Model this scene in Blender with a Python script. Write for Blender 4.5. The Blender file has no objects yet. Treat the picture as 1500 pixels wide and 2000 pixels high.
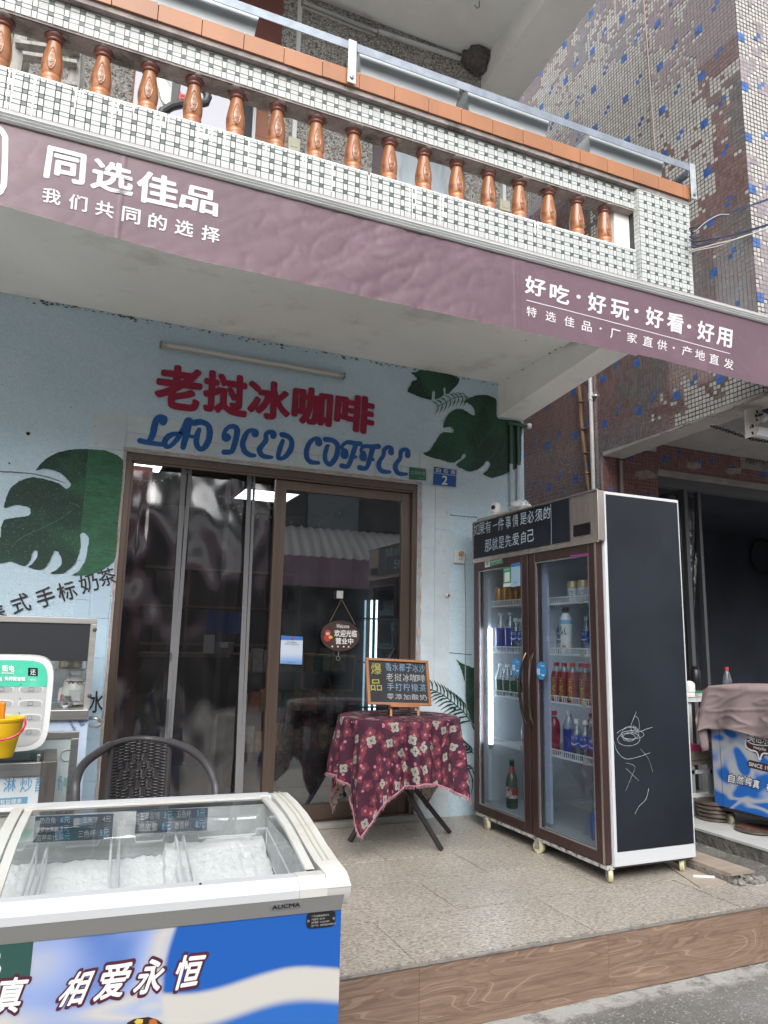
import bpy, math, random
from mathutils import Vector, Matrix, noise, geometry
R = math.radians
random.seed(7)
sc = bpy.context.scene

# ------------------------------------------------------------------ camera
YAW, PITCH, ROLL, FPX = R(23.438), R(10.037), R(1.162), 1435.95
_f = Vector((math.sin(YAW)*math.cos(PITCH), math.cos(YAW)*math.cos(PITCH), math.sin(PITCH)))
_r0 = Vector((math.cos(YAW), -math.sin(YAW), 0)); _u0 = _r0.cross(_f)
_r = _r0*math.cos(ROLL)+_u0*math.sin(ROLL); _u = -_r0*math.sin(ROLL)+_u0*math.cos(ROLL)
CAM = Vector((0, 0, 1.12))
cd = bpy.data.cameras.new('camera'); cam = bpy.data.objects.new('camera', cd)
sc.collection.objects.link(cam)
cam.matrix_world = Matrix(((_r.x, _u.x, -_f.x, CAM.x), (_r.y, _u.y, -_f.y, CAM.y), (_r.z, _u.z, -_f.z, CAM.z), (0, 0, 0, 1)))
cd.sensor_fit = 'VERTICAL'; cd.sensor_height = 36; cd.lens = 36*FPX/2000
cd.clip_start = .05; cd.clip_end = 500
sc.camera = cam

# ------------------------------------------------------------------ light
wd = bpy.data.worlds.new('World'); sc.world = wd; wd.use_nodes = True
nt = wd.node_tree; nt.nodes.clear()
sky = nt.nodes.new('ShaderNodeTexSky'); sky.sky_type = 'NISHITA'; sky.sun_disc = False
sky.sun_elevation = R(42); sky.sun_rotation = R(200); sky.air_density = 1.0; sky.dust_density = 4.0
hs = nt.nodes.new('ShaderNodeHueSaturation'); hs.inputs['Saturation'].default_value = .22
bg = nt.nodes.new('ShaderNodeBackground'); bg.inputs['Strength'].default_value = .15
wo = nt.nodes.new('ShaderNodeOutputWorld')
nt.links.new(sky.outputs[0], hs.inputs['Color']); nt.links.new(hs.outputs[0], bg.inputs['Color']); nt.links.new(bg.outputs[0], wo.inputs[0])
sl = bpy.data.lights.new('sun', 'SUN'); sl.energy = .55; sl.angle = R(60); sl.color = (1, .97, .93)
so = bpy.data.objects.new('sun', sl); sc.collection.objects.link(so)
# sky rotation 200 deg: sun stands behind the camera, a little left
_az = R(200)
sd = Vector((math.sin(_az)*math.cos(R(42)), math.cos(_az)*math.cos(R(42)), math.sin(R(42))))
so.rotation_euler = sd.to_track_quat('Z', 'Y').to_euler()
sc.view_settings.view_transform = 'Standard'; sc.view_settings.look = 'None'
sc.view_settings.exposure = 1.15; sc.view_settings.gamma = 1; sc.view_settings.use_curve_mapping = False
sc.cycles.max_bounces = 8; sc.cycles.transparent_max_bounces = 16
sc.cycles.sample_clamp_indirect = 4

def at(px, py, ax, val):
    """point where the sight line of a photograph pixel meets the plane axis ax = val"""
    d = _r*(px-750)/FPX - _u*(py-1000)/FPX + _f
    return CAM + d*((val-CAM[ax])/d[ax])

# ------------------------------------------------------------------ materials
MATS = {}
def N(nt, t, **k):
    n = nt.nodes.new('ShaderNode'+t)
    for a, v in k.items():
        if a.startswith('_'): setattr(n, a[1:], v)
        else:
            s = n.inputs[int(a[1:])] if a[0] == 'i' and a[1:].isdigit() else n.inputs[a.replace('__', ' ')]
            if isinstance(v, bpy.types.NodeSocket): nt.links.new(v, s)
            else: s.default_value = v
    return n
def c4(c): return (c[0], c[1], c[2], 1)
def M_(nt, op, a, b=None, c=None, clamp=False):
    n = nt.nodes.new('ShaderNodeMath'); n.operation = op; n.use_clamp = clamp
    for i, v in enumerate((a, b, c)):
        if v is None: continue
        if isinstance(v, bpy.types.NodeSocket): nt.links.new(v, n.inputs[i])
        else: n.inputs[i].default_value = v
    return n.outputs[0]
def mixc(nt, fac, a, b):
    n = nt.nodes.new('ShaderNodeMix'); n.data_type = 'RGBA'
    for i, v in ((0, fac), (6, a), (7, b)):
        if isinstance(v, bpy.types.NodeSocket): nt.links.new(v, n.inputs[i])
        else: n.inputs[i].default_value = v if i == 0 else c4(v)
    return n.outputs[2]
def smooth(nt, x, a, b):
    n = nt.nodes.new('ShaderNodeMapRange'); n.interpolation_type = 'SMOOTHSTEP'
    nt.links.new(x, n.inputs[0]); n.inputs[1].default_value = a; n.inputs[2].default_value = b
    return n.outputs[0]
def coords(nt, scale=(1, 1, 1)):
    tc = N(nt, 'TexCoord')
    if scale == (1, 1, 1): return tc.outputs['Object']
    return N(nt, 'Mapping', Vector=tc.outputs['Object'], Scale=scale).outputs[0]
def noi(nt, v, s, d=3, r=.55, dist=0):
    return N(nt, 'TexNoise', Vector=v, Scale=s, Detail=d, Roughness=r, Distortion=dist).outputs[0]

def mat(name, col, rough=.6, metal=0, var=0, vs=5, bump=0, bs=60, dirt=None, rnd=0, spec=.5, emit=None, es=1, stretch=(1, 1, 1), coat=0, dist=.01, fn=None, trans=None, bd=3):
    if name in MATS: return MATS[name]
    m = bpy.data.materials.new(name); m.use_nodes = True; nt = m.node_tree
    b = nt.nodes['Principled BSDF']
    b.inputs['Roughness'].default_value = rough; b.inputs['Metallic'].default_value = metal
    b.inputs['Specular IOR Level'].default_value = spec; b.inputs['Coat Weight'].default_value = coat
    c = None; v = coords(nt, stretch)
    if fn: c = fn(nt, v, b)
    if var:
        f = smooth(nt, noi(nt, v, vs, 5, .6), .3, .7)
        base = c if c is not None else col
        hi = N(nt, 'HueSaturation', Value=1+var, Color=base if c is not None else c4(col)).outputs[0]
        lo = N(nt, 'HueSaturation', Value=1-var, Color=base if c is not None else c4(col)).outputs[0]
        c = mixc(nt, f, lo, hi)
    if dirt:
        dc, dscale, lo_, hi_ = dirt
        f = smooth(nt, noi(nt, v, dscale, 6, .65), lo_, hi_)
        c = mixc(nt, f, c if c is not None else col, dc)
    if rnd:
        g = N(nt, 'NewGeometry').outputs['Random Per Island']; o = N(nt, 'ObjectInfo').outputs['Random']
        f = M_(nt, 'FRACT', M_(nt, 'ADD', g, M_(nt, 'MULTIPLY', o, 7.31)))
        val = M_(nt, 'MULTIPLY_ADD', f, 2*rnd, 1-rnd)
        c = N(nt, 'HueSaturation', Value=val, Color=c if c is not None else c4(col)).outputs[0]
    if c is None: b.inputs['Base Color'].default_value = c4(col)
    else: nt.links.new(c, b.inputs['Base Color'])
    if bump:
        h = noi(nt, v, bs, bd, .6)
        bn = N(nt, 'Bump', Height=h, Strength=bump, Distance=dist)
        nt.links.new(bn.outputs[0], b.inputs['Normal'])
    if emit:
        b.inputs['Emission Color'].default_value = c4(emit); b.inputs['Emission Strength'].default_value = es
    MATS[name] = m; return m

def glassmat(name, tint=(1, 1, 1), gloss=.08, rough=.0, bump=0, bs=8, haze=0, hazec=(.6, .65, .7), dist=.02, stretch=(1, 1, 1)):
    if name in MATS: return MATS[name]
    m = bpy.data.materials.new(name); m.use_nodes = True; nt = m.node_tree; nt.nodes.clear()
    out = N(nt, 'OutputMaterial')
    tr = N(nt, 'BsdfTransparent', Color=c4(tint)).outputs[0]
    gl = N(nt, 'BsdfGlossy', Roughness=rough)
    fr = N(nt, 'LayerWeight', Blend=.35)
    if bump:
        v = coords(nt, stretch)
        bn = N(nt, 'Bump', Height=noi(nt, v, bs, 2, .5), Strength=bump, Distance=dist)
        nt.links.new(bn.outputs[0], gl.inputs['Normal']); nt.links.new(bn.outputs[0], fr.inputs['Normal'])
    f = M_(nt, 'MULTIPLY_ADD', M_(nt, 'POWER', fr.outputs['Facing'], 3.0), .6, gloss, clamp=True)
    s = N(nt, 'MixShader', Fac=f, i1=tr, i2=gl.outputs[0]).outputs[0]
    if haze:
        df = N(nt, 'BsdfDiffuse', Color=c4(hazec)).outputs[0]
        hn = M_(nt, 'MULTIPLY', smooth(nt, noi(nt, coords(nt, stretch), 6, 4), .25, .8), haze)
        s = N(nt, 'MixShader', Fac=hn, i1=s, i2=df).outputs[0]
    nt.links.new(s, out.inputs[0]); MATS[name] = m; return m

# ------------------------------------------------------------------ objects
COL = sc.collection.objects
WM = {}
def wm(o): return WM.get(o.name, Matrix.Identity(4))
def attach(o, parent):
    if parent is not None:
        o.parent = parent; o.matrix_parent_inverse = wm(parent).inverted()
def thing(name, label, cat, loc=(0, 0, 0), rz=0, group=None):
    o = bpy.data.objects.new(name, None); COL.link(o)
    o.location = loc; o.rotation_euler = (0, 0, rz); o.empty_display_size = .1
    WM[o.name] = Matrix.Translation(loc) @ Matrix.Rotation(rz, 4, 'Z')
    o['label'] = label; o['category'] = cat
    if group: o['group'] = group
    return o
def tag(o, label, cat, group=None):
    o['label'] = label; o['category'] = cat
    if group: o['group'] = group
    return o
def base_origin(o):
    """move a single-mesh thing's origin to the middle of its base"""
    vs = [v.co for v in o.data.vertices]
    c = Vector(((min(v.x for v in vs)+max(v.x for v in vs))/2, (min(v.y for v in vs)+max(v.y for v in vs))/2, min(v.z for v in vs)))
    o.data.transform(Matrix.Translation(-c)); o.location = c; WM[o.name] = Matrix.Translation(c)
    return o
def dup(root, dloc, rz=0, label=None, group=None):
    """copy a thing with copies of its parts and their sub-parts"""
    r = root.copy(); COL.link(r); r.location = Vector(root.location)+Vector(dloc); r.rotation_euler.z = root.rotation_euler.z+rz
    if label: r['label'] = label
    if group: r['group'] = group
    for ch in list(root.children):
        c = ch.copy(); COL.link(c); c.parent = r; c.matrix_parent_inverse = ch.matrix_parent_inverse
        for g in list(ch.children):
            d = g.copy(); COL.link(d); d.parent = c; d.matrix_parent_inverse = g.matrix_parent_inverse
    return r

SMALL = {'mortar', 'paint_drip', 'hole', 'crack', 'spalled_spot', 'spalled_edge', 'groove_strip', 'painted_fern', 'painted_vein', 'wire', 'bulb', 'chalk_scribble', 'fringe', 'weave', 'stake', 'rim_groove', 'bare_patch', 'carved_border', 'slot', 'door_grille', 'face_lines', 'red_marks', 'bolt', 'screw', 'fern', 'figure_face', 'plate_print', 'small_print', 'slot_symbol'}
class MB:
    def __init__(s): s.v = []; s.f = []; s.m = []; s.uv = None
    def add(s, vs, fs, mi=0):
        b = len(s.v); s.v += [tuple(v) for v in vs]; s.f += [tuple(b+i for i in f) for f in fs]; s.m += [mi]*len(fs); return s
    def box(s, a, b, mi=0):
        x0, y0, z0 = (min(a[i], b[i]) for i in range(3)); x1, y1, z1 = (max(a[i], b[i]) for i in range(3))
        return s.add([(x0, y0, z0), (x1, y0, z0), (x1, y1, z0), (x0, y1, z0), (x0, y0, z1), (x1, y0, z1), (x1, y1, z1), (x0, y1, z1)],
                     [(0, 3, 2, 1), (4, 5, 6, 7), (0, 1, 5, 4), (1, 2, 6, 5), (2, 3, 7, 6), (3, 0, 4, 7)], mi)
    def obox(s, o, ax, ay, az, mi=0):
        o, ax, ay, az = map(Vector, (o, ax, ay, az))
        P = [o, o+ax, o+ax+ay, o+ay]; P += [p+az for p in P]
        fs = [(0, 3, 2, 1), (4, 5, 6, 7), (0, 1, 5, 4), (1, 2, 6, 5), (2, 3, 7, 6), (3, 0, 4, 7)]
        if ax.cross(ay).dot(az) < 0: fs = [f[::-1] for f in fs]
        return s.add(P, fs, mi)
    def bar(s, a, b, w, h=None, up=(0, 0, 1), mi=0):
        """straight bar of section w x h from a to b"""
        a, b, up = Vector(a), Vector(b), Vector(up); h = h or w
        d = (b-a).normalized(); x = d.cross(up)
        if x.length < 1e-4: x = d.cross(Vector((0, 1, 0)))
        x.normalize(); y = x.cross(d)
        return s.obox(a-x*w/2-y*h/2, x*w, y*h, b-a, mi)
    def tube(s, pts, r, n=8, mi=0, closed=False):
        pts = [Vector(p) for p in pts]; k = len(pts); rings = []; X = None
        rr = r if isinstance(r, (list, tuple)) else [r]*k
        for i, p in enumerate(pts):
            if closed: d = pts[(i+1) % k]-pts[i-1]
            else: d = pts[min(i+1, k-1)]-pts[max(i-1, 0)]
            d.normalize()
            if X is None:
                X = d.cross(Vector((0, 0, 1)))
                if X.length < .1: X = d.cross(Vector((1, 0, 0)))
            X = (X-d*X.dot(d)).normalized(); Y = d.cross(X)
            rings.append([p+(X*math.cos(2*math.pi*j/n)+Y*math.sin(2*math.pi*j/n))*rr[i] for j in range(n)])
        vs = [v for ring in rings for v in ring]; fs = []
        for i in range(k if closed else k-1):
            a, b = i*n, ((i+1) % k)*n
            fs += [(a+j, a+(j+1) % n, b+(j+1) % n, b+j) for j in range(n)]
        if not closed: fs += [tuple(range(n))[::-1], tuple((k-1)*n+j for j in range(n))]
        return s.add(vs, fs, mi)
    def lathe(s, prof, c, n=16, mi=0, axis=(0, 0, 1)):
        """prof: (radius, height) pairs, bottom to top"""
        c = Vector(c); ax = Vector(axis).normalized(); q = ax.to_track_quat('Z', 'Y'); vs = []; fs = []
        for (r, z) in prof:
            vs += [c+q @ Vector((r*math.cos(2*math.pi*j/n), r*math.sin(2*math.pi*j/n), z)) for j in range(n)]
        for i in range(len(prof)-1):
            fs += [(i*n+j, i*n+(j+1) % n, (i+1)*n+(j+1) % n, (i+1)*n+j) for j in range(n)]
        fs += [tuple(range(n))[::-1], tuple((len(prof)-1)*n+j for j in range(n))]
        return s.add(vs, fs, mi)
    def ball(s, c, r, n=12, mi=0, sc_=(1, 1, 1)):
        c = Vector(c); k = n//2
        prof = [(max(1e-4, math.sin(math.pi*i/k))*r, -math.cos(math.pi*i/k)*r) for i in range(k+1)]
        b = len(s.v); s.lathe(prof, (0, 0, 0), n, mi)
        s.v[b:] = [(c.x+v[0]*sc_[0], c.y+v[1]*sc_[1], c.z+v[2]*sc_[2]) for v in s.v[b:]]
        return s
    def grid(s, fn, nu, nv, mi=0, wrap=False):
        vs = [fn(i/nu, j/nv) for j in range(nv+1) for i in range(nu+1)]
        w = nu+1
        return s.add(vs, [(j*w+i, j*w+i+1, (j+1)*w+i+1, (j+1)*w+i) for j in range(nv) for i in range(nu)], mi)
    def poly(s, pts, nrm=None, thick=0, mi=0):
        """flat polygon (any outline), optionally thickened backwards along nrm"""
        pts = [Vector(p) for p in pts]; tr = geometry.tessellate_polygon([pts])
        nr = geometry.normal(pts)
        n = len(pts); fs = [tuple(t) for t in tr]
        if not thick: return s.add(pts, fs, mi)
        off = Vector(nrm).normalized()*thick
        return s.add(pts+[p-off for p in pts], fs+[tuple(n+i for i in t[::-1]) for t in fs]+[(i, (i+1) % n, n+(i+1) % n, n+i) for i in range(n)], mi)
    def build(s, name, mats, parent=None, smooth_=True, bevel=0, bseg=2, ang=35):
        me = bpy.data.meshes.new(name); me.from_pydata(s.v, [], s.f)
        mats = mats if isinstance(mats, (list, tuple)) else [mats]
        for m in mats: me.materials.append(m)
        if len(mats) > 1: me.polygons.foreach_set('material_index', s.m)
        if smooth_:
            me.polygons.foreach_set('use_smooth', [True]*len(s.f)); me.set_sharp_from_angle(angle=R(ang))
        o = bpy.data.objects.new(name, me); COL.link(o)
        if name in SMALL: o['kind'] = 'stuff'
        if bevel:
            bm_ = o.modifiers.new('bevel', 'BEVEL'); bm_.width = bevel; bm_.segments = bseg; bm_.limit_method = 'ANGLE'; bm_.angle_limit = R(40)
            bm_.harden_normals = True
        attach(o, parent); return o

def box(name, a, b, m, parent=None, bevel=0): return MB().box(a, b).build(name, m, parent, bevel=bevel, smooth_=bool(bevel))
def struct(o): o['kind'] = 'structure'; return o
def stuff(o): o['kind'] = 'stuff'; return o

# text: glyph outlines mapped onto a quad in space
GC = {}
def glyphs(s, bold):
    if (s, bold) not in GC:
        c = bpy.data.curves.new('t', 'FONT'); c.body = s; c.offset = bold; c.resolution_u = 3
        o = bpy.data.objects.new('t', c); m = bpy.data.meshes.new_from_object(o)
        vs = [(v.co.x, v.co.y) for v in m.vertices]; fs = [tuple(p.vertices) for p in m.polygons]
        bpy.data.objects.remove(o); bpy.data.curves.remove(c); bpy.data.meshes.remove(m); GC[(s, bold)] = (vs, fs)
    return GC[(s, bold)]
def lay(mb, s, bl, br, tl, tr=None, bold=0, off=(0, 0, 0), mi=0, jit=0):
    """put text s into the quad bottom-left, bottom-right, top-left(, top-right)"""
    vs, fs = glyphs(s, 0); bl, br, tl, off = map(Vector, (bl, br, tl, off))
    tr = Vector(tr) if tr is not None else br+tl-bl
    xs = [v[0] for v in vs]; ys = [v[1] for v in vs]; x0, x1, y0, y1 = min(xs), max(xs), min(ys), max(ys)
    P = []
    for x, y in vs:
        u = (x-x0)/max(x1-x0, 1e-6); w = (y-y0)/max(y1-y0, 1e-6)
        p = bl.lerp(br, u).lerp(tl.lerp(tr, u), w)+off
        if jit: p = p+(br-bl).normalized()*noise.noise(p*70)*jit+(tl-bl).normalized()*noise.noise(p*70+Vector((9, 3, 1)))*jit
        P.append(p)
    # a bold face is the same outline laid down several times in a small ring, each pass a hair above the last
    ex, ey = (br-bl)/max(x1-x0, 1e-6), (tl-bl)/max(y1-y0, 1e-6); nn = ex.cross(ey).normalized()
    if bold <= 0: mb.add(P, fs, mi); return mb
    k = 12 if bold > .045 else (8 if bold > .015 else 5); b = bold*.8; ex2, ey2 = ex.normalized(), ey.normalized()
    sx, sy = min(ex.length, ey.length*1.4), min(ey.length, ex.length*1.4)
    for j in range(k):
        a = 2*math.pi*j/k; d = ex2*(math.cos(a)*b*sx)+ey2*(math.sin(a)*b*sy)+nn*(.00003*(j+1)); mb.add([p+d for p in P], fs, mi)
    mb.add(P, fs, mi); return mb
def text(name, s, m, parent, bl, br, tl, tr=None, bold=0, off=(0, 0, 0), jit=0):
    return lay(MB(), s, bl, br, tl, tr, bold, off, 0, jit).build(name, m, parent, smooth_=False)
def ribbon(mb, pts, w, nrm, mi=0, rag=0, caps=True):
    """flat brush stroke of width w (number or list) through pts, lying across nrm"""
    pts = [Vector(p) for p in pts]; nrm = Vector(nrm).normalized()
    # densify with catmull-rom
    P = []; W = []
    ww = w if isinstance(w, (list, tuple)) else [w]*len(pts)
    for i in range(len(pts)-1):
        p0, p1, p2, p3 = pts[max(i-1, 0)], pts[i], pts[i+1], pts[min(i+2, len(pts)-1)]
        for k in range(5):
            t = k/5
            P.append(.5*((2*p1)+(p2-p0)*t+(2*p0-5*p1+4*p2-p3)*t*t+(3*p1-p0-3*p2+p3)*t**3)); W.append(ww[i]*(1-t)+ww[i+1]*t)
    P.append(pts[-1]); W.append(ww[-1]); vs = []
    for i, p in enumerate(P):
        d = (P[min(i+1, len(P)-1)]-P[max(i-1, 0)]).normalized(); x = d.cross(nrm).normalized()
        a = W[i]/2*(1+rag*noise.noise(p*90)); b = W[i]/2*(1+rag*noise.noise(p*90+Vector((5, 5, 5))))
        vs += [p+x*a, p-x*b]
    mb.add(vs, [(2*i, 2*i+1, 2*i+3, 2*i+2) for i in range(len(P)-1)], mi)
    return mb

# ================================================================== materials in use
def wallfn(nt, v, b):
    # light blue wall paint with dark pin holes and rubbed spots
    f1 = smooth(nt, noi(nt, v, 1.3, 4, .6), .35, .65)
    c = mixc(nt, f1, (.49, .64, .735), (.56, .70, .78))
    pin = smooth(nt, noi(nt, v, 55, 2, .5), .70, .76)
    patch = smooth(nt, noi(nt, v, 3.5, 4, .7), .42, .62)
    c = N(nt, 'HueSaturation', Value=M_(nt, 'MULTIPLY_ADD', noi(nt, v, 70, 3, .7), .40, .80), Color=c).outputs[0]
    c = mixc(nt, M_(nt, 'MULTIPLY', pin, M_(nt, 'MULTIPLY', patch, .8)), c, (.08, .09, .10))
    return c
BLUEWALL = mat('blue_roughcast', (.4, .5, .6), .75, fn=wallfn, bump=.9, bs=95, dist=.006, bd=4)
TILEPAINT_W = mat('painted_tile_white', (.56, .64, .68), .55, var=.06, vs=9, rnd=.03, bump=.15, bs=30, dirt=((.36, .38, .38), 14, .6, .8))
TILEPAINT_B = mat('painted_tile_blue', (.45, .60, .71), .55, var=.05, vs=9, rnd=.03, bump=.15, bs=30)
SOFFIT = mat('white_soffit', (.86, .84, .79), .8, var=.05, vs=1.2, bump=.25, bs=9, dirt=((.56, .53, .48), 2.6, .52, .8))
SOFFIT2 = mat('upper_soffit', (.74, .74, .72), .85, var=.08, vs=1.5, bump=.3, bs=14, dirt=((.25, .24, .22), 3, .62, .85))
def terr(nt, v, b):
    vo = N(nt, 'TexVoronoi', Vector=v, Scale=95.0); ch = N(nt, 'SeparateColor', Color=vo.outputs['Color']).outputs[0]
    r = N(nt, 'ValToRGB', Fac=ch); e = r.color_ramp; e.elements[0].position = 0; e.elements[0].color = (.06, .055, .05, 1)
    e.elements[1].position = .25; e.elements[1].color = (.20, .19, .175, 1)
    for p, cc in ((.6, (.27, .26, .24, 1)), (.9, (.42, .41, .39, 1))): q = e.elements.new(p); q.color = cc
    return r.outputs[0]
TERRAZZO = mat('pebble_dash', (.2, .2, .2), .85, fn=terr, bump=.7, bs=120, dist=.006, var=.08, vs=2)
CONC = mat('rough_concrete', (.27, .235, .22), .9, var=.25, vs=9, bump=.9, bs=22, dist=.012, dirt=((.10, .09, .085), 6, .52, .7))
BRONZE = mat('bronze_aluminium', (.135, .10, .08), .34, .55, var=.06, vs=3, stretch=(18, 18, .4), dirt=((.32, .24, .18), 5, .68, .85))
DARKFR = mat('dark_frame', (.06, .055, .05), .5, .2)
GALV = mat('galvanised_steel', (.22, .25, .29), .45, .55, var=.16, vs=14, dirt=((.30, .33, .36), 9, .5, .75))
SHEET = mat('steel_sheet', (.48, .51, .52), .5, .45, var=.08, vs=3)
STAIN = mat('stainless_steel', (.46, .45, .43), .3, .85, var=.1, vs=5, stretch=(1, 1, 12), dirt=((.24, .22, .2), 7, .6, .85))
def drip(nt, v, b):
    s = N(nt, 'SeparateXYZ', Vector=v)
    return None
WTILE = mat('mosaic_white', (.46, .48, .47), .42, rnd=.07, bump=.25, bs=240, dist=.002, dirt=((.40, .43, .42), 60, .55, .8))
STILE = mat('mosaic_speckled', (.425, .44, .43), .5, rnd=.05, bump=.3, bs=240, dist=.002, dirt=((.30, .33, .32), 190, .55, .66))
GTILE = mat('mosaic_green', (.065, .095, .085), .4, rnd=.15)
GROUT = mat('dark_grout', (.045, .048, .047), .9, var=.2, vs=20)
ORANGE = mat('orange_tile', (.31, .130, .055), .38, rnd=.06, var=.12, vs=4, dirt=((.33, .13, .055), 9, .6, .8), stretch=(1, 1, .4))
BAL = mat('glazed_orange', (.30, .118, .045), .3, var=.2, vs=9, coat=.35, bump=.15, bs=40, rnd=.14, dirt=((.15, .055, .025), 14, .55, .75))
BALTOP = mat('baluster_red', (.13, .045, .032), .35, var=.2, vs=12)
WPAINT = mat('white_paint', (.74, .75, .74), .45, bump=.2, bs=30)
PIPE = mat('white_pipe', (.60, .62, .62), .45, var=.05, vs=4, dirt=((.4, .4, .38), 5, .6, .8))
def pipefn(nt, v, b):
    z = N(nt, 'SeparateXYZ', Vector=v).outputs[2]
    return mixc(nt, smooth(nt, M_(nt, 'ADD', z, M_(nt, 'MULTIPLY', noi(nt, v, 30), .05)), 2.455, 2.46), (.50, .58, .63), (.035, .11, .065))
PIPEG = mat('conduit_half_painted_green', (.5, .5, .5), .5, fn=pipefn)

# facade numbers (metres)
YW, XR, ZS = 4.494, 3.08, 3.05          # shop front plane, right end of building, underside of slab
DX0, DX1, DZ = .280, 2.205, 2.205       # door opening
YB = 2.85                               # balcony front

bld = thing('coffee_shop_building', 'light blue shop building with painted leaves and a mosaic tiled balcony above its bronze door', 'building', (1.2, YW, 0))

# walls
m = MB(); m.box((-3.2, YW, -.1), (DX0, YW+.2, 3.15)); m.box((DX1, YW, -.1), (XR, YW+.2, 3.15)); m.box((DX0, YW, DZ), (DX1, YW+.2, 3.15))
m.build('wall', BLUEWALL, bld, smooth_=False)
MB().box((XR-.2, YW+.2, -.1), (XR, YW+4.5, 3.15)).build('side_wall', BLUEWALL, bld, smooth_=False)
# long horizontal cracks and groove
m = MB()
for pts in [[(0, 921), (60, 925), (100, 934), (128, 944)], [(866, 1274), (880, 1275), (921, 1279)], [(866, 1003), (890, 1007), (932, 1011)]]:
    ribbon(m, [at(x, y, 1, YW-.0015) for x, y in pts], [.006, .004, .006, .003][:len(pts)], (0, -1, 0), rag=1.2)
m.build('crack', mat('crack_dark', (.10, .10, .10), .9), bld, smooth_=False)
# pock marks and holes
m = MB()
for px, py, r in ((55, 847, .011), (888, 1385, .010), (18, 905, .005), (822, 1235, .004), (1002, 900, .004)):
    p = at(px, py, 1, YW-.0018); m.poly([p+Vector((math.cos(a)*r*(1+.3*math.sin(3*a)), 0, math.sin(a)*r)) for a in [i*.5236 for i in range(12)]])
m.build('hole', mat('hole_black', (.02, .018, .015), .9), bld, smooth_=False)
m = MB()
random.seed(3)
for i in range(230):
    x = random.uniform(-.9, 3.0); z = 3.045-abs(random.gauss(0, .012)); r = random.uniform(.002, .012)
    p = Vector((x, YW-.0016, z)); m.poly([p+Vector((math.cos(a)*r*random.uniform(.5, 1.6), 0, math.sin(a)*r*.5)) for a in [k*1.047 for k in range(6)]])
stuff(m.build('flaked_edge', mat('flake_dark', (.13, .12, .11), .9), bld, smooth_=False))

# smooth painted tiles around the door
def wtile(x0, z0, x1, z1, mm):
    g = .0018
    return MB().box((x0+g, YW-.004, z0+g), (x1-g, YW, z1-g)).build('wall_tile', mm, bld, smooth_=False)
random.seed(5)
xs = [.068+.2+i*.2 for i in range(11)]
for i, x in enumerate(xs):
    wtile(x, DZ+.022, min(x+.2, 2.452), 2.32, TILEPAINT_W); wtile(x-.06 if i else x, 2.32, min(x+.14, 2.452), 2.432, TILEPAINT_W)
zs = [0.0, .22, .44, .66, .88, 1.10, 1.32, 1.54, 1.76, 1.98, 2.205]
for a, b in zip(zs[:-1], zs[1:]):
    wtile(DX1+.028, a, 2.335, b, TILEPAINT_W); wtile(2.335, a-.08 if a else 0, 2.452, b-.08, TILEPAINT_W)
    wtile(.068, a, .15, b, TILEPAINT_B if b < 1.99 else TILEPAINT_W); wtile(.15, a-.1 if a else 0, .256, b-.1, TILEPAINT_B if b < 1.99 else TILEPAINT_W)
wtile(.068, 2.205, .268, 2.432, TILEPAINT_W); wtile(.15, 2.105, .256, 2.205, TILEPAINT_W); wtile(2.335, 2.125, 2.452, 2.205, TILEPAINT_W)
# chipped plaster edge round the opening
m = MB(); random.seed(11)
def chips(p0, p1, w):
    n = 70; P = []
    for i in range(n+1):
        p = Vector(p0).lerp(Vector(p1), i/n); P.append(p)
    ribbon(m, P, [w*random.uniform(.55, 1.3) for _ in P], (0, -1, 0))
chips((DX0-.02, YW-.0055, DZ+.010), (DX1+.024, YW-.0055, DZ+.010), .022)
chips((DX1+.012, YW-.0055, .02), (DX1+.012, YW-.0055, DZ+.005), .026)
chips((DX0-.009, YW-.0055, .02), (DX0-.009, YW-.0055, DZ+.005), .014)
m.build('plaster_edge', mat('pink_plaster', (.42, .36, .32), .9, var=.15, vs=20, bump=.6, bs=60), bld, smooth_=False)

# slab, edge beam, cantilever beam
MB().box((-3.2, YB+.02, ZS), (XR, YW+.2, 3.19)).build('balcony_slab', SOFFIT, bld, smooth_=False)
ZE = 2.905
# edge beam: thin drop of 2 cm below the slab
MB().box((-3.2, YB+.02, ZS-.022), (2.835, 3.70, ZS+.03)).build('edge_beam', SOFFIT, bld, smooth_=False)
# tapered cantilever beam at the right end
y0, y1 = YB+.02, YW+.0
m = MB(); m.add([(2.862, y0, 2.955), (XR, y0, 2.955), (XR, y1, 2.79), (2.862, y1, 2.79), (2.862, y0, 3.19), (XR, y0, 3.19), (XR, y1, 3.19), (2.862, y1, 3.19)],
      [(0, 3, 2, 1), (4, 5, 6, 7), (0, 1, 5, 4), (1, 2, 6, 5), (2, 3, 7, 6), (3, 0, 4, 7)])
m.build('cantilever_beam', SOFFIT, bld, smooth_=False)
m = MB(); random.seed(8)
for px, py in ((1027, 665), (1074, 690), (1041, 710), (1021, 722), (992, 739), (1095, 678), (1152, 692), (1013, 775), (1085, 683)):
    p = at(px, py, 2, ZS-.024) if px < 1100 else at(px, py, 2, 2.93)
    m.ball(p, .006*random.uniform(.6, 1.3), 6, 0, (1.5, 1, .5))
m.build('spalled_spot', mat('spall', (.15, .12, .10), .9), bld)

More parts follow.
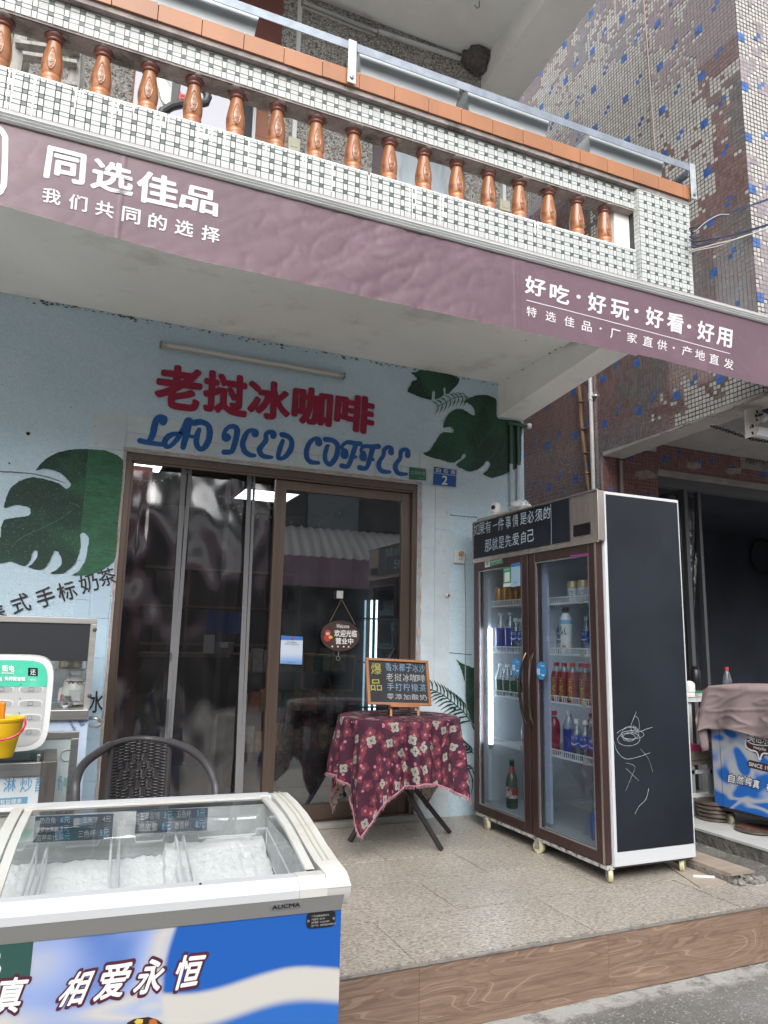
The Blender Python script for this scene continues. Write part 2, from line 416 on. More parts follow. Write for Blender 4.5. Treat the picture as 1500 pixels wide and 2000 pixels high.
# balcony parapet cores
MB().box((-3.2, YB+.004, ZE), (2.70, 3.02, 3.243)).build('parapet', GROUT, bld, smooth_=False)
MB().box((-3.2, YB+.0, 3.2435), (2.70, 3.03, 3.249)).build('parapet_top', WPAINT, bld, smooth_=False)
MB().box((2.705, YB-.026, ZE), (XR-.004, 3.02, 3.603)).build('end_pillar', GROUT, bld, smooth_=False)
MB().box((2.60, 2.90, 3.249), (2.704, 3.0, 3.48)).build('pillar_stub', SOFFIT, bld, smooth_=False)
# upper rail beam with rough concrete underside
MB().box((-3.2, YB+.004, 3.484), (2.705, 2.948, 3.606)).build('handrail_beam', CONC, bld, smooth_=False)
def soffgrid(u, v):
    x = -3.2+u*5.9; y = YB+.006+v*.094
    return (x, y, 3.482-.010*abs(noise.noise((x*9, y*20, 0)))-.006*abs(noise.noise((x*25, y*40, 3))))
MB().grid(lambda u, v: soffgrid(u, 1-v), 420, 8).build('rough_underside', CONC, bld)
MB().box((-3.2, YB-.028, 3.606), (XR+.0, 3.02, 3.632)).build('cap_ledge', CONC, bld, smooth_=False)
MB().box((-3.2, YB-.030, 3.632), (XR-.008, 3.10, 3.702)).build('cap_core', GROUT, bld, smooth_=False)
MB().box((-3.2, YB-.034, 3.7105), (XR, 3.10, 3.716)).build('cap_mortar', WPAINT, bld, smooth_=False)
x = 0.523-.18*20; random.seed(2)
while x < XR-.01:
    x1 = min(x+.1795, XR)
    a, b = max(x, -3.2)+.0012, x1-.0012
    dz = random.uniform(-.001, .001)
    MB().box((a, YB-.040+random.uniform(-.0012, .0012), 3.630+dz), (b, YB-.030, 3.712+dz)).build('cap_tile', ORANGE, bld, bevel=.0015)
    x += .1795

# ---- mosaics
def in_view(p, mg=0):
    d = Vector(p)-CAM; w = d.dot(_f)
    if w <= 0: return False
    x = 750+FPX*d.dot(_r)/w; y = 1000-FPX*d.dot(_u)/w
    return -mg < x < 1500+mg and -mg < y < 2000+mg
BUDGET = {}
def mosaic(root, org, U, V, n, cells, mats, key, name='mosaic_tile', limit=300):
    """cells: (u0, v0, w, h, material index, depth). The tiles seen largest are objects, the others one mesh"""
    org, U, V, n = map(Vector, (org, U, V, n))
    B = BUDGET.setdefault(key, [])
    for c in cells: B.append((org, U, V, n, c, mats))
def flush_mosaic(root, key, name='mosaic_tile', limit=300, hidden=None):
    B = BUDGET.pop(key); 
    def score(b):
        org, U, V, n, c, mats = b; p = org+U*(c[0]+c[2]/2)+V*(c[1]+c[3]/2)
        if not in_view(p, -4) or (hidden and hidden(p)) or c[4] >= 9: return 1e9
        d = p-CAM
        return d.length_squared**1.5/max(abs(d.dot(n)), .05)/(c[2]*c[3])
    order = sorted(range(len(B)), key=lambda i: score(B[i])); near = set(i for i in order[:limit] if score(B[i]) < 1e8)
    unit = {}; rest = MB(); allm = []
    for i, (org, U, V, n, c, mats) in enumerate(B):
        u, v, w, h, mi, d = c; mm = mats[mi]
        if i in near:
            if mm.name not in unit:
                me = MB().box((0, 0, 0), (1, 1, 1)).build('x', mm, None, smooth_=False); unit[mm.name] = me.data; bpy.data.objects.remove(me); unit[mm.name].name = name
            o = bpy.data.objects.new(name, unit[mm.name]); COL.link(o); p = org+U*u+V*v
            j = random.uniform(-.0006, .0006)
            o.matrix_basis = Matrix(((U.x*w, V.x*h, n.x*(d+j), p.x), (U.y*w, V.y*h, n.y*(d+j), p.y), (U.z*w, V.z*h, n.z*(d+j), p.z), (0, 0, 0, 1)))
            attach(o, root)
        else:
            if mm not in allm: allm.append(mm)
            p = org+U*u+V*v; a, b, e = U*w, V*h, n*(d+random.uniform(-.0005, .0005)); k = len(rest.v)
            q = [p, p+a, p+a+b, p+b]; q += [x+e for x in q]
            rest.v += [tuple(x) for x in q]
            fs = [(4, 5, 6, 7), (0, 1, 5, 4), (1, 2, 6, 5), (2, 3, 7, 6), (3, 0, 4, 7)]
            if U.cross(V).dot(n) < 0: fs = [f[::-1] for f in fs]
            rest.f += [tuple(k+z for z in f) for f in fs]; rest.m += [allm.index(mm)]*5
    if rest.f: stuff(rest.build(name+'s', allm, root, smooth_=False))

PU, PW, PV, PH = .0570, .0375, .0515, .0335     # period and wide tile, period and tall tile
g = .0017
def green_cells(Lu, Lv, u_off=0, v_off=0):
    out = []; i = 0; u = -u_off
    while u < Lu:
        for (a, w, wide) in ((u, PW, 1), (u+PW, PU-PW, 0)):
            a0, a1 = max(a, 0), min(a+w, Lu)
            if a1-a0 < .004: continue
            v = -v_off
            while v < Lv:
                for (b, h, tall) in ((v, PV-PH, 0), (v+PV-PH, PH, 1)):
                    b0, b1 = max(b, 0), min(b+h, Lv)
                    if b1-b0 < .004: continue
                    out.append((a0+g, b0+g, a1-a0-2*g, b1-b0-2*g, 1 if (wide and tall) else (2 if not wide and not tall else 0), .0045))
                v += PV
        u += PU
    return out
GM = [WTILE, STILE, GTILE]
random.seed(21)
mosaic(bld, (-.62, YB+.004, ZE+.10), (1, 0, 0), (0, 0, 1), (0, -1, 0), green_cells(3.32, 3.243-ZE-.10, .01, .0), GM, 'g')
mosaic(bld, (-.62, YB+.004, 3.488), (1, 0, 0), (0, 0, 1), (0, -1, 0), green_cells(3.325, .114, .01, .014), GM, 'g')
mosaic(bld, (2.705, YB-.026, ZE), (1, 0, 0), (0, 0, 1), (0, -1, 0), green_cells(XR-.004-2.705, 3.603-ZE, .0, .0), GM, 'g')
mosaic(bld, (XR-.004, YB-.026, ZE), (0, 1, 0), (0, 0, 1), (1, 0, 0), green_cells(.19, 3.603-ZE, .0, .0), GM, 'g')
mosaic(bld, (2.705, 2.99, ZE+.1), (0, -1, 0), (0, 0, 1), (-1, 0, 0), [(.13+0*g, k*.026+g, .036, .023, 0, .004) for k in range(23)], GM, 'g')
flush_mosaic(bld, 'g')

# paint that ran over the edge
m = MB(); random.seed(14)
for px, ln in ((20, .17), (28, .2), (70, .19), (150, .10), (157, .05), (163, .06), (222, .13), (232, .05), (244, .04), (262, .05), (305, .09), (316, .1), (325, .06), (330, .04), (388, .13), (400, .07), (408, .06), (415, .08), (440, .07), (487, .15), (520, .05), (592, .07), (598, .12), (650, .15), (720, .06), (722, .12), (800, .16), (806, .2), (812, .1), (860, .16), (866, .12), (905, .07), (1045, .08), (1050, .05)):
    p = at(px, 128+(px)*.291, 1, YB-.0025); z = 3.246; w = random.uniform(.002, .004)
    m.poly([(p.x-w*3.5, YB-.0025, z), (p.x-w*1.2, YB-.0025, z-.02), (p.x-w*.7, YB-.0025, z-ln*.6), (p.x-w*.5, YB-.0025, z-ln), (p.x+w*.5, YB-.0025, z-ln), (p.x+w*.7, YB-.0025, z-ln*.6), (p.x+w*1.3, YB-.0025, z-.018), (p.x+w*3.8, YB-.0025, z)], (0, -1, 0), .001)
m.build('paint_drip', WPAINT, bld, smooth_=False)

# ---- balusters
prof = [(.036, 0), (.046, .004), (.049, .012), (.047, .020), (.044, .026), (.047, .034), (.049, .044), (.046, .052), (.043, .056), (.047, .066), (.051, .090), (.0515, .112), (.048, .138), (.043, .165), (.038, .190), (.034, .212), (.032, .222)]
ptop = [(.032, .222), (.036, .225), (.039, .231), (.037, .236), (.041, .241), (.046, .249), (.047, .258), (.044, .266)]
bz, bx, by = 3.247, 2.530, 2.902
m = MB()
def flute(p, base):
    # shallow flutes on the belly
    n0 = len(m.v); m.lathe(p, (bx, by, bz), 32)
    for i in range(n0, len(m.v)):
        v = m.v[i]; dx, dy = v[0]-bx, v[1]-by; a = math.atan2(dy, dx); h = v[2]-bz
        k = 1-.03*(1-abs(math.cos(a*5)))*(1 if .07 < h < .19 else 0); m.v[i] = (bx+dx*k, by+dy*k, v[2])
flute([(r*.96, h*.895) for r, h in prof], 0)
m.v = [(bx+(x-bx)*.84, by+(y-by)*.84, z) for x, y, z in m.v]
b0 = m.build('baluster', BAL, bld, ang=50)
t0 = MB().lathe([(r*.86, h*.895) for r, h in ptop], (bx, by, bz), 32).build('collar', BALTOP, b0, ang=50)
# raised panel with characters on the street side of the belly
def bp(u, v):
    """u across, v up, on the belly surface towards the street"""
    h = .066+v*.115; r = (.0515-.012*max(0, (v-.3)/.7)**1.2)*.81; a = -math.pi/2-.06+u*.62
    return Vector((bx+r*math.cos(a), by+r*math.sin(a), bz+h*.895))
m = MB(); ol = []
for k in range(24):
    a = 2*math.pi*k/24; ol.append(bp(.62*math.cos(a)*(1-.35*max(0, math.sin(a))), .5+.5*math.sin(a)))
m.tube(ol, .0022, 5, closed=True)
for ch, v0, v1, w in (('安', .08, .40, .40), ('平', .44, .66, .30), ('竹', .70, .88, .22)):
    vs, fs = glyphs(ch, 0); xx = [q[0] for q in vs]; yy = [q[1] for q in vs]; k = len(m.v)
    P = [bp((((x-min(xx))/(max(xx)-min(xx)))*2-1)*w, v0+(y-min(yy))/(max(yy)-min(yy))*(v1-v0)) for x, y in vs]
    m.add([p+(p-Vector((bx, by, p.z))).normalized()*.0036 for p in P], fs)
e0 = m.build('emblem', BAL, b0, smooth_=False)
for i in range(1, 17):
    b1 = b0.copy(); COL.link(b1); b1.parent = b0.parent; b1.matrix_parent_inverse = b0.matrix_parent_inverse; b1.location = (-.1833*i, 0, 0)
    for ch in (t0, e0):
        c = ch.copy(); COL.link(c); c.parent = b1; c.matrix_parent_inverse = ch.matrix_parent_inverse

# mortar smears under the handrail at each collar
m = MB(); random.seed(6)
for i in range(17):
    x = bx-.1833*i
    for k in range(7):
        a = random.uniform(0, 6.28); m.ball((x+.04*math.cos(a), by+.04*math.sin(a), 3.478), random.uniform(.008, .02), 8, 0, (1.3, 1, .45))
m.build('mortar', CONC, bld)

# ================================================================== upper storey of the shop building
ZU = 5.747
m = MB(); m.box((-3.2, YW, 3.19), (3.037, YW+.2, ZU)); m.build('upper_wall', TERRAZZO, bld, smooth_=False)
MB().box((3.037-.2, YW+.2, 3.19), (3.037, YW+4, ZU)).build('upper_side_wall', TERRAZZO, bld, smooth_=False)
MB().box((-3.2, 2.7, ZU), (3.06, YW+4, ZU+.2)).build('upper_slab', SOFFIT2, bld, smooth_=False)
m = MB(); xa, xb = 2.72, 3.053
m.add([(xa, 2.7, 5.60), (xb, 2.7, 5.60), (xb, YW, 5.49), (xa, YW, 5.49), (xa, 2.7, ZU+.0), (xb, 2.7, ZU), (xb, YW, ZU), (xa, YW, ZU)],
      [(0, 3, 2, 1), (4, 5, 6, 7), (0, 1, 5, 4), (1, 2, 6, 5), (2, 3, 7, 6), (3, 0, 4, 7)])
m.build('upper_cantilever_beam', SOFFIT2, bld, smooth_=False)
# brown door surround on the upper floor, dark opening, window
BROWN = mat('brown_tile', (.24, .095, .045), .45, rnd=.08, var=.1)
REDB = mat('red_brown_surround', (.15, .05, .04), .5, var=.15, vs=4)
for x0 in (.13, .93):
    for k in range(6):
        MB().box((x0+.001, YW-.012, 3.9+k*.20), (x0+.085, YW, 3.9+k*.20+.197)).build('surround_tile', BROWN, bld, smooth_=False)
MB().box((.10, YW-.014, 5.1), (1.08, YW, 5.62)).build('lintel_panel', REDB, bld, smooth_=False)
MB().box((.22, YW-.006, 3.2), (.93, YW+.0, 5.1)).build('doorway', mat('dark_opening', (.02, .022, .025), .5), bld, smooth_=False)
for x0 in (.80, .905):
    MB().box((x0, YW-.03, 3.9), (x0+.022, YW-.006, 5.1)).build('door_post', mat('grey_alu', (.42, .44, .45), .4, .5), bld, smooth_=False)
m = MB()
for k in range(9): m.box((.715, YW-.02, 4.0+k*.11), (.80, YW-.014, 4.006+k*.11))
m.build('door_grille', mat('grey_alu', (.4, .4, .4)), bld, smooth_=False)
for x0, x1 in ((1.80, 1.89), (2.455, 2.56)):
    for k in range(6):
        MB().box((x0, YW-.012, 3.95+k*.19), (x1, YW, 3.95+k*.19+.188)).build('surround_tile', mat('purple_grey_tile', (.085, .065, .075), .5, rnd=.1), bld, smooth_=False)
MB().box((1.895, YW-.03, 3.3), (2.45, YW-.012, 4.85)).build('upper_door', mat('pale_metal_door', (.40, .46, .50), .45, .3, var=.12, vs=2, stretch=(3, 1, .5), dirt=((.28, .31, .34), 3, .5, .7)), bld, smooth_=False)

# painted leaves and lettering -------------------------------------------------
def leaffn(nt, v, b):
    s = N(nt, 'SeparateXYZ', Vector=v)
    n1 = noi(nt, v, 120, 2, .6); n2 = noi(nt, v, 2.6, 4, .6, .5)
    dark = mixc(nt, smooth(nt, n2, .45, .62), (.010, .036, .026), (.020, .085, .045))
    dark = mixc(nt, smooth(nt, n1, .60, .72), dark, (.06, .17, .10))
    st = N(nt, 'Mapping', Vector=v, Scale=(3, 1, 14), Rotation=(0, R(35), 0)).outputs[0]
    lite = mixc(nt, smooth(nt, noi(nt, st, 3, 4, .7, 1.5), .35, .65), (.022, .085, .04), (.03, .15, .075))
    right = M_(nt, 'GREATER_THAN', s.outputs[0], .068)
    low = M_(nt, 'LESS_THAN', s.outputs[0], .4)
    return mixc(nt, M_(nt, 'MULTIPLY', right, low), dark, lite)
LEAF = mat('leaf_paint', (.02, .08, .05), .6, fn=leaffn, bump=.6, bs=95, dist=.005)
def crop(pts, x0, y0, s): return [(x0+x/s, y0+y/s) for x, y in pts]
def painted(name, outlines, m_, depth=.0055, jag=.0035):
    mb = MB()
    for k, ol in enumerate(outlines):
        P = [at(x, y, 1, YW-depth-.0004*k) for x, y in ol]; Q = []; n = len(P)
        for i in range(n):
            a, b = P[i], P[(i+1) % n]; c, d = P[(i-1) % n], P[(i+2) % n]; L = (b-a).length; kk = max(2, int(L/.009))
            for j in range(kk):
                t = j/kk
                q = .5*((2*a)+(b-c)*t+(2*c-5*a+4*b-d)*t*t+(3*a-c-3*b+d)*t**3)
                q = a.lerp(b, t).lerp(q, .75)
                Q.append(q+Vector((noise.noise(q*130), 0, noise.noise(q*130+Vector((7, 7, 7)))))*jag)
        for q in Q: q.y = YW-depth-.0004*k
        mb.poly(Q)
    return mb.build(name, m_, bld, smooth_=False)
L1 = crop([(365,310),(450,210),(560,140),(680,105),(800,90),(930,92),(1080,105),(1200,150),(1262,200),(1268,260),(1240,600),(1215,850),(1190,1190),(1120,1290),(1000,1360),(860,1390),(740,1385),(800,1350),(870,1250),(900,1120),(912,1000),(880,960),(850,950),(825,970),(830,1080),(810,1180),(760,1280),(700,1330),(640,1370),(510,1370),(580,1330),(630,1280),(630,1210),(600,1150),(560,1130),(540,1170),(500,1260),(450,1320),(370,1330),(290,1300),(330,1270),(380,1200),(385,1140),(355,1130),(330,1160),(310,1230),(260,1290),(200,1280),(110,1245),(0,1265),(-120,1280),(-200,1100),(-120,980),(0,1000),(10,900),(40,820),(120,800),(200,790),(290,775),(315,745),(300,690),(240,670),(150,665),(45,695),(60,600),(110,490),(200,420),(320,380),(420,390),(540,420),(620,450),(660,490),(700,495),(730,460),(700,410),(640,350),(560,310),(460,290)], 0, 860, 5.2615)
L2 = crop([(130,160),(185,155),(240,130),(400,150),(560,180),(640,205),(680,235),(650,300),(600,350),(560,390),(520,400),(522,340),(508,322),(495,340),(500,410),(440,450),(400,458),(402,380),(385,365),(368,390),(360,465),(280,450),(180,415),(90,370),(130,300),(140,260),(200,235),(180,200)], 780, 700, 5.769)
L3 = crop([(720,490),(780,450),(860,420),(960,410),(1060,440),(1096,480),(1100,660),(1200,690),(1380,722),(1375,900),(1365,1200),(1250,1270),(1150,1320),(1040,1345),(945,1300),(1000,1250),(1025,1190),(1010,1160),(980,1155),(940,1210),(880,1250),(790,1275),(700,1240),(640,1200),(700,1150),(750,1110),(745,1080),(715,1080),(690,1130),(620,1170),(560,1170),(480,1145),(380,1125),(265,1070),(340,1040),(400,950),(450,870),(500,830),(600,840),(615,810),(570,770),(495,780),(510,700),(560,620),(640,570),(720,575),(800,625),(850,645),(850,590),(810,530),(760,495)], 780, 700, 5.769)
L4 = crop([(395,150),(440,190),(560,240),(600,300),(600,900),(560,860),(540,760),(500,600),(490,420),(470,330),(440,240)], 820, 1260, 5.557)
painted('painted_leaf', [L1], LEAF); painted('painted_leaf', [L2], LEAF); painted('painted_leaf', [L3], LEAF); painted('painted_leaf', [L4], LEAF)
# lighter veins
VEIN = mat('vein_paint', (.028, .10, .052), .6, bump=.6, bs=95, dist=.005)
mb = MB()
for pts in ([(560,850),(640,780),(560,700)], [(400,760),(250,1000),(120,1180)],):
    pass
for pts in ([(940,500),(1020,600),(1085,720),(1085,760)], [(650,700),(740,740),(840,840),(880,980)], [(480,940),(600,1000),(720,950)], [(1085,760),(1000,860),(880,1000)], [(1090,740),(1170,780),(1180,1000),(1140,1130)], [(1080,1020),(1060,1080),(1000,1140)], [(280,380),(350,300),(480,250)]):
    ribbon(mb, [at(x, y, 1, YW-.0068) for x, y in crop(pts, 780, 700, 5.769)], .008, (0, -1, 0), rag=1.6)
for pts in ([(160,1040),(320,950),(480,880),(640,790),(760,700)], [(900,560),(1060,500),(1240,520)], [(900,250),(1080,270),(1240,380)], [(1110,960),(1120,1060),(1125,1120)], [(940,980),(920,1200),(860,1330)]):
    ribbon(mb, [at(x, y, 1, YW-.0068) for x, y in crop(pts, 0, 860, 5.2615)], .007, (0, -1, 0), rag=1.6)
mb.build('painted_vein', VEIN, bld, smooth_=False)
# fern fronds
mb = MB(); random.seed(9)
def frond(spine, n, l0, l1, up, dn, w, jy=0):
    S = [Vector(p) for p in spine]
    ribbon(mb, [at(p.x, p.y, 1, YW-.0060) for p in [Vector((q[0], q[1], 0)) for q in spine]], w*.5, (0, -1, 0), rag=.5)
    for i in range(n):
        t = (i+.5)/n*(len(spine)-1); k = min(int(t), len(spine)-2); f = t-k
        p = Vector(spine[k]).lerp(Vector(spine[k+1]), f); L = l0+(l1-l0)*(i/n)
        for (dx, dy) in (up, dn):
            q = p+Vector((dx, dy))*L; c = p.lerp(q, .5)+Vector((abs(dy)*.12*L, -abs(dx)*.12*L))
            ribbon(mb, [at(a.x, a.y, 1, YW-.0061) for a in (p, c, q)], [w*.5, w, w*.2], (0, -1, 0), rag=.9)
FR = mat('fern_paint', (.012, .045, .03), .6, bump=.6, bs=95, dist=.005)
frond([(830, 1342), (855, 1352), (872, 1362), (890, 1377), (905, 1390), (921, 1412)], 13, 20, 34, (-.30, -1.0), (-1.0, .42), .013)
frond([(905, 1452), (915, 1462), (925, 1472)], 4, 14, 16, (-.5, -1), (-1, .2), .012)
frond([(880, 1510), (900, 1503), (925, 1500)], 7, 44, 58, (.10, .95), (-.2, -.12), .011)
mb.build('painted_fern', FR, bld, smooth_=False)
mb = MB()
FR2 = mat('fern_paint_light', (.03, .11, .06), .6, bump=.6, bs=95, dist=.005)
frond([(852, 794), (868, 788), (885, 778), (900, 775), (915, 776)], 8, 16, 18, (-.75, -.50), (-.35, 1.0), .010)
mb.build('painted_fern', FR2, bld, smooth_=False)

# 老挝冰咖啡 -------------------------------------------------------------------
RED = mat('red_paint', (.30, .012, .045), .6, var=.12, vs=30, bump=.5, bs=95, dist=.005)
mb = MB()
def Rr(s, quad, bold=.052):      # quad in crop [290,700] scale 3.333
    q = [at(290+x/3.333, 700+y/3.333, 1, YW-.0062) for x, y in quad]; lay(MB(), s, q[0], q[1], q[2], q[3], bold, jit=.0016).build('painted_character', RED, bld, smooth_=False)
Rr('老', [(45,305),(325,340),(65,40),(350,75)]); Rr('挝', [(360,330),(630,385),(375,82),(640,120)]); Rr('冰', [(650,370),(910,405),(665,135),(915,175)])
Rr('咖', [(938,405),(1180,450),(955,185),(1195,215)]); Rr('啡', [(1215,440),(1455,495),(1230,230),(1468,262)])
# LAO ICED COFFEE as brush strokes
BLP = mat('blue_paint', (.015, .11, .36), .55, var=.08, vs=30, bump=.3, bs=60, dist=.003)
mb = MB()
def St(c, pts, w):
    x0, y0 = ((265, 800), (545, 820))[c]
    P = [at(x0+x/5.357, y0+y/5.357, 1, YW-.0063-.00006*len(mb.f)/60) for x, y in pts]
    k = .00078
    ribbon(mb, P, [k*v for v in w], (0, -1, 0), rag=.12)
    for p, v in ((P[0], w[0]), (P[-1], w[-1])):
        mb.poly([p+Vector((math.cos(a)*v*k*.5, -.0001, math.sin(a)*v*k*.5)) for a in [i*.628 for i in range(10)]])
St(0, [(285,130),(300,95),(262,75),(222,100),(200,160),(180,250),(160,300),(130,335)], [60,50,42,46,52,50,44,34]); St(0, [(45,325),(130,345),(280,365)], [44,40,36])
St(0, [(580,110),(540,110),(500,200),(440,300),(370,375),(320,385),(305,335),(350,275),(440,250),(530,270),(620,285)], [30,40,42,40,34,40,46,44,32,28,32]); St(0, [(570,120),(545,220),(515,320),(495,395)], [36,46,48,44])
St(0, [(610,140),(690,130),(755,165),(775,230),(762,320),(720,395),(670,410),(635,350),(645,260),(665,210)], [52,46,48,52,50,46,44,46,44,36])
St(0, [(955,290),(935,300),(930,240),(970,185),(1030,178),(1062,215),(1050,300),(1025,390),(1000,440),(925,445)], [70,60,36,36,44,50,48,46,42,44])
St(0, [(1250,255),(1255,232),(1215,215),(1170,235),(1135,300),(1120,370),(1145,440),(1200,475),(1245,480)], [62,48,34,38,46,46,48,44,30])
St(0, [(1440,275),(1442,245),(1405,232),(1365,260),(1362,320),(1330,365),(1295,420),(1320,475),(1370,495),(1425,497)], [56,46,34,40,44,40,50,46,40,28])
St(1, [(30,155),(85,170),(130,215),(128,290),(85,365),(40,400),(-10,395),(10,300),(40,220)], [46,46,44,48,44,34,36,44,36])
St(1, [(415,240),(412,205),(370,200),(320,240),(290,310),(290,390),(330,440),(415,450)], [66,50,34,40,44,46,44,30])
St(1, [(485,205),(560,215),(610,260),(612,330),(585,410),(535,465),(490,435),(480,370),(500,290),(515,270)], [46,44,46,48,46,42,42,40,40,30])
St(1, [(685,365),(690,330),(665,310),(665,270),(715,235),(790,245),(850,252)], [80,60,28,30,38,42,46]); St(1, [(805,260),(780,330),(755,410),(720,485),(655,480)], [44,46,44,40,46]); St(1, [(770,390),(805,388)], [34,28])
St(1, [(880,390),(880,350),(860,330),(862,300),(900,275),(970,282),(1040,278)], [76,56,26,30,36,42,50]); St(1, [(985,290),(965,350),(945,430),(910,505),(840,500)], [46,48,44,40,46]); St(1, [(955,415),(985,415)], [36,30])
St(1, [(1172,340),(1172,300),(1138,288),(1100,315),(1092,370),(1060,420),(1042,480),(1075,535),(1160,545)], [58,48,34,40,40,38,48,44,28])
St(1, [(1345,370),(1345,325),(1312,308),(1275,335),(1268,400),(1235,445),(1215,500),(1250,560),(1335,567)], [58,48,34,42,40,40,50,44,28])
mb.build('painted_lettering', BLP, bld, smooth_=False)
# 泰式手标奶茶 in black brush
BKP = mat('black_brush_paint', (.022, .014, .014), .6)
for s, cx, cy in (('泰', -35, 1790), ('式', 210, 1675), ('手', 465, 1612), ('标', 685, 1548), ('奶', 912, 1465), ('茶', 1100, 1405)):
    h = 95 if s != '茶' else 88; c, sn = math.cos(R(-17)), math.sin(R(-17))
    q = [at(0+(cx+dx*c-dy*sn)/5.2615, 860+(cy+dx*sn+dy*c)/5.2615, 1, YW-.0075) for dx, dy in ((-h, h), (h, h), (-h, -h), (h, -h))]
    lay(MB(), s, q[0], q[1], q[2], q[3], .012, jit=.002).build('painted_character', BKP, bld, smooth_=False)
q = [at(x, y, 1, YW-.0075) for x, y in ((166, 1392), (200, 1392), (168, 1350), (202, 1350))]; lay(MB(), '冰', *q, .012).build('painted_character', BKP, bld, smooth_=False)

# ================================================================== the bronze sliding door
GLASS = glassmat('door_glass', (.62, .68, .70), gloss=.20, rough=.0, haze=.03)
door = thing('sliding_door', 'bronze aluminium sliding door with one glass leaf and a clear strip curtain in the open half', 'door', ((DX0+DX1)/2, YW+.06, 0))
m = MB()
m.box((DX0, YW+.012, 0), (DX0+.035, YW+.11, DZ)); m.box((DX1-.035, YW+.012, 0), (DX1, YW+.11, DZ)); m.box((DX0+.035, YW+.012, DZ-.048), (DX1-.035, YW+.11, DZ)); m.box((DX0+.035, YW+.012, 0), (DX1-.035, YW+.11, .035))
m.box((DX0+.035, YW+.02, .035), (DX0+.048, YW+.03, DZ-.048)); m.box((DX0+.035, YW+.02, DZ-.062), (DX1-.035, YW+.03, DZ-.048))
m.build('frame', BRONZE, door, bevel=.002)
lf = MB(); y0, y1 = YW+.045, YW+.085
lf.box((1.205, y0, .035), (1.278, y1, DZ-.06)); lf.box((DX1-.10, y0, .035), (DX1-.036, y1, DZ-.06)); lf.box((1.278, y0, DZ-.125), (DX1-.10, y1, DZ-.06)); lf.box((1.278, y0, .035), (DX1-.10, y1, .125))
leaf = lf.build('glass_leaf', BRONZE, door, bevel=.0025)
m = MB()
for a in (1.214, 1.232, 1.250): m.box((a, y0-.004, .036), (a+.008, y0-.0005, DZ-.062))
m.build('groove_strip', BRONZE, leaf, smooth_=False)
box('pane', (1.278, y0+.016, .125), (DX1-.10, y0+.022, DZ-.125), GLASS, leaf)
box('sill', (DX0-.1, YW-.05, 0), (DX1+.02, YW+.012, .03), mat('sill_stone', (.33, .32, .30), .7, var=.15, vs=8, bump=.3, bs=40), door, bevel=.004)
# PVC sheets with grey magnetic seams
PVC = glassmat('clear_pvc', (.80, .82, .84), gloss=.20, rough=.09, bump=.11, bs=1.3, dist=.05, haze=.07, hazec=(.22, .20, .21), stretch=(1.6, 1, .8))
cur = thing('strip_curtain', 'clear plastic strip curtain with grey vertical seams in the left half of the doorway', 'curtain', (.75, YW+.13, .05))
for k, (xa, xb) in enumerate(((.318, .64), (.60, .93), (.90, 1.22))):
    def fn(u, v, xa=xa, xb=xb, k=k):
        x = xa+(xb-xa)*u; z = .05+2.10*v
        y = YW+.125+.012*k*0+.010*math.sin(u*5+k*2)*(.4+.6*(1-v))+.016*noise.noise((x*3, z*1.6, k*5.0))+.006*noise.noise((x*9, z*5, k*3))
        if k == 0: y += .02*math.exp(-((u-.28)/.10)**2)*math.exp(-((z-1.75)/.35)**2)
        if k == 1: y += .02*math.exp(-((u-.12)/.14)**2)*math.exp(-((z-1.55)/.45)**2)
        return (x, y-.02+.012*k, z)
    MB().grid(fn, 24, 60).build('plastic_sheet', PVC, cur, ang=180)
SEAM = mat('grey_seam', (.19, .19, .20), .5, var=.06, vs=4)
for (xt, xb, w) in ((.612, .628, .030), (.655, .642, .022), (1.025, 1.055, .030), (1.062, 1.085, .018)):
    m = MB(); m.grid(lambda u, v: (xt+(xb-xt)*(1-v)+w*u, YW+.092+.006*math.sin(v*6), .05+2.11*v), 1, 24)
    m.grid(lambda u, v: (xt+(xb-xt)*(1-v)+w*(.45+.1*u), YW+.0905+.006*math.sin(v*6), .05+2.11*v), 1, 24)
    m.build('seam', SEAM, cur)

# ================================================================== room behind the door
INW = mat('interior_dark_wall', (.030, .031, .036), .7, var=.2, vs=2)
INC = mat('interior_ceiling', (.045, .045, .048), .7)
room = thing('shop_interior', 'dark shop room seen through the bronze sliding door', 'room', (.9, 6.5, 0))
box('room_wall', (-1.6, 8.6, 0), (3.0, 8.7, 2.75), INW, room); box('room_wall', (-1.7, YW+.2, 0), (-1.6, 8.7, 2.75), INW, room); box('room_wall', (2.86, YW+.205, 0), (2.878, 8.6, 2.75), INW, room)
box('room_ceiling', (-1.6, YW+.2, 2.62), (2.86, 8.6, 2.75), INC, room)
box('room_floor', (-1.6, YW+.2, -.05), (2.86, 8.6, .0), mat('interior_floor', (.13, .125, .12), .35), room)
box('brown_wall_panel', (.20, 6.4, 0), (.62, 6.5, 2.55), mat('brick_red_panel', (.12, .03, .022), .7, var=.1), room)
box('poster', (.16, 6.385, .95), (.50, 6.398, 1.85), mat('navy_poster', (.012, .016, .04), .4), room)
box('backing_panel', (.95, 8.55, .3), (2.0, 8.60, 2.0), mat('counter_back', (.02, .016, .014), .6), room)
PANEL = mat('ceiling_light_panel', (.9, .9, .9), .5, emit=(.92, .97, 1), es=3.2)
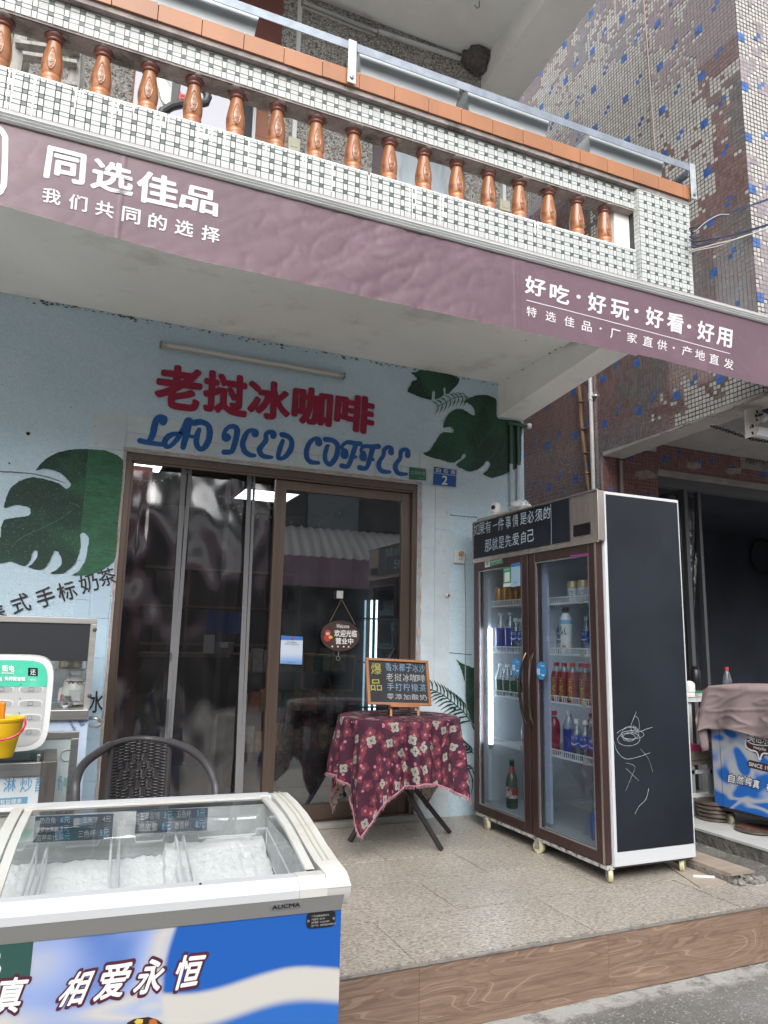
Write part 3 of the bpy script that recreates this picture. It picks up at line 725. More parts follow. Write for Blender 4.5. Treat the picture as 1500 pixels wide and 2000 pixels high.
def cpanel(cx, cy, lab):
    t = thing('ceiling_light', lab, 'ceiling light', (cx, cy, 2.60), group='light panels in the shop ceiling')
    box('diffuser', (cx-.28, cy-.28, 2.606), (cx+.28, cy+.28, 2.612), PANEL, t)
    m = MB(); a = .30
    for s in (-1, 1): m.box((cx+s*a-.02, cy-a-.02, 2.60), (cx+s*a+.02, cy+a+.02, 2.619)); m.box((cx-a+.021, cy+s*a-.02, 2.60), (cx+a-.021, cy+s*a+.02, 2.619))
    m.build('frame', mat('light_frame', (.2, .2, .2), .5), t, smooth_=False)
c1 = at(520, 968, 2, 2.61); c2 = at(252, 902, 2, 2.61)
cpanel(c1.x, c1.y, 'lit square ceiling panel seen behind the mullion of the sliding door'); cpanel(c2.x, c2.y, 'lit ceiling panel just visible in the top left corner of the door')
# string of small lights under the ceiling
sl_ = thing('string_lights', 'string of tiny unlit bulbs looping below the dark shop ceiling', 'string lights', (1.0, 6.2, 2.3))
m = MB(); b = MB()
for pts in (((250, 935), (300, 940), (350, 925), (400, 905)), ((400, 1000), (450, 978), (500, 998), (548, 985)), ((430, 965), (470, 1000), (520, 1010), (548, 1000)), ((548, 1010), (610, 1030), (650, 1005), (690, 985))):
    P = [at(x, y, 1, 6.2) for x, y in pts]; Q = []
    for i in range(len(P)-1):
        for k in range(6): Q.append(P[i].lerp(P[i+1], k/6))
    m.tube(Q, .002, 4)
    for q in Q[::2]: b.ball(q-Vector((0, 0, .018)), .010, 6)
m.build('wire', mat('thin_wire', (.25, .25, .25), .5), sl_); b.build('bulb', mat('frosted_bulb', (.75, .75, .72), .3), sl_)
# counter and shelf things
ct = thing('shop_counter', 'dark counter with a brown edge at the back of the shop', 'counter', (1.1, 7.2, 0))
box('counter_body', (.62, 7.0, 0), (2.2, 7.5, .95), mat('counter_dark', (.03, .024, .02), .6), ct); box('counter_top', (.58, 6.96, .95), (2.24, 7.5, .985), mat('counter_wood', (.12, .075, .045), .5), ct)
rk = thing('wall_rack', 'dim wooden rack of open compartments on the back wall of the shop', 'rack', (1.2, 7.6, 1.0))
m = MB()
for z in (1.05, 1.42, 1.80): m.box((.66, 7.6, z), (2.3, 7.85, z+.025))
for x in (.66, 1.15, 1.72, 2.28): m.box((x, 7.6, 1.0), (x+.025, 7.85, 1.82))
m.build('rack_frame', mat('counter_wood', (.1, .1, .1)), rk, smooth_=False)
tv = thing('monitor', 'dark blue till screen on the shop counter behind the strip curtain', 'monitor', (1.35, 7.1, .985))
pm = at(438, 1215, 1, 7.1)
box('screen', (pm.x-.17, 7.08, pm.z-.10), (pm.x+.17, 7.09, pm.z+.10), mat('screen_blue', (.01, .015, .05), .2, emit=(.02, .04, .16), es=.06), tv); box('stand', (pm.x-.03, 7.11, .985), (pm.x+.03, 7.14, pm.z-.02), DARKFR, tv)
nc = at(408, 1250, 1, 7.0); base_origin(tag(box('paper_note', (nc.x-.05, 6.98, .985), (nc.x+.05, 6.985, .985+.17), mat('paper', (.5, .5, .48), .8)), 'small white paper card standing on the dim shop counter', 'card'))
nc = at(440, 1240, 1, 7.0); t = thing('receipt_printer', 'grey receipt printer beside the paper card on the counter', 'printer', (nc.x, 7.05, .985)); box('case', (nc.x-.09, 7.0, .985), (nc.x+.09, 7.14, 1.09), mat('grey_plastic', (.14, .14, .15), .5), t, bevel=.01); box('paper_slip', (nc.x-.05, 6.995, 1.04), (nc.x+.03, 6.999, 1.09), mat('paper', (.5, .5, .48)), t)
# stacked goods behind the glass leaf
pal = [(.28, .17, .03), (.22, .06, .03), (.20, .18, .08), (.05, .12, .06), (.18, .16, .15), (.25, .12, .04)]
sg = thing('snack_shelf', 'low shelf of packaged snacks seen dimly through the glass leaf', 'shelf', (1.75, 5.9, 0))
m = MB()
for z in (.25, .55, .85): m.box((1.30, 5.75, z), (2.5, 6.1, z+.02))
for x in (1.30, 2.48): m.box((x, 5.75, 0), (x+.02, 6.1, 1.0))
m.build('shelf_frame', mat('counter_dark', (.03, .03, .03)), sg, smooth_=False)
random.seed(31)
PCN = ['yellow', 'orange red', 'olive', 'green', 'beige', 'amber']
PO = ['first', 'second', 'third', 'fourth', 'fifth', 'sixth', 'seventh', 'eighth', 'ninth', 'tenth', 'eleventh', 'twelfth', 'thirteenth', 'fourteenth', 'fifteenth', 'sixteenth', 'seventeenth', 'eighteenth', 'nineteenth', 'twentieth']
for lev, z in enumerate((.27, .57, .87)):
    x = 1.33; cnt = 0
    while x < 2.44:
        w = random.uniform(.055, .085); h = random.uniform(.13, .2); k = random.randrange(6)
        o = box('snack_pack', (x, 5.76+random.uniform(0, .03), z), (x+w, 5.86, z+h), mat('pack_%d' % k, pal[k], .4, var=.3, vs=25), None, bevel=.006)
        base_origin(tag(o, '%s snack pack, %s from the left on the %s snack shelf behind the glass' % (PCN[k], PO[cnt], ('bottom', 'middle', 'top')[lev]), 'package', 'packages on the snack shelf')); x += w+.008; cnt += 1
# upright cooler with lit tubes inside the shop
ic = thing('indoor_cooler', 'dark upright cooler with lit vertical tubes standing inside the shop behind the glass', 'cooler', (2.4, 5.6, 0))
q1 = at(715, 1170, 1, 5.6); q2 = at(742, 1165, 1, 5.6)
box('cabinet', (q1.x-.1, 5.68, 0), (q2.x+.25, 6.2, 2.05), mat('cooler_dark', (.016, .02, .026), .4), ic)
LED = mat('led_tube_light', (.9, .95, 1), .4, emit=(.80, .93, 1), es=3.0); LEDD = mat('led_tube_dim', (.9, .95, 1), .4, emit=(.55, .72, .85), es=.8)
for px, mm, r in ((716, LEDD, .008), (728, LED, .010), (738, LED, .009)):
    a = at(px, 1172, 1, 5.6); MB().tube([(a.x, 5.62, .55), (a.x, 5.62, a.z)], r, 8).build('led_tube', mm, ic)
for z in (.6, .95, 1.3): box('cooler_shelf', (q1.x-.02, 5.6, z), (q2.x+.2, 5.675, z+.012), mat('wire_grey', (.2, .21, .22), .5), ic)

# ---- things on the glass leaf
def oval(cx, cz, a, b, y, n=36, nn=2.0):
    return [(cx+a*math.copysign(abs(math.cos(t))**(2/nn), math.cos(t)), y, cz+b*math.copysign(abs(math.sin(t))**(2/nn), math.sin(t))) for t in [2*math.pi*i/n for i in range(n)]]
YG = YW+.045
ys = YW+.028
ws = thing('welcome_sign', 'oval dark wooden sign in white Chinese lettering hanging from a cord on the glass', 'hanging sign', (1.62, ys, 1.2))
p = at(665, 1242, 1, ys); a = .132; b_ = .098
MB().poly(oval(p.x, p.z, a, b_, ys), (0, -1, 0), .010).build('board', mat('dark_wood', (.045, .022, .016), .6, var=.3, vs=20), ws, smooth_=False)
m = MB()
m.tube([(p.x+.10, ys, p.z+.075), (p.x+.0, ys, p.z+.235), (p.x-.075, ys, p.z+.09)], .0022, 5)
m.build('cord', mat('twine', (.25, .17, .10), .9), ws)
box('hook', (p.x-.032, ys+.003, p.z+.24), (p.x+.012, YG-.001, p.z+.29), mat('clear_hook', (.45, .46, .46), .3), ws, bevel=.003)
WH = mat('white_lettering', (.75, .75, .72), .6); mb = MB()
def sgn(s, x0, z0, x1, z1, bold=.03, mbb=None): lay(mbb or mb, s, (p.x+x0, ys-.0012, p.z+z0), (p.x+x1, ys-.0012, p.z+z0), (p.x+x0, ys-.0012, p.z+z1), bold=bold)
sgn('欢迎光临', -.042, -.005, .112, .038); sgn('营业中', -.032, -.052, .088, -.013); sgn('Welcome', -.03, .050, .058, .075, .01)
for x in (-.06, -.022, .018, .052): sgn('●', x, -.073, x+.012, -.063, 0)
mb.build('lettering', WH, ws, smooth_=False)
m = MB(); m.poly(oval(p.x-.088, p.z+.022, .020, .016, ys-.0012, 14)); m.poly(oval(p.x-.088, p.z-.012, .024, .026, ys-.0013, 14))
m.build('red_figure', mat('sign_red', (.45, .03, .03), .5), ws, smooth_=False)
m = MB(); m.poly(oval(p.x-.088, p.z+.012, .015, .010, ys-.0018, 12)); m.build('figure_face', mat('skin_print', (.60, .40, .30), .6), ws, smooth_=False)
m = MB(); m.poly(oval(p.x-.068, p.z-.010, .014, .010, ys-.0020, 12)); m.build('figure_ingot', mat('gold_print', (.65, .42, .06), .5), ws, smooth_=False)
m = MB(); m.tube([(p.x-.012, ys-.003, p.z-.10), (p.x-.012, ys-.003, p.z-.128)], .002, 5)
m.tube([(p.x-.012+.013*math.cos(t), ys-.003, p.z-.142+.013*math.sin(t)) for t in [i*.5236 for i in range(12)]], .0022, 5, closed=True)
m.build('ring_pendant', mat('steel_small', (.4, .4, .4), .3, .8), ws)
# poster with a blue band on the glass
ps = thing('notice_card', 'small white and blue notice card stuck on the glass beside the mullion', 'notice', (1.33, YG, 1.1))
q = [at(x, y, 1, YG-.0035) for x, y in ((547, 1296), (590, 1298), (549, 1241), (592, 1244))]
m = MB(); m.obox(q[0], q[1]-q[0], (0, .003, 0), q[2]-q[0]); m.build('card', mat('card_white', (.52, .60, .72), .4, fn=lambda nt, v, b: mixc(nt, smooth(nt, N(nt, 'SeparateXYZ', Vector=N(nt, 'TexCoord').outputs['Generated']).outputs[2], .82, .86), mixc(nt, smooth(nt, N(nt, 'SeparateXYZ', Vector=N(nt, 'TexCoord').outputs['Generated']).outputs[2], .0, .45), (.14, .30, .62), (.55, .62, .72)), (.05, .16, .50))), ps, smooth_=False)
ex = (q[1]-q[0]); ez = (q[2]-q[0]); mb = MB()
def oncard(s, u0, v0, u1, v1, bold=.01): 
    o = q[0]+Vector((0, -.0012, 0)); lay(mb, s, o+ex*u0+ez*v0, o+ex*u1+ez*v0, o+ex*u0+ez*v1, bold=bold)
oncard('扫码点单服务', .28, .76, .72, .80); oncard('请出示二维码进行支付', .18, .69, .82, .725); oncard('服务电话', .30, .05, .70, .075)
mb.build('small_print', mat('print_dark', (.06, .07, .10), .6), ps, smooth_=False)
m = MB(); c = q[0]+ex*.52+ez*.90; m.poly([c+Vector((math.cos(t)*.009, -.0014, math.sin(t)*.009)) for t in [i*.628 for i in range(10)]]); m.build('red_emblem', mat('sign_red', (.4, .03, .03)), ps, smooth_=False)

# ---- lamp, plates, sockets on the facade
def tube_lamp(name, a, b, y, r, lab, mats):
    t = thing(name, lab, 'tube light', ((a.x+b.x)/2, y, min(a.z, b.z)), group=None)
    a = Vector((a.x, y, a.z)); b = Vector((b.x, y, b.z)); d = (b-a).normalized()
    m = MB(); m.bar(a+Vector((0, .028, 0)), b+Vector((0, .028, 0)), .022, .03); m.build('batten', mats[1], t, bevel=.002)
    MB().tube([a+d*.025, b-d*.025], r, 12).build('glass_tube', mats[0], t)
    for p0, p1 in ((a, a+d*.032), (b-d*.032, b)):
        MB().tube([p0, p1], r*1.06, 12).build('end_cap', mat('lamp_cap', (.45, .44, .40), .4, .5), t)
    for p0 in (a-d*.004, b+d*.004):
        MB().box(p0+Vector((-.006, -.014, -.018)), p0+Vector((.006, .03, .018))).build('holder', mat('lamp_holder', (.22, .21, .19), .6), t, bevel=.002)
    return t
TUBEG = mat('unlit_tube', (.55, .54, .50), .3, coat=.2); BATT = mat('lamp_batten', (.42, .42, .40), .6)
tube_lamp('tube_light', at(316, 672, 1, YW-.045), at(671, 734, 1, YW-.045), YW-.045, .0135, 'unlit fluorescent tube on the light blue wall above the red lettering', (TUBEG, BATT))
def plate(name, lab, cat, px, col, th=.006):
    t = thing(name, lab, cat, at(px[0][0], px[0][1], 1, YW))
    q = [at(x, y, 1, YW-th-.004) for x, y in px]
    return t, q
t, q = plate('street_number_plate', 'blue enamel street number plate with white lettering and the number 2', 'sign', [(843, 949), (892, 953.5), (846, 909.5), (893.5, 917)], None)
def quadbox(name, q, th, m_, par, off=0):
    n = Vector((0, -1, 0)); P = [q[0]+n*off, q[1]+n*off, q[3]+n*off, q[2]+n*off]
    return MB().poly(P, (0, -1, 0), th).build(name, m_, par, smooth_=False)
def sub(q, u0, v0, u1, v1, off):
    n = Vector((0, -off, 0)); f = lambda u, v: q[0].lerp(q[1], u).lerp(q[2].lerp(q[3], u), v)+n
    return [f(u0, v0), f(u1, v0), f(u0, v1), f(u1, v1)]
quadbox('plate_body', q, .006, mat('plate_rim', (.55, .56, .56), .5), t)
quadbox('blue_field', sub(q, .04, .05, .96, .64, .001), .0008, mat('plate_blue', (.012, .10, .34), .35), t); quadbox('blue_field', sub(q, .04, .67, .96, .96, .001), .0008, mat('plate_blue', (.0, .1, .4)), t)
mb = MB()
for s, u in (('白', .13), ('石', .43), ('街', .73)): lay(mb, s, *sub(q, u, .71, u+.18, .92, .0022), bold=.015)
lay(mb, '2', *sub(q, .40, .13, .60, .57, .0022), bold=.03); mb.build('lettering', WH, t, smooth_=False)
t, q = plate('green_plaque', 'small faded green plaque stuck on the wall above the door corner', 'sign', [(799, 936), (832, 938.5), (800, 912), (832, 916)], None)
quadbox('plaque_body', q, .003, mat('plaque_green', (.04, .17, .11), .5, var=.12, vs=30, dirt=((.12, .25, .19), 30, .55, .7)), t)
mb = MB(); lay(mb, '文明家庭', *sub(q, .08, .42, .94, .72, .001), bold=.01); lay(mb, '2021', *sub(q, .55, .12, .85, .24, .001)); mb.build('lettering', mat('gilt_print', (.35, .45, .35), .5), t, smooth_=False)
# wall socket with plug and cable
t = thing('wall_socket', 'white double wall socket with a plug and cable hanging down beside the fridge', 'socket', at(897, 1100, 1, YW))
p = at(898, 1088, 1, YW-.02); m = MB().box((p.x-.045, YW-.03, p.z-.045), (p.x+.045, YW, p.z+.045)).build('socket_box', mat('socket_white', (.62, .64, .64), .4), t, bevel=.006)
MB().tube([(p.x+.0, YW-.055, p.z+.022), (p.x+.0, YW-.03, p.z+.022)], .017, 10).build('plug', mat('plug_brown', (.40, .24, .14), .5), t)
m = MB()
for dx in (-.01, .01): m.box((p.x+dx-.002, YW-.0315, p.z-.022), (p.x+dx+.002, YW-.0302, p.z-.012))
m.build('slot', mat('hole_black', (.02, .02, .02)), t, smooth_=False)
P = [Vector((p.x, YW-.055, p.z+.02)), Vector((p.x+.03, YW-.05, p.z+.012)), Vector((p.x+.035, YW-.03, p.z-.04))]+[at(x, y, 1, YW-.008) for x, y in ((910, 1200), (909, 1300), (909, 1360), (912, 1390), (921, 1412), (928, 1420))]
MB().tube(P, .0035, 6).build('cable', mat('grey_cable', (.33, .32, .28), .6), t)
t = thing('wall_knob', 'tiny red and white round knob stuck on the blue wall', 'bell', at(872, 1165, 1, YW)); p = at(873, 1163, 1, YW-.012)
MB().ball(p, .017, 12, 0, (1, .7, 1)).build('white_body', mat('socket_white', (.6, .6, .6)), t); MB().ball(p+Vector((.009, -.006, 0)), .011, 10).build('red_button', mat('sign_red', (.4, .03, .03)), t)  # small round wall knob, white with a red button
# conduits in the corner
cds = [((972, 975), (977, 845), 0), ]
t = thing('corner_conduits', 'pair of thin white pipes by the wall corner, their upper halves painted green', 'pipes', at(1000, 980, 1, YW))
for xa in (2.955, 3.018):
    MB().tube([(xa, YW-.02, .0), (xa, YW-.02, 2.735)], .0125, 10).build('conduit', PIPEG, t)
MB().tube([(2.93, YW-.02, 2.745), (3.10, YW-.02, 2.745)], .014, 10).build('cross_pipe', PIPEG, t)
MB().lathe([(.018, 0), (.022, .01), (.02, .03), (.008, .034)], (3.10, YW-.02, 2.745), 10, axis=(1, -.3, 0)).build('pipe_end', PIPE, t)

# ================================================================== purple awning valance
CLOTH = mat('purple_awning_cloth', (.112, .062, .081), .42, var=.08, vs=2.5, bump=.25, bs=420, dist=.001, dirt=((.155, .090, .115), 3, .5, .7))
aw = thing('awning_banner', 'purple awning valance with white Chinese slogans hanging from a white ribbed rail', 'awning', (1.2, 2.78, 2.6))
YA = 2.78; XA0, XA1 = -1.6, 4.9
m = MB()
def ext(mb, prof, x0, x1, mi=0):
    n = len(prof); P = [Vector((x0, y, z)) for y, z in prof]+[Vector((x1, y, z)) for y, z in prof]
    mb.add(P, [(i, n+i, n+(i+1) % n, (i+1) % n) for i in range(n)]+[tuple(range(n)), tuple(range(2*n-1, n-1, -1))], mi)
prof = [(YA+.055, 2.965), (YA-.012, 2.965), (YA-.020, 2.972), (YA-.014, 2.978), (YA-.022, 2.984), (YA-.016, 2.990), (YA-.024, 2.996), (YA-.018, 3.002), (YA-.020, 3.010), (YA-.006, 3.016), (YA+.055, 3.016)]
ext(m, prof, XA0, XA1); m.build('rail', mat('rail_white', (.50, .51, .51), .35, .1, var=.05, vs=3), aw, smooth_=False)
m = MB(); ext(m, [(YA+.056, 3.0), (YA-.002, 3.018), (YA-.002, 3.026), (YA+.056, 3.03)], XA0, XA1); m.build('rail_lip', mat('purple_grey_lip', (.26, .20, .22), .5), aw, smooth_=False)
def clothpt(x, w, o=0):
    """w 0 bottom .. 1 top"""
    z0 = 2.600+.004*math.sin(x*2.1)+(.010 if x > 2.6 else 0)
    if x < .4: z0 += .050*((.4-x)/.8)
    z = z0+(2.968-z0)*w
    if x > 2.75: z -= .02*(1-w)*math.sin((x-2.75)*1.7)
    k = 1-w
    y = YA-.004+.010*k*math.sin(x*1.9+.5)
    y += .008*k*noise.noise((x*1.7, z*2, 0))
    amp = .25+.75*max(0, 1-abs(x-1.25)/.9)
    y += amp*(.0030*noise.noise((x*5+z*2.5, z*4, 1))+.0028*(1-abs(noise.noise((x*11+z*14, z*5-x*3, 2)))*2)**3+.0028*(1-abs(noise.noise((x*9-z*12, z*6+x*2, 9)))*2)**3)
    for sx in (.075, 1.866, 1.884): y -= .0022*math.exp(-((x-sx)/.004)**2)
    return Vector((x, y-o, z))
MB().grid(lambda u, v: clothpt(XA0+(XA1-XA0)*u, v), 900, 26).build('cloth', CLOTH, aw, ang=180)
MB().grid(lambda u, v: clothpt(XA0+(XA1-XA0)*u, -.012+.040*v, .0015), 900, 2).build('hem', CLOTH, aw, ang=180)
BW = mat('banner_white', (.60, .59, .60), .5); mb = MB()
def cl(s, pts, bold):
    """text draped on the cloth; pts are photograph corners bl, br, tl, tr"""
    q = [at(x, y, 1, YA-.01) for x, y in pts]; k = len(mb.v); lay(mb, s, *q, bold=bold)
    def onc(v):
        z0 = clothpt(v[0], 0).z; w = (v[2]-z0)/(2.968-z0); return clothpt(v[0], w, .0022).y
    mb.v[k:] = [(v[0], onc(v), v[2]) for v in mb.v[k:]]
B1 = .035
cl('同', [(87, 343), (163, 358), (96, 284), (167, 302)], B1); cl('选', [(178, 363), (258, 380), (186, 306), (258, 326)], B1); cl('佳', [(267, 388), (345, 405), (272, 330), (348, 350)], B1); cl('品', [(352, 400), (424, 420), (362, 358), (426, 374)], B1)
for i, s in enumerate('我们共同的选择'):
    x = 82+i*52; y = 391+i*12.2; cl(s, [(x, y), (x+35, y+8), (x+3, y-28), (x+37, y-20)], .022)
# the corner of the logo at the far left
q = [(-60, 236), (-8, 246), (8, 262), (10, 280), (8, 350), (4, 366), (-8, 376), (-60, 366)]
P = []
for x, y in q:
    r_ = at(x, y, 1, YA-.01); z0 = clothpt(r_.x, 0).z; P.append(clothpt(r_.x, (r_.z-z0)/(2.968-z0), .0022))
ribbon(mb, P, .020, (0, -1, 0))
for i, (s, x, y, w, h) in enumerate((('好', 1026, 571, 38, 34), ('吃', 1074, 586, 36, 34), ('好', 1148, 606, 34, 36), ('玩', 1193, 617, 34, 34), ('好', 1261, 634, 33, 36), ('看', 1303, 644, 31, 36), ('好', 1363, 661, 32, 36), ('用', 1401, 671, 29, 34))):
    cl(s, [(x, y), (x+w, y+w*.27), (x+2, y-h), (x+w+2, y-h+w*.27)], .030)
for x, y in ((1130, 579), (1243, 607), (1347, 637)):
    cl('●', [(x-4, y+4), (x+4, y+5), (x-4, y-4), (x+4, y-3)], 0)
for i, (s, x, y) in enumerate((('特', 1028, 616), ('选', 1065, 626), ('佳', 1101, 636), ('品', 1135, 645), ('厂', 1191, 660), ('家', 1224, 667), ('直', 1255, 674), ('供', 1283, 681), ('产', 1332, 693), ('地', 1358, 700), ('直', 1386, 708), ('发', 1415, 717))):
    cl(s, [(x, y), (x+19, y+5), (x+1, y-19), (x+20, y-14)], .012)
for x, y in ((1172, 642), (1316, 679)): cl('●', [(x-2, y+2), (x+2, y+2.5), (x-2, y-2), (x+2, y-1.5)], 0)
P = []
for k in range(30):
    t_ = k/29; x, y = 1028+(1428-1028)*t_, 586+(690-586)*t_; r_ = at(x, y, 1, YA-.01); z0 = clothpt(r_.x, 0).z; P.append(clothpt(r_.x, (r_.z-z0)/(2.968-z0), .0022))
ribbon(mb, P, .004, (0, -1, 0))
mb.build('lettering', BW, aw, smooth_=False)
# folding arm behind the cloth, holds the rail to the balcony
for x in (-.9, 1.0, 2.9): box('bracket', (x, YA+.056, 2.96), (x+.06, YB+.02, 3.02), mat('rail_white', (.6, .6, .6)), aw)

# ================================================================== galvanised frame and troughs on the balcony cap
fr = thing('rail_frame', 'galvanised steel angle frame bolted along the orange balcony cap', 'railing', (1.2, 2.8, 3.7))
GAL2 = mat('galvanised_plate', (.42, .44, .45), .45, .6, var=.18, vs=20, dirt=((.38, .40, .42), 14, .5, .72))
YR = 2.795
def angle(mb, x0, x1, y, z, s=.042):
    mb.box((x0, y, z-.004), (x1, y+s, z)); mb.box((x0, y, z-s), (x1, y+.004, z-.0041))
m = MB(); angle(m, -1.4, 1.0, YR, 3.845); m.build('front_angle', GALV, fr, smooth_=False)
m = MB(); angle(m, 1.03, 3.10, YR, 3.845); m.build('front_angle', GALV, fr, smooth_=False)
m = MB(); m.box((3.064, YR+.043, 3.803), (3.105, YR+.36, 3.807)); m.box((3.101, YR+.043, 3.803), (3.105, YR+.36, 3.845)); m.build('end_angle', GALV, fr, smooth_=False)
m = MB(); m.box((-1.4, YR+.36, 3.841), (3.105, YR+.40, 3.845)); m.build('rear_angle', GALV, fr, smooth_=False)
for x in (.985, 3.068):
    MB().box((x, YR-.006, 3.628), (x+.040, YR-.0005, 3.85)).build('bracket_plate', GAL2, fr, bevel=.001)
    MB().lathe([(.010, 0), (.010, .008), (.006, .009)], (x+.02, YR-.006, 3.655), 6, axis=(0, -1, 0)).build('bolt', GALV, fr)
random.seed(4)
for k, (a, b, lab) in enumerate((((-.25, .58), 0, 'left steel trough above the ladder end of the balcony'), ((1.06, 1.60), 0, 'steel sheet trough directly right of the middle rail bracket'), ((1.645, 2.14), 0, 'steel sheet trough in the middle of the right rail bay'), ((2.40, 2.93), 0, 'steel sheet trough nearest the right end of the rail'))):
    x0, x1 = a; t = thing('planter_trough', lab, 'trough', ((x0+x1)/2, YR+.2, 3.716), group='sheet steel troughs on the balcony cap')
    m = MB(); y0, y1, zt = YR+.05, YR+.33, 3.862
    P0 = [(x0+.02, y0+.02, 3.717), (x1-.02, y0+.02, 3.717), (x1-.02, y1-.02, 3.717), (x0+.02, y1-.02, 3.717), (x0, y0, zt), (x1, y0, zt), (x1, y1, zt), (x0, y1, zt)]
    m.add(P0, [(0, 3, 2, 1), (0, 1, 5, 4), (1, 2, 6, 5), (2, 3, 7, 6), (3, 0, 4, 7)]); m.build('trough_body', SHEET, t, smooth_=False)
    m = MB(); m.tube([(x0, y0-.004, zt), (x1, y0-.004, zt), (x1+.004, y1, zt), (x0-.004, y1, zt)], .006, 6, closed=True); m.build('rolled_rim', GAL2, t)

# ================================================================== things on the upper floor
def socketbox(name, lab, px, y, w, h, m_):
    p = at(px[0], px[1], 1, y); t = thing(name, lab, 'socket', (p.x, YW, p.z-h/2))
    MB().box((p.x-w/2, YW-.03, p.z-h/2), (p.x+w/2, YW, p.z+h/2)).build('box', m_, t, bevel=.004)
    MB().box((p.x-w*.3, YW-.034, p.z-h*.25), (p.x+w*.3, YW-.0305, p.z+h*.3)).build('cover', m_, t, bevel=.001)
    return p
CREAM = mat('cream_plastic', (.48, .47, .36), .45)
p = socketbox('switch_box', 'cream switch box on the pebble wall behind the balusters', (575, 281), YW-.03, .085, .10, CREAM)
t = thing('wall_trunking', 'thin vertical white trunking running down to the cream switch box', 'trunking', (p.x, YW, p.z))
MB().box((p.x-.015, YW-.02, p.z+.05), (p.x+.015, YW, ZU)).build('trunking', PIPE, t)
p = socketbox('balcony_socket', 'cream socket box low on the wall near the right end of the balcony', (987, 401), YW-.03, .09, .09, CREAM)
t = thing('lamp_trunking', 'white trunking from the upper tube lamp to the corner and down to the socket', 'trunking', (p.x, YW, p.z))
pc = at(985, 143, 1, YW-.01); pa = at(735, 60, 1, YW-.01)
MB().bar((pa.x, YW-.01, pa.z), (pc.x, YW-.01, pc.z), .02, .028).build('trunking', PIPE, t); MB().bar((pc.x, YW-.01, pc.z+.01), (p.x, YW-.01, p.z+.045), .028, .02, up=(0, 1, 0)).build('trunking', PIPE, t)
tube_lamp('upper_tube_light', at(592, 4, 1, YW-.04), at(736, 62, 1, YW-.04), YW-.04, .014, 'grey unlit tube lamp high on the pebble wall of the upper floor', (mat('grey_tube', (.34, .34, .34), .4), BATT))
# bird's nest in the corner
t = thing('bird_nest', 'dark mud nest tucked in the corner under the upper slab', 'nest', at(962, 85, 1, YW))
c = Vector((2.66, YW-.055, 5.70))
def nest(u, v):
    a = 2*math.pi*u; ph = math.pi*v; d = Vector((math.sin(ph)*math.cos(a), math.sin(ph)*math.sin(a), math.cos(ph)))
    k = 1+.25*noise.noise(d*2.3)+.13*noise.noise(d*7)+.10*noise.noise(d*18); return c+Vector((d.x*.125, d.y*.10, d.z*.115))*k
MB().grid(lambda u, v: nest(u, 1-v), 40, 24).build('nest_mud', mat('mud', (.13, .115, .11), .95, var=.3, vs=40, bump=1, bs=80, dist=.02), t)
t = thing('ceiling_hook', 'small wire hook under the upper slab', 'hook', (2.0, 3.6, ZU)); p = at(936, 2, 2, ZU)
MB().tube([p, p-Vector((0, 0, .05)), p-Vector((.02, 0, .07)), p-Vector((.04, 0, .05))], .004, 6).build('hook_wire', GALV, t)
# wooden ladder
WOOD = mat('old_grey_wood', (.30, .29, .27), .85, var=.25, vs=6, stretch=(6, 6, 1), bump=.4, bs=30)
t = thing('wooden_ladder', 'weathered grey wooden ladder leaning behind the left balusters', 'ladder', (-.3, 3.35, 3.2))
YL = 3.55
def LP(x, y): return at(x, y, 1, YL)
for a, b in (((20, 62), (48, 25)), ((28, 140), (52, 60)), ((144, 180), (152, 95)), ((40, 150), (70, 64))):
    pass
for a, b in (((15, 210), (52, 20)), ((140, 230), (152, 20))):
    A, B = LP(*a), LP(*b); MB().bar(A, B, .055, .03, up=(0, 1, 0)).build('rail', WOOD, t, bevel=.003)
    MB().bar(A+Vector((.03, .07, 0)), B+Vector((.03, .07, 0)), .03, .02, up=(0, 1, 0)).build('rail', WOOD, t, bevel=.003)
for a, b in (((30, 95), (155, 112)), ((45, 118), (150, 135)), ((38, 160), (150, 178)), ((45, 50), (155, 66))):
    MB().bar(LP(*a)-Vector((0, .03, 0)), LP(*b)-Vector((0, .03, 0)), .02, .05, up=(0, 1, 0)).build('rung', WOOD, t, bevel=.003)
# white signboard with red print, ride-on toy
t = thing('sign_panel', 'white printed panel with red characters leaning behind the balusters', 'sign panel', (.6, 3.8, 3.3))
q = [at(x, y, 1, 3.85) for x, y in ((262, 240), (447, 300), (268, 110), (455, 160))]; q[0].z = q[1].z = 3.2; q[0].x, q[1].x = q[2].x, q[3].x
MB().poly([q[0], q[1], q[3], q[2]], (0, -1, 0), .02).build('panel', mat('panel_white', (.38, .38, .43), .5), t, smooth_=False)
mb = MB()
for s, x, y, w in (('电', 340, 176, 26), ('话', 372, 186, 24), ('店', 395, 250, 24), ('订', 310, 215, 22)):
    qq = [at(a, b_, 1, 3.845) for a, b_ in ((x, y+w), (x+w, y+w+6), (x, y), (x+w, y+6))]; lay(mb, s, *qq, bold=.03)
mb.build('red_print', mat('sign_red', (.45, .03, .03)), t, smooth_=False)
t = thing('bicycle_tyre', 'black curved rubber tyre lying behind the balusters in front of the red print', 'wheel', (.7, 3.5, 3.2))
pts = [at(x, y, 1, 3.5) for x, y in ((310, 232), (318, 218), (335, 208), (360, 202), (385, 204), (402, 200), (406, 190), (402, 178), (394, 172))]
MB().tube(pts, .022, 10).build('tyre', mat('black_rubber', (.02, .022, .025), .45), t)
t = thing('plastic_seat_shell', 'cream green plastic toy shell standing behind the balusters', 'toy shell', (.5, 3.6, 3.2))
P = [at(x, y, 1, 3.62) for x, y in ((303, 140), (318, 148), (330, 165), (345, 182), (352, 205), (330, 208), (318, 195), (306, 165))]
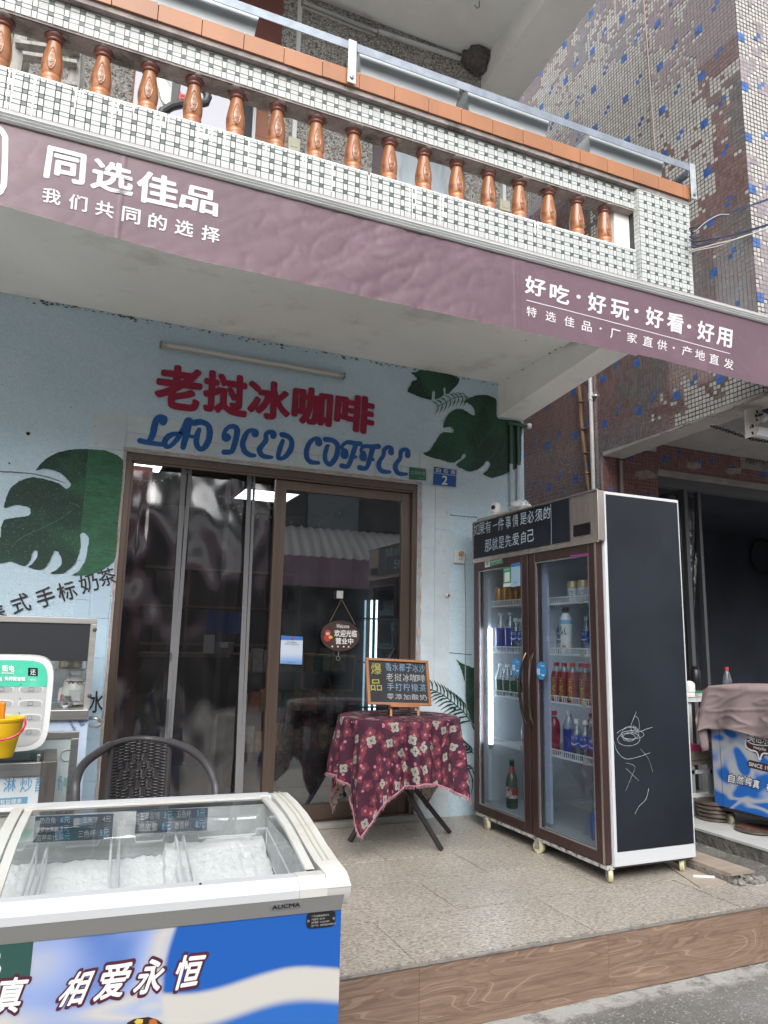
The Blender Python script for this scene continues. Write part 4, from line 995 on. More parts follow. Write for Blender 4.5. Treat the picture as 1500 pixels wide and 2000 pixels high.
MB().poly(P, (0, -1, 0), .03).build('shell', mat('pale_green_plastic', (.55, .60, .50), .35), t, bevel=.006)
P = [at(x, y, 1, 3.58) for x, y in ((338, 158), (353, 160), (352, 175), (344, 205), (334, 202))]
MB().poly(P, (0, -1, 0), .02).build('strap', mat('black_rubber', (.02, .02, .02)), t, bevel=.003)

# ================================================================== glass door drinks fridge
FX, FXR, FY0, FY1 = 2.51, 3.075, 3.02, 4.265
FB = mat('fridge_brown', (.085, .052, .048), .3, .6, var=.12, vs=3, dirt=((.30, .20, .16), 5, .68, .82), stretch=(6, 6, 1))
FST = mat('fridge_steel', (.50, .44, .40), .26, .8, var=.12, vs=3, stretch=(8, 8, .6))
BLK = mat('blackboard', (.009, .012, .018), .5, var=.35, vs=1.6, spec=.35, dirt=((.016, .021, .030), 2, .55, .8))
FWH = mat('fridge_white', (.66, .68, .70), .4, dirt=((.5, .5, .5), 12, .6, .75))
INN = mat('fridge_inside', (.36, .38, .41), .45)
fg = thing('drinks_fridge', 'tall two door glass drinks fridge with black chalk panels on castors beside the doorway', 'fridge', ((FX+FXR)/2, (FY0+FY1)/2, 0))
# cabinet shell, hollow
m = MB(); th = .045; z0, z1 = .075, 1.925
m.box((FX+.045, FY0, z0), (FXR, FY0+th, z1)); m.box((FX+.045, FY1-th, z0), (FXR, FY1, z1)); m.box((FXR-th, FY0+th, z0), (FXR, FY1-th, z1)); m.box((FX+.045, FY0+th, z0), (FXR-th, FY1-th, z0+.06)); m.box((FX+.045, FY0+th, 1.64), (FXR-th, FY1-th, z1))
m.build('cabinet', FWH, fg, smooth_=False)
m = MB(); a = FY0+th+.001; b = FY1-th-.001
m.box((FX+.05, a, .136), (FXR-th-.001, a+.004, 1.638)); m.box((FX+.05, b-.004, .136), (FXR-th-.001, b, 1.638)); m.box((FXR-th-.006, a+.004, .136), (FXR-th-.001, b-.004, 1.638)); m.box((FX+.05, a+.004, .1355), (FXR-th-.006, b-.004, .140)); m.box((FX+.05, a+.004, 1.634), (FXR-th-.006, b-.004, 1.638))
m.build('liner', INN, fg, smooth_=False)
# black side panel with chalk scribble
box('side_panel', (FX+.068, FY0-.004, .140), (FXR-.004, FY0, 1.908), BLK, fg)
m = MB(); m.box((FX+.046, FY0-.006, z0), (FX+.064, FY0, z1)); m.box((FXR-.003, FY0-.006, .142), (FXR+.002, FY0, z1)); m.box((FX+.064, FY0-.006, 1.911), (FXR-.003, FY0, z1)); m.box((FX+.064, FY0-.0065, z0), (FXR+.002, FY0, .138))
m.build('side_edging', mat('edging_white', (.52, .54, .56), .4), fg, smooth_=False)
CH = mat('chalk', (.40, .44, .48), .9); mb = MB(); random.seed(17)
def chalk(pts, w=.0016, mbb=None, ax=1, val=FY0-.0048):
    ribbon(mbb or mb, [at(x, y, ax, val) for x, y in pts], w, (0, -1, 0) if ax == 1 else (-1, 0, 0), rag=.8)
chalk([(1243, 1390), (1238, 1402), (1232, 1420), (1238, 1432), (1248, 1424), (1247, 1405), (1240, 1398)])
for k in range(4):
    cx, cy = 1226+random.uniform(-8, 8), 1436+random.uniform(-10, 12); rx, ry = random.uniform(12, 26), random.uniform(8, 30); ph = random.uniform(0, 6)
    chalk([(cx+rx*math.cos(ph+t*.7)*(1-t*.03), cy+ry*math.sin(ph+t*.7)*(1-t*.02)) for t in range(11)], .0015)
chalk([(1205, 1432), (1215, 1425), (1235, 1420), (1250, 1428), (1262, 1424), (1275, 1420)]); chalk([(1198, 1445), (1206, 1468), (1222, 1482), (1248, 1478), (1270, 1470)])
chalk([(1250, 1462), (1262, 1475), (1270, 1490), (1275, 1508)], .001); chalk([(1222, 1490), (1240, 1497), (1232, 1520), (1222, 1545)], .001); chalk([(1267, 1540), (1262, 1560), (1248, 1575), (1240, 1590)], .0018); chalk([(1222, 1500), (1248, 1525)], .001)
mb.build('chalk_scribble', CH, fg, smooth_=False)
# header with blackboard, steel end and display
box('header', (FX, FY0-.02, 1.660), (FX+.044, FY1, 1.925), FST, fg, bevel=.003)
box('header_board', (FX-.004, 3.232, 1.682), (FX, FY1-.012, 1.918), BLK, fg)
m = MB()
for y0, y1, za, zb in ((FY0-.02, FY1, 1.650, 1.660), (FY0-.02, FY1, 1.922, 1.930), (FY1-.01, FY1+.002, 1.66, 1.922)): m.box((FX-.008, y0, za), (FX+.002, y1, zb))
m.build('header_trim', FST, fg, smooth_=False)
q = [at(1117, 1045, 0, FX-.002), at(1152, 1036, 0, FX-.002)]
m = MB(); m.box((FX-.004, 3.062, 1.700), (FX, 3.20, 1.762)); m.build('display_window', mat('display_black', (.008, .008, .01), .2), fg, smooth_=False)
mb = MB(); X0 = FX-.0055
def hdr(s, quad, bold=.0):   # crop [880,940] x4.6875
    lay(mb, s, *[at(880+(x+random.uniform(-4, 4))/4.6875, 940+(y+random.uniform(-4, 4))/4.6875, 0, X0) for x, y in quad], bold=bold, jit=.003)
line1 = [('如', 208, 262), ('果', 262, 316), ('有', 318, 372), ('一', 385, 425), ('件', 435, 492), ('事', 502, 555), ('情', 568, 622), ('是', 636, 695), ('必', 705, 762), ('须', 772, 838), ('的', 852, 912)]
for s, a, b in line1:
    ya = 505-(a-208)*.235; h = 112 if s != '一' else 10; e = 0 if s != '一' else 50
    hdr(s, [(a, ya-e), (b, ya-e-13), (a, ya-h-e), (b, ya-h-13-e)])
for s, a, b in [('那', 315, 372), ('就', 382, 432), ('是', 440, 490), ('先', 500, 552), ('爱', 565, 625), ('自', 645, 690), ('己', 708, 760), ('。', 778, 795)]:
    ya = 650-(a-315)*.235; h = 110 if s != '。' else 18
    hdr(s, [(a, ya-(20 if s == '。' else 0)), (b, ya-13-(20 if s == '。' else 0)), (a, ya-h), (b, ya-h-13)])
ribbon(mb, [at(880+x/4.6875, 940+y/4.6875, 0, X0) for x, y in ((916, 205), (922, 400), (922, 580))], .003, (-1, 0, 0))
mb.build('chalk_lettering', mat('chalk_blue_white', (.42, .52, .60), .9), fg, smooth_=False)
# doors
FGL = glassmat('fridge_glass', (.80, .84, .86), gloss=.06, rough=.01, haze=.02, hazec=(.55, .60, .66))
LABF = {}
for k, (ya, yb, far) in enumerate(((3.026, 3.628, 0), (3.640, 4.262, 1))):
    m = MB(); w = .062
    m.box((FX, ya, .085), (FX+.042, ya+w, 1.652)); m.box((FX, yb-w, .085), (FX+.042, yb, 1.652)); m.box((FX, ya+w, 1.652-w*.9), (FX+.042, yb-w, 1.652)); m.box((FX, ya+w, .085), (FX+.042, yb-w, .085+w*.8))
    d = m.build('fridge_door', FB, fg, bevel=.004)
    box('pane', (FX+.014, ya+w, .085+w*.8), (FX+.020, yb-w, 1.652-w*.9), FGL, d)
    m = MB(); s_ = .009
    m.box((FX+.002, ya+w, .135), (FX+.012, ya+w+s_, 1.596)); m.box((FX+.002, yb-w-s_, .135), (FX+.012, yb-w, 1.596)); m.box((FX+.002, ya+w+s_, 1.587), (FX+.012, yb-w-s_, 1.596)); m.box((FX+.002, ya+w+s_, .135), (FX+.012, yb-w-s_, .144))
    m.build('inner_trim', mat('trim_steel', (.42, .41, .42), .25, .8), d, smooth_=False)
    hy = (yb-.03) if not far else (ya+.03); pts = [(FX-.004-.032*math.sin(math.pi*t/10)**.7 if 0 < t < 10 else FX+.002, hy+(-.014 if not far else .014)*math.sin(math.pi*t/10), .675+.40*t/10) for t in range(11)]
    MB().tube(pts, [.006]+[.0085]*9+[.006], 8).build('handle', mat('handle_bronze', (.12, .09, .08), .22, .9), d)
m = MB(); m.box((FX-.0015, 3.0265, .086), (FX-.0002, 3.040, 1.651)); m.build('edge_highlight', FST, fg, smooth_=False)  # pale strip added as the highlight along the door frame's outer edge
box('centre_post', (FX+.043, 3.60, .14), (FX+.075, 3.66, 1.63), mat('fridge_inside', (.3, .3, .3)), fg)
# light tube and its cover strips
LEDF = mat('fridge_led', (.95, .98, 1), .4, emit=(.84, .93, 1), es=11)
MB().tube([(FX+.058, 4.150, .50), (FX+.058, 4.150, 1.22)], .0135, 10).build('light_tube', LEDF, fg)
MB().tube([(FX+.058, 4.150, .475), (FX+.058, 4.150, .499)], .0145, 10).build('tube_cap', mat('grey_plastic', (.3, .3, .3)), fg)
box('cover_strip', (FX+.050, 4.165, .16), (FX+.075, 4.20, 1.62), mat('cover_strip_grey', (.42, .46, .52), .4), fg)
box('cover_strip', (FX+.044, 3.515, .16), (FX+.060, 3.562, 1.60), mat('cover_strip_lilac', (.42, .45, .60), .35), fg)
# castors
CW = mat('caster_cream', (.52, .48, .30), .5, var=.15, vs=20); CMt = mat('caster_metal', (.35, .34, .32), .4, .6, dirt=((.2, .12, .07), 30, .5, .7))
def caster(parent, x, y, z=0, r=.032, a=0, nm='caster'):
    d = Vector((math.sin(a), math.cos(a), 0))
    c = MB().lathe([(r*.55, -.011), (r, -.010), (r, .010), (r*.55, .011)], (x, y, z+r), 18, axis=(math.cos(a), -math.sin(a), 0)).build(nm, CW, parent)
    MB().lathe([(r*.3, -.0125), (r*.3, .0125)], (x, y, z+r), 10, axis=(math.cos(a), -math.sin(a), 0)).build('hub', mat('rust', (.12, .06, .035), .8), c)
    m = MB(); n = Vector((math.cos(a), -math.sin(a), 0))
    for s in (-1, 1): m.obox(Vector((x, y, z+r*.7))+n*(s*.015)-n*.001-d*.010, n*.002, d*.030, Vector((0, 0, r*1.3)))
    m.obox(Vector((x, y, z+2*r+.001))-n*.017-d*.012+d*.008, n*.034, d*.034, Vector((0, 0, .006)))
    m.build('fork', CMt, c, smooth_=False)
    return c
for x, y, a in ((2.545, 3.04, .5), (2.52, 3.58, -.3), (2.52, 4.12, .2), (3.02, 3.05, .9), (3.02, 4.2, .1)): caster(fg, x, y, 0, .033, a)
box('base_rail', (FX+.005, FY0, .062), (FX+.05, FY1, .080), mat('rail_scuffed', (.55, .54, .52), .5, .3, dirt=((.12, .11, .10), 30, .48, .6)), fg)
box('base_frame', (FX+.05, FY0+.005, .064), (FXR-.005, FY1, .0745), DARKFR, fg)
# shelves
WIRE = mat('shelf_wire_white', (.72, .74, .76), .4)
SH = {}
for k, (ya, yb, zz) in enumerate(((3.075, 3.60, (1.365, 1.083, .822, .532)), (3.66, 4.135, (1.372, 1.083, .812, .520)))):
    for z in zz:
        m = MB(); x0 = FX+.058; n = int((yb-ya)/.0165)
        m.box((x0, ya, z+.020), (x0+.005, yb, z+.026)); m.box((x0, ya, z-.016), (x0+.005, yb, z-.008))
        for i in range(n+1): y = ya+(yb-ya)*i/n; m.box((x0+.001, y-.002, z-.008), (x0+.004, y+.002, z+.020))
        for i in range(0, n+1): y = ya+(yb-ya)*i/n; m.box((x0+.005, y-.0015, z-.012), (FXR-.06, y+.0015, z-.009))
        s = m.build('shelf', WIRE, fg, smooth_=False)
        MB().box((x0-.004, ya+(yb-ya)*.25, z-.020), (x0-.001, ya+(yb-ya)*.25+.035, z+.012)).build('price_tag', mat('old_label', (.50, .46, .36), .7), s, smooth_=False)
# stickers on the glass
st = MB(); XS = FX-.0012
def stk(name, col, pts, xs=FX-.0015, par=fg, texts=()):
    q = [at(x, y, 0, xs) for x, y in pts]
    o = MB().poly([q[0], q[1], q[3], q[2]], (-1, 0, 0), .001).build(name, mat('stk_'+name+'_%.2f%.2f%.2f' % col, col, .4), par, smooth_=False)
    for s, u0, v0, u1, v1, cc in texts:
        f = lambda u, v: q[0].lerp(q[1], u).lerp(q[2].lerp(q[3], u), v)+Vector((-.0012, 0, 0))
        lay(MB(), s, f(u0, v0), f(u1, v0), f(u0, v1), f(u1, v1), bold=.01).build('lettering', mat('stkp_%.2f%.2f%.2f' % cc, cc, .6), o, smooth_=False)
    return o
stk('green_sticker', (.03, .20, .11), [(957, 1107), (982, 1100), (957, 1093), (981, 1088)], texts=[('食品安全公示', .06, .45, .95, .8, (.6, .65, .6)), ('扫码了解详情', .1, .15, .8, .35, (.5, .55, .5))])
stk('white_sticker', (.55, .56, .57), [(947, 1109), (957, 1106.5), (947, 1095), (956.5, 1092)], texts=[('合', .25, .3, .75, .8, (.05, .05, .06))])
stk('pay_card', (.02, .30, .14), [(983, 1147), (997.5, 1145), (983, 1110), (997, 1108)], texts=[('推荐使用', .15, .86, .85, .94, (.7, .75, .7))])
stk('pay_card_field', (.60, .62, .62), [(985.5, 1137), (995, 1135.5), (985.5, 1118.5), (995, 1117)], xs=FX-.0028)
stk('pay_card_field', (.60, .62, .62), [(983, 1147), (997.5, 1145), (983, 1140), (997.5, 1138.5)], xs=FX-.0028)
stk('blue_card', (.30, .42, .55), [(998, 1147), (1016, 1144), (998, 1102), (1015.5, 1098)], texts=[('扫一扫付款', .1, .88, .9, .95, (.05, .12, .30)), ('服务', .3, .14, .7, .2, (.05, .12, .30))])
stk('blue_card_band', (.04, .18, .45), [(998, 1108), (1015.5, 1105), (998, 1102), (1015.5, 1098)], xs=FX-.0028)
stk('maker_badge', (.025, .025, .04), [(931, 1117), (944.5, 1114), (931, 1112), (944.5, 1109)], texts=[('COOLER', .1, .3, .9, .7, (.3, .3, .35))][:0])
stk('purple_strip', (.28, .03, .20), [(1114, 1088), (1149, 1083), (1114, 1084.5), (1149, 1080)])
def disc(cy, cz, ry, rz, x, m_, name):
    return MB().poly([(x, cy+ry*math.cos(t), cz+rz*math.sin(t)) for t in [-i*2*math.pi/28 for i in range(28)]], (-1, 0, 0), .001).build(name, m_, fg, smooth_=False)
STB = mat('sticker_blue', (.03, .22, .50), .35)
for px, py in ((1008, 1302), (1057, 1310)):
    p = at(px, py, 0, FX-.0015); o = disc(p.y, p.z, .046, .050, FX-.0015, STB, 'round_sticker')
    lay(MB(), '拉' if px > 1030 else '拉', (FX-.0030, p.y+.036, p.z-.022), (FX-.0030, p.y+.008, p.z-.022), (FX-.0030, p.y+.036, p.z+.012), bold=.03).build('lettering', WH, o, smooth_=False)
    mb = MB(); ribbon(mb, [(FX-.0030, p.y+.0, p.z+.03), (FX-.003, p.y-.02, p.z+.026), (FX-.003, p.y-.032, p.z+.032)], .003, (-1, 0, 0)); ribbon(mb, [(FX-.0030, p.y-.005, p.z-.02), (FX-.003, p.y-.02, p.z-.026), (FX-.003, p.y-.03, p.z-.018)], .006, (-1, 0, 0)); mb.build('print', WH, o, smooth_=False)

# ---- camera, bag and board on top of the fridge
t = thing('cover_board', 'thin grey board lying on top of the fridge under the little camera', 'board', (2.62, 4.0, 1.93)); MB().obox((2.53, 3.75, 1.931), (.16, .02, 0), (-.02, .47, 0), (0, 0, .016)).build('board', mat('board_grey', (.33, .32, .28), .7, var=.1), t, bevel=.002)
def pantilt(name, lab, c, face, s=1.0):
    t = thing(name, lab, 'camera', c); c = Vector(c)
    MB().lathe([(.034*s, 0), (.036*s, .004*s), (.035*s, .022*s), (.030*s, .026*s)], c, 20).build('foot', mat('camera_white', (.70, .68, .66), .35), t)
    MB().lathe([(.030*s, .026*s), (.037*s, .032*s), (.038*s, .070*s), (.034*s, .088*s), (.022*s, .100*s), (.004*s, .104*s)], c, 22).build('head', mat('camera_white', (.7, .7, .7)), t)
    f = Vector(face).normalized(); MB().ball(c+Vector((0, 0, .062*s))+f*.022*s, .0215*s, 16).build('lens', mat('lens_black', (.01, .01, .012), .12), t)
    return t
pantilt('security_camera', 'small white pan and tilt camera with a black lens on top of the drinks fridge', (2.585, 4.10, 1.9475), (-1, -.45, .1), .95)
t = thing('plastic_bag', 'crumpled clear plastic bag lying on top of the fridge beside the camera', 'bag', (2.60, 3.86, 1.947))
def bagf(u, v):
    a = 2*math.pi*u; ph = math.pi*v; d = Vector((math.sin(ph)*math.cos(a), math.sin(ph)*math.sin(a), math.cos(ph)))
    k = 1+.45*noise.noise(d*2.1+Vector((3, 1, 0)))+.22*noise.noise(d*6); q = Vector((2.61, 3.86, 1.985))+Vector((d.x*.06, d.y*.075, d.z*.036))*k; q.z = max(q.z, 1.948); return q
MB().grid(lambda u, v: bagf(u, 1-v), 26, 16).build('film', mat('bag_film', (.55, .57, .58), .25, spec=.8), t, ang=180)

# ---- bottles and cans
CLEAR = glassmat('clear_bottle', (.78, .83, .86), gloss=.16, rough=.05, haze=.22, hazec=(.55, .62, .68))
CAPW = mat('cap_white', (.72, .74, .76), .4); CAPR = mat('cap_red', (.50, .03, .04), .4)
LBLUE = mat('label_blue', (.02, .06, .35), .35, var=.2, vs=30)
PROTO = {}
def bottle(kind, name, label, x, y, z, group, s=1.0):
    """first of a kind is built, the rest are copies"""
    if kind in PROTO:
        r = dup(PROTO[kind], Vector((x, y, z))-PROTO[kind].location, random.uniform(-.15, .15), label, group); r.name = name; return r
    cat = 'can' if 'can' in name else ('cup' if 'cup' in name else ('carton' if 'carton' in name else 'bottle'))
    t = thing(name, label, cat, (x, y, z), 0, group); PROTO[kind] = t; c = (x, y, z)
    def L(nm, prof, mm, n=16, par=t): return MB().lathe(prof, c, n).build(nm, mm, par, ang=50)
    def wraptext(s_, z0, z1, r, mm, half=.45, a0=math.pi, vert=False, nm='lettering', par=t, bold=.03):
        mb = MB()
        items = [(s_, z0, z1)] if not vert else [(ch, z1-(i+1)*(z1-z0)/len(s_)+.002, z1-i*(z1-z0)/len(s_)-.002) for i, ch in enumerate(s_)]
        for ch, a, b in items:
            vs, fs = glyphs(ch, 0); xx = [q[0] for q in vs]; yy = [q[1] for q in vs]
            P = []
            for u, v in vs:
                th_ = a0+(((u-min(xx))/(max(xx)-min(xx)))*2-1)*half; P.append((x+(r+.0008)*math.cos(th_), y+(r+.0008)*math.sin(th_), z+a+(v-min(yy))/(max(yy)-min(yy))*(b-a)))
            mb.add(P, fs)
        mb.build(nm, mm, par, smooth_=False)
    A0 = math.pi+.35
    if kind == 'goldcan':
        L('can_body', [(.022, 0), (.027, .006), (.027, .108), (.023, .116)], mat('can_gold', (.52, .26, .05), .35, .5, var=.25, vs=30)); L('can_lid', [(.0228, .1165), (.024, .121), (.020, .121)], STAIN); wraptext('红', .03, .07, .027, mat('sign_red', (.4, .03, .03)), .5, A0)
    elif kind == 'whitecan':
        L('can_body', [(.030, 0), (.0335, .006), (.0335, .080)], mat('can_white', (.58, .60, .62), .35)); L('gold_band', [(.0335, .0802), (.0335, .108), (.028, .118), (.028, .121)], mat('can_gold_top', (.50, .40, .22), .4, .4)); wraptext('元气', .048, .066, .0335, mat('print_navy', (.05, .07, .15), .6), .6, A0); wraptext('森林', .026, .044, .0335, mat('print_navy', (.05, .07, .15)), .6, A0, nm='lettering')
    elif kind == 'isotonic':
        L('body', [(.029, 0), (.032, .008), (.031, .05), (.032, .06), (.032, .115), (.030, .14), (.014, .175), (.0125, .19)], CLEAR); L('label_wrap', [(.0326, .068), (.0326, .128)], LBLUE); L('cap', [(.0145, .187), (.0145, .207), (.013, .209)], CAPW)
        wraptext('宝矿力', .105, .122, .0328, WH, .55, A0); mb = MB(); ribbon(mb, [(x+.0338*math.cos(A0+t_), y+.0338*math.sin(A0+t_), z+.090-.010*math.cos(t_*2.2)) for t_ in (-.8, -.4, 0, .4, .8)], [.002, .005, .007, .004, .002], (-1, -.35, 0)); mb.build('swoosh', WH, t, smooth_=False)
    elif kind == 'bigblue':
        L('body', [(.031, 0), (.035, .01), (.033, .08), (.035, .12), (.034, .16), (.016, .215), (.014, .23)], CLEAR); L('label_wrap', [(.0352, .012), (.0335, .08), (.0355, .12), (.0345, .15)], mat('label_deep_blue', (.02, .03, .26), .3, var=.4, vs=60)); L('cap', [(.0155, .229), (.0155, .247)], mat('cap_clear', (.6, .63, .66), .3))
    elif kind == 'green':
        L('body', [(.029, 0), (.033, .008), (.031, .05), (.033, .09), (.031, .12), (.015, .165), (.013, .18)], CLEAR); L('green_wrap', [(.0334, .010), (.0314, .05), (.0334, .085), (.0332, .10)], mat('label_green', (.02, .075, .035), .3, var=.7, vs=70)); L('cap', [(.0145, .178), (.0145, .197)], CAPW)
    elif kind == 'redtea':
        L('body', [(.030, 0), (.033, .006), (.033, .135), (.026, .165)], mat('herbal_red', (.20, .008, .016), .3, var=.15, vs=20)); L('neck', [(.026, .165), (.015, .182), (.014, .194)], CLEAR); L('cap', [(.0155, .193), (.0155, .213)], CAPR)
        wraptext('王老吉', .016, .135, .0333, mat('yellow_print', (.75, .62, .05), .5), .42, A0, True, bold=.05)
    elif kind == 'redbottle':
        L('body', [(.030, 0), (.034, .008), (.027, .05), (.032, .10), (.034, .15), (.030, .175), (.015, .20)], mat('cola_red', (.20, .012, .03), .25, var=.3, vs=18)); L('neck', [(.015, .20), (.014, .215)], CLEAR); L('cap', [(.0155, .214), (.0155, .235)], CAPR)
    elif kind == 'carton':
        MB().box((x-.03, y-.03, z), (x+.03, y+.03, z+.155)).build('carton_body', mat('carton_blue', (.05, .30, .62), .4, fn=lambda nt, v, b: mixc(nt, smooth(nt, noi(nt, v, 22, 2), .48, .52), (.04, .28, .60), (.62, .66, .70))), t, bevel=.003); L('cap', [(.012, .1555), (.012, .170)], CAPW)
    elif kind == 'milk':
        L('body', [(.034, 0), (.037, .008), (.031, .07), (.034, .11), (.037, .16), (.034, .195), (.018, .225)], mat('milk_white', (.66, .68, .70), .35)); L('blue_shoulder', [(.0374, .165), (.0352, .188)], mat('pale_blue', (.22, .42, .62), .4)); L('cap', [(.019, .2325), (.019, .258)], mat('cap_black', (.03, .03, .035), .4))
        wraptext('気', .105, .155, .0365, mat('print_black', (.01, .01, .01), .6), .6, A0); mb = MB(); 
        mb.poly([(x+.0352*math.cos(A0+.1+a_), y+.0352*math.sin(A0+.1+a_), z+.035+.016*b_) for a_, b_ in [(math.cos(k)*.35, math.sin(k)) for k in [i*.785 for i in range(8)]]]); mb.build('fruit_print', mat('orange_print', (.55, .22, .04), .5), t, smooth_=False)
    elif kind == 'cup':
        L('cup_body', [(.026, 0), (.030, .055)], mat('green_drink', (.03, .10, .05), .3, var=.4, vs=40)); L('cup_rim', [(.030, .0555), (.034, .10), (.032, .118), (.028, .124)], CLEAR)
    elif kind == 'beer':
        L('body', [(.034, 0), (.037, .008), (.037, .15), (.030, .185), (.0155, .215), (.0145, .275)], mat('beer_green', (.012, .055, .025), .12, coat=.4)); L('label_wrap', [(.0374, .060), (.0374, .125)], mat('beer_label', (.30, .03, .03), .5, dirt=((.55, .52, .45), 25, .5, .55))); L('neck_label', [(.0225, .205), (.0152, .245)], mat('beer_neck', (.38, .03, .03), .5)); L('cap', [(.0165, .274), (.0165, .284)], mat('crown_cap', (.10, .20, .12), .3, .5))
        wraptext('啤酒', .075, .105, .0378, WH, .6, A0)
    elif kind == 'blueliquid':
        L('body', [(.032, 0), (.036, .01), (.036, .09), (.030, .125), (.016, .145)], mat('liquid_blue', (.06, .13, .42), .3, var=.2)); L('neck', [(.0165, .145), (.0145, .158)], CLEAR); L('cap', [(.0165, .158), (.0165, .18)], CAPW)
    return t
random.seed(12)
ORD = ['first', 'second', 'third', 'fourth', 'fifth', 'sixth', 'seventh', 'eighth', 'ninth', 'tenth', 'eleventh', 'twelfth', 'thirteenth', 'fourteenth', 'fifteenth', 'sixteenth', 'seventeenth', 'eighteenth']
def lab2(kind, z, i, n, wd, y):
    what = {'goldcan': 'gold and red drink can', 'whitecan': 'white can with gold top', 'bigblue': 'deep blue wrapped bottle', 'isotonic': 'blue label bottle', 'green': 'green wrapped bottle', 'redtea': 'red tea bottle', 'redbottle': 'waisted dark red bottle'}[kind]
    sh = 'top' if z > 1.3 else ('second' if z > 1 else ('third' if z > .7 else 'lowest'))
    return '%s, %s in the %s row, %s shelf, %s fridge door' % (what, ORD[i], wd, sh, 'left' if y > 3.65 else 'right')
RB = (('goldcan', 'gold_drink_can', 'gold and red drink can on the top shelf behind the left fridge door', 1.372, [(2.60, y) for y in (4.09, 4.02, 3.955, 3.89, 3.82, 3.75)]+[(2.68, 3.86), (2.68, 3.99)], 'gold cans in the fridge'),
 ('whitecan', 'white_drink_can', 'white can with a gold top on the upper right fridge shelf', 1.365, [(2.62, y) for y in (3.36, 3.27, 3.19)]+[(2.70, 3.31), (2.7, 3.22)], 'white cans in the fridge'),
 ('bigblue', 'blue_wrapped_bottle', 'large bottle in a sparkling deep blue wrap at the far end of its shelf', 1.083, [(2.61, 4.09), (2.62, 3.995)], 'large blue wrapped bottles'),
 ('isotonic', 'water_bottle', 'clear bottle with a white cap and bright blue label standing behind the fridge glass', 1.083, [(2.60, y) for y in (3.90, 3.825, 3.75)]+[(2.68, 4.06), (2.68, 3.965), (2.68, 3.87), (2.68, 3.79)]+[(2.70, 3.27), (2.70, 3.19), (2.70, 3.35), (2.70, 3.12), (2.66, 3.52)], 'blue label bottles'),
 ('milk', 'white_milk_bottle', 'white shaped bottle with a pale blue shoulder and black cap on the second shelf', 1.083, [(2.60, 3.405)], None),
 ('green', 'green_wrapped_bottle', 'clear bottle with dark green leaves print and white cap on the third shelf', .812, [(2.60, y) for y in (4.08, 4.00, 3.92, 3.84, 3.76)]+[(2.68, 4.04), (2.68, 3.96), (2.68, 3.88)], 'green wrapped bottles'),
 ('redtea', 'red_tea_bottle', 'red herbal tea bottle with yellow characters on the third shelf of the right door', .822, [(2.60, y) for y in (3.50, 3.43, 3.355, 3.25, 3.17)]+[(2.68, 3.46), (2.68, 3.38), (2.68, 3.30), (2.68, 3.2)], 'red tea bottles'),
 ('carton', 'blue_carton', 'blue and white drink carton at the right end of the red tea shelf', .822, [(2.605, 3.095)], None),
 ('redbottle', 'red_soda_bottle', 'waisted dark red soda bottle on the lowest right shelf', .532, [(2.60, 3.53), (2.72, 3.36)], 'waisted red bottles'),
 ('bigblue', 'blue_wrapped_bottle', 'blue wrapped bottle beside the red soda bottle on the lowest right shelf', .532, [(2.61, 3.41)], None),
 ('isotonic', 'water_bottle', 'clear bottle with a white cap and blue label on the lowest shelf of the right door', .532, [(2.60, y) for y in (3.33, 3.26, 3.185, 3.11)]+[(2.68, y) for y in (3.30, 3.22, 3.14)], 'blue label bottles on the lowest shelf'),
 ('cup', 'drink_cup', 'clear cup half full of dark green drink alone on the lowest left shelf', .520, [(2.64, 3.86)], None),
 ('beer', 'beer_bottle', 'green beer bottle with red labels standing on the fridge floor', .141, [(2.63, 4.01)], None),
 ('blueliquid', 'blue_liquid_bottle', 'short bottle of blue liquid with a white cap on the fridge floor', .141, [(2.64, 3.235)], None))
for kind, nm, lab, z, spots, grp in RB:
    front = sorted([s for s in spots if s[0] < 2.66], key=lambda s: -s[1]); rear = sorted([s for s in spots if s[0] >= 2.66], key=lambda s: -s[1])
    for (x, y) in spots:
        row, wd = (front, 'front') if (x, y) in front else (rear, 'rear')
        l2 = lab if len(spots) == 1 else lab2(kind, z, row.index((x, y)), len(row), wd, y)
        bottle(kind, nm, l2, x, y, z-.0085 if z > .2 else z, grp)

# ================================================================== table with flowered cloth, menu board
TX, TY, TZ, TR = 1.865, 4.02, .70, .335
tb = thing('folding_table', 'small round folding table with crossed black legs under the flowered cloth', 'table', (TX, TY, 0))
MB().lathe([(TR-.01, TZ-.025), (TR, TZ-.02), (TR, TZ-.006), (TR-.004, TZ-.003)], (TX, TY, 0), 40).build('tabletop', mat('table_board', (.2, .15, .1), .6), tb)
LEG = mat('black_leg', (.018, .019, .021), .4)
fA, fB, fC, fD = at(862, 1661, 2, 0), at(683, 1645, 2, 0), at(878, 1627, 2, 0), at(716, 1618, 2, 0)
tA, tB = Vector((fB.x+.10, fB.y-.10, TZ-.03)), Vector((fA.x-.10, fA.y+.25, TZ-.03))
def legbar(a, b): 
    o = MB().bar(a, b, .022, .036, up=(0, 1, 0)).build('leg', LEG, tb, bevel=.003); return o
legbar(fA+Vector((0, 0, .004)), Vector((1.62, fA.y+.12, TZ-.03))); legbar(fB+Vector((0, 0, .004)), Vector((2.06, fB.y-.02, TZ-.03)))
legbar(fC+Vector((0, 0, .004)), Vector((1.66, fC.y-.02, TZ-.03))); legbar(fD+Vector((0, 0, .004)), Vector((2.08, fD.y-.05, TZ-.03)))
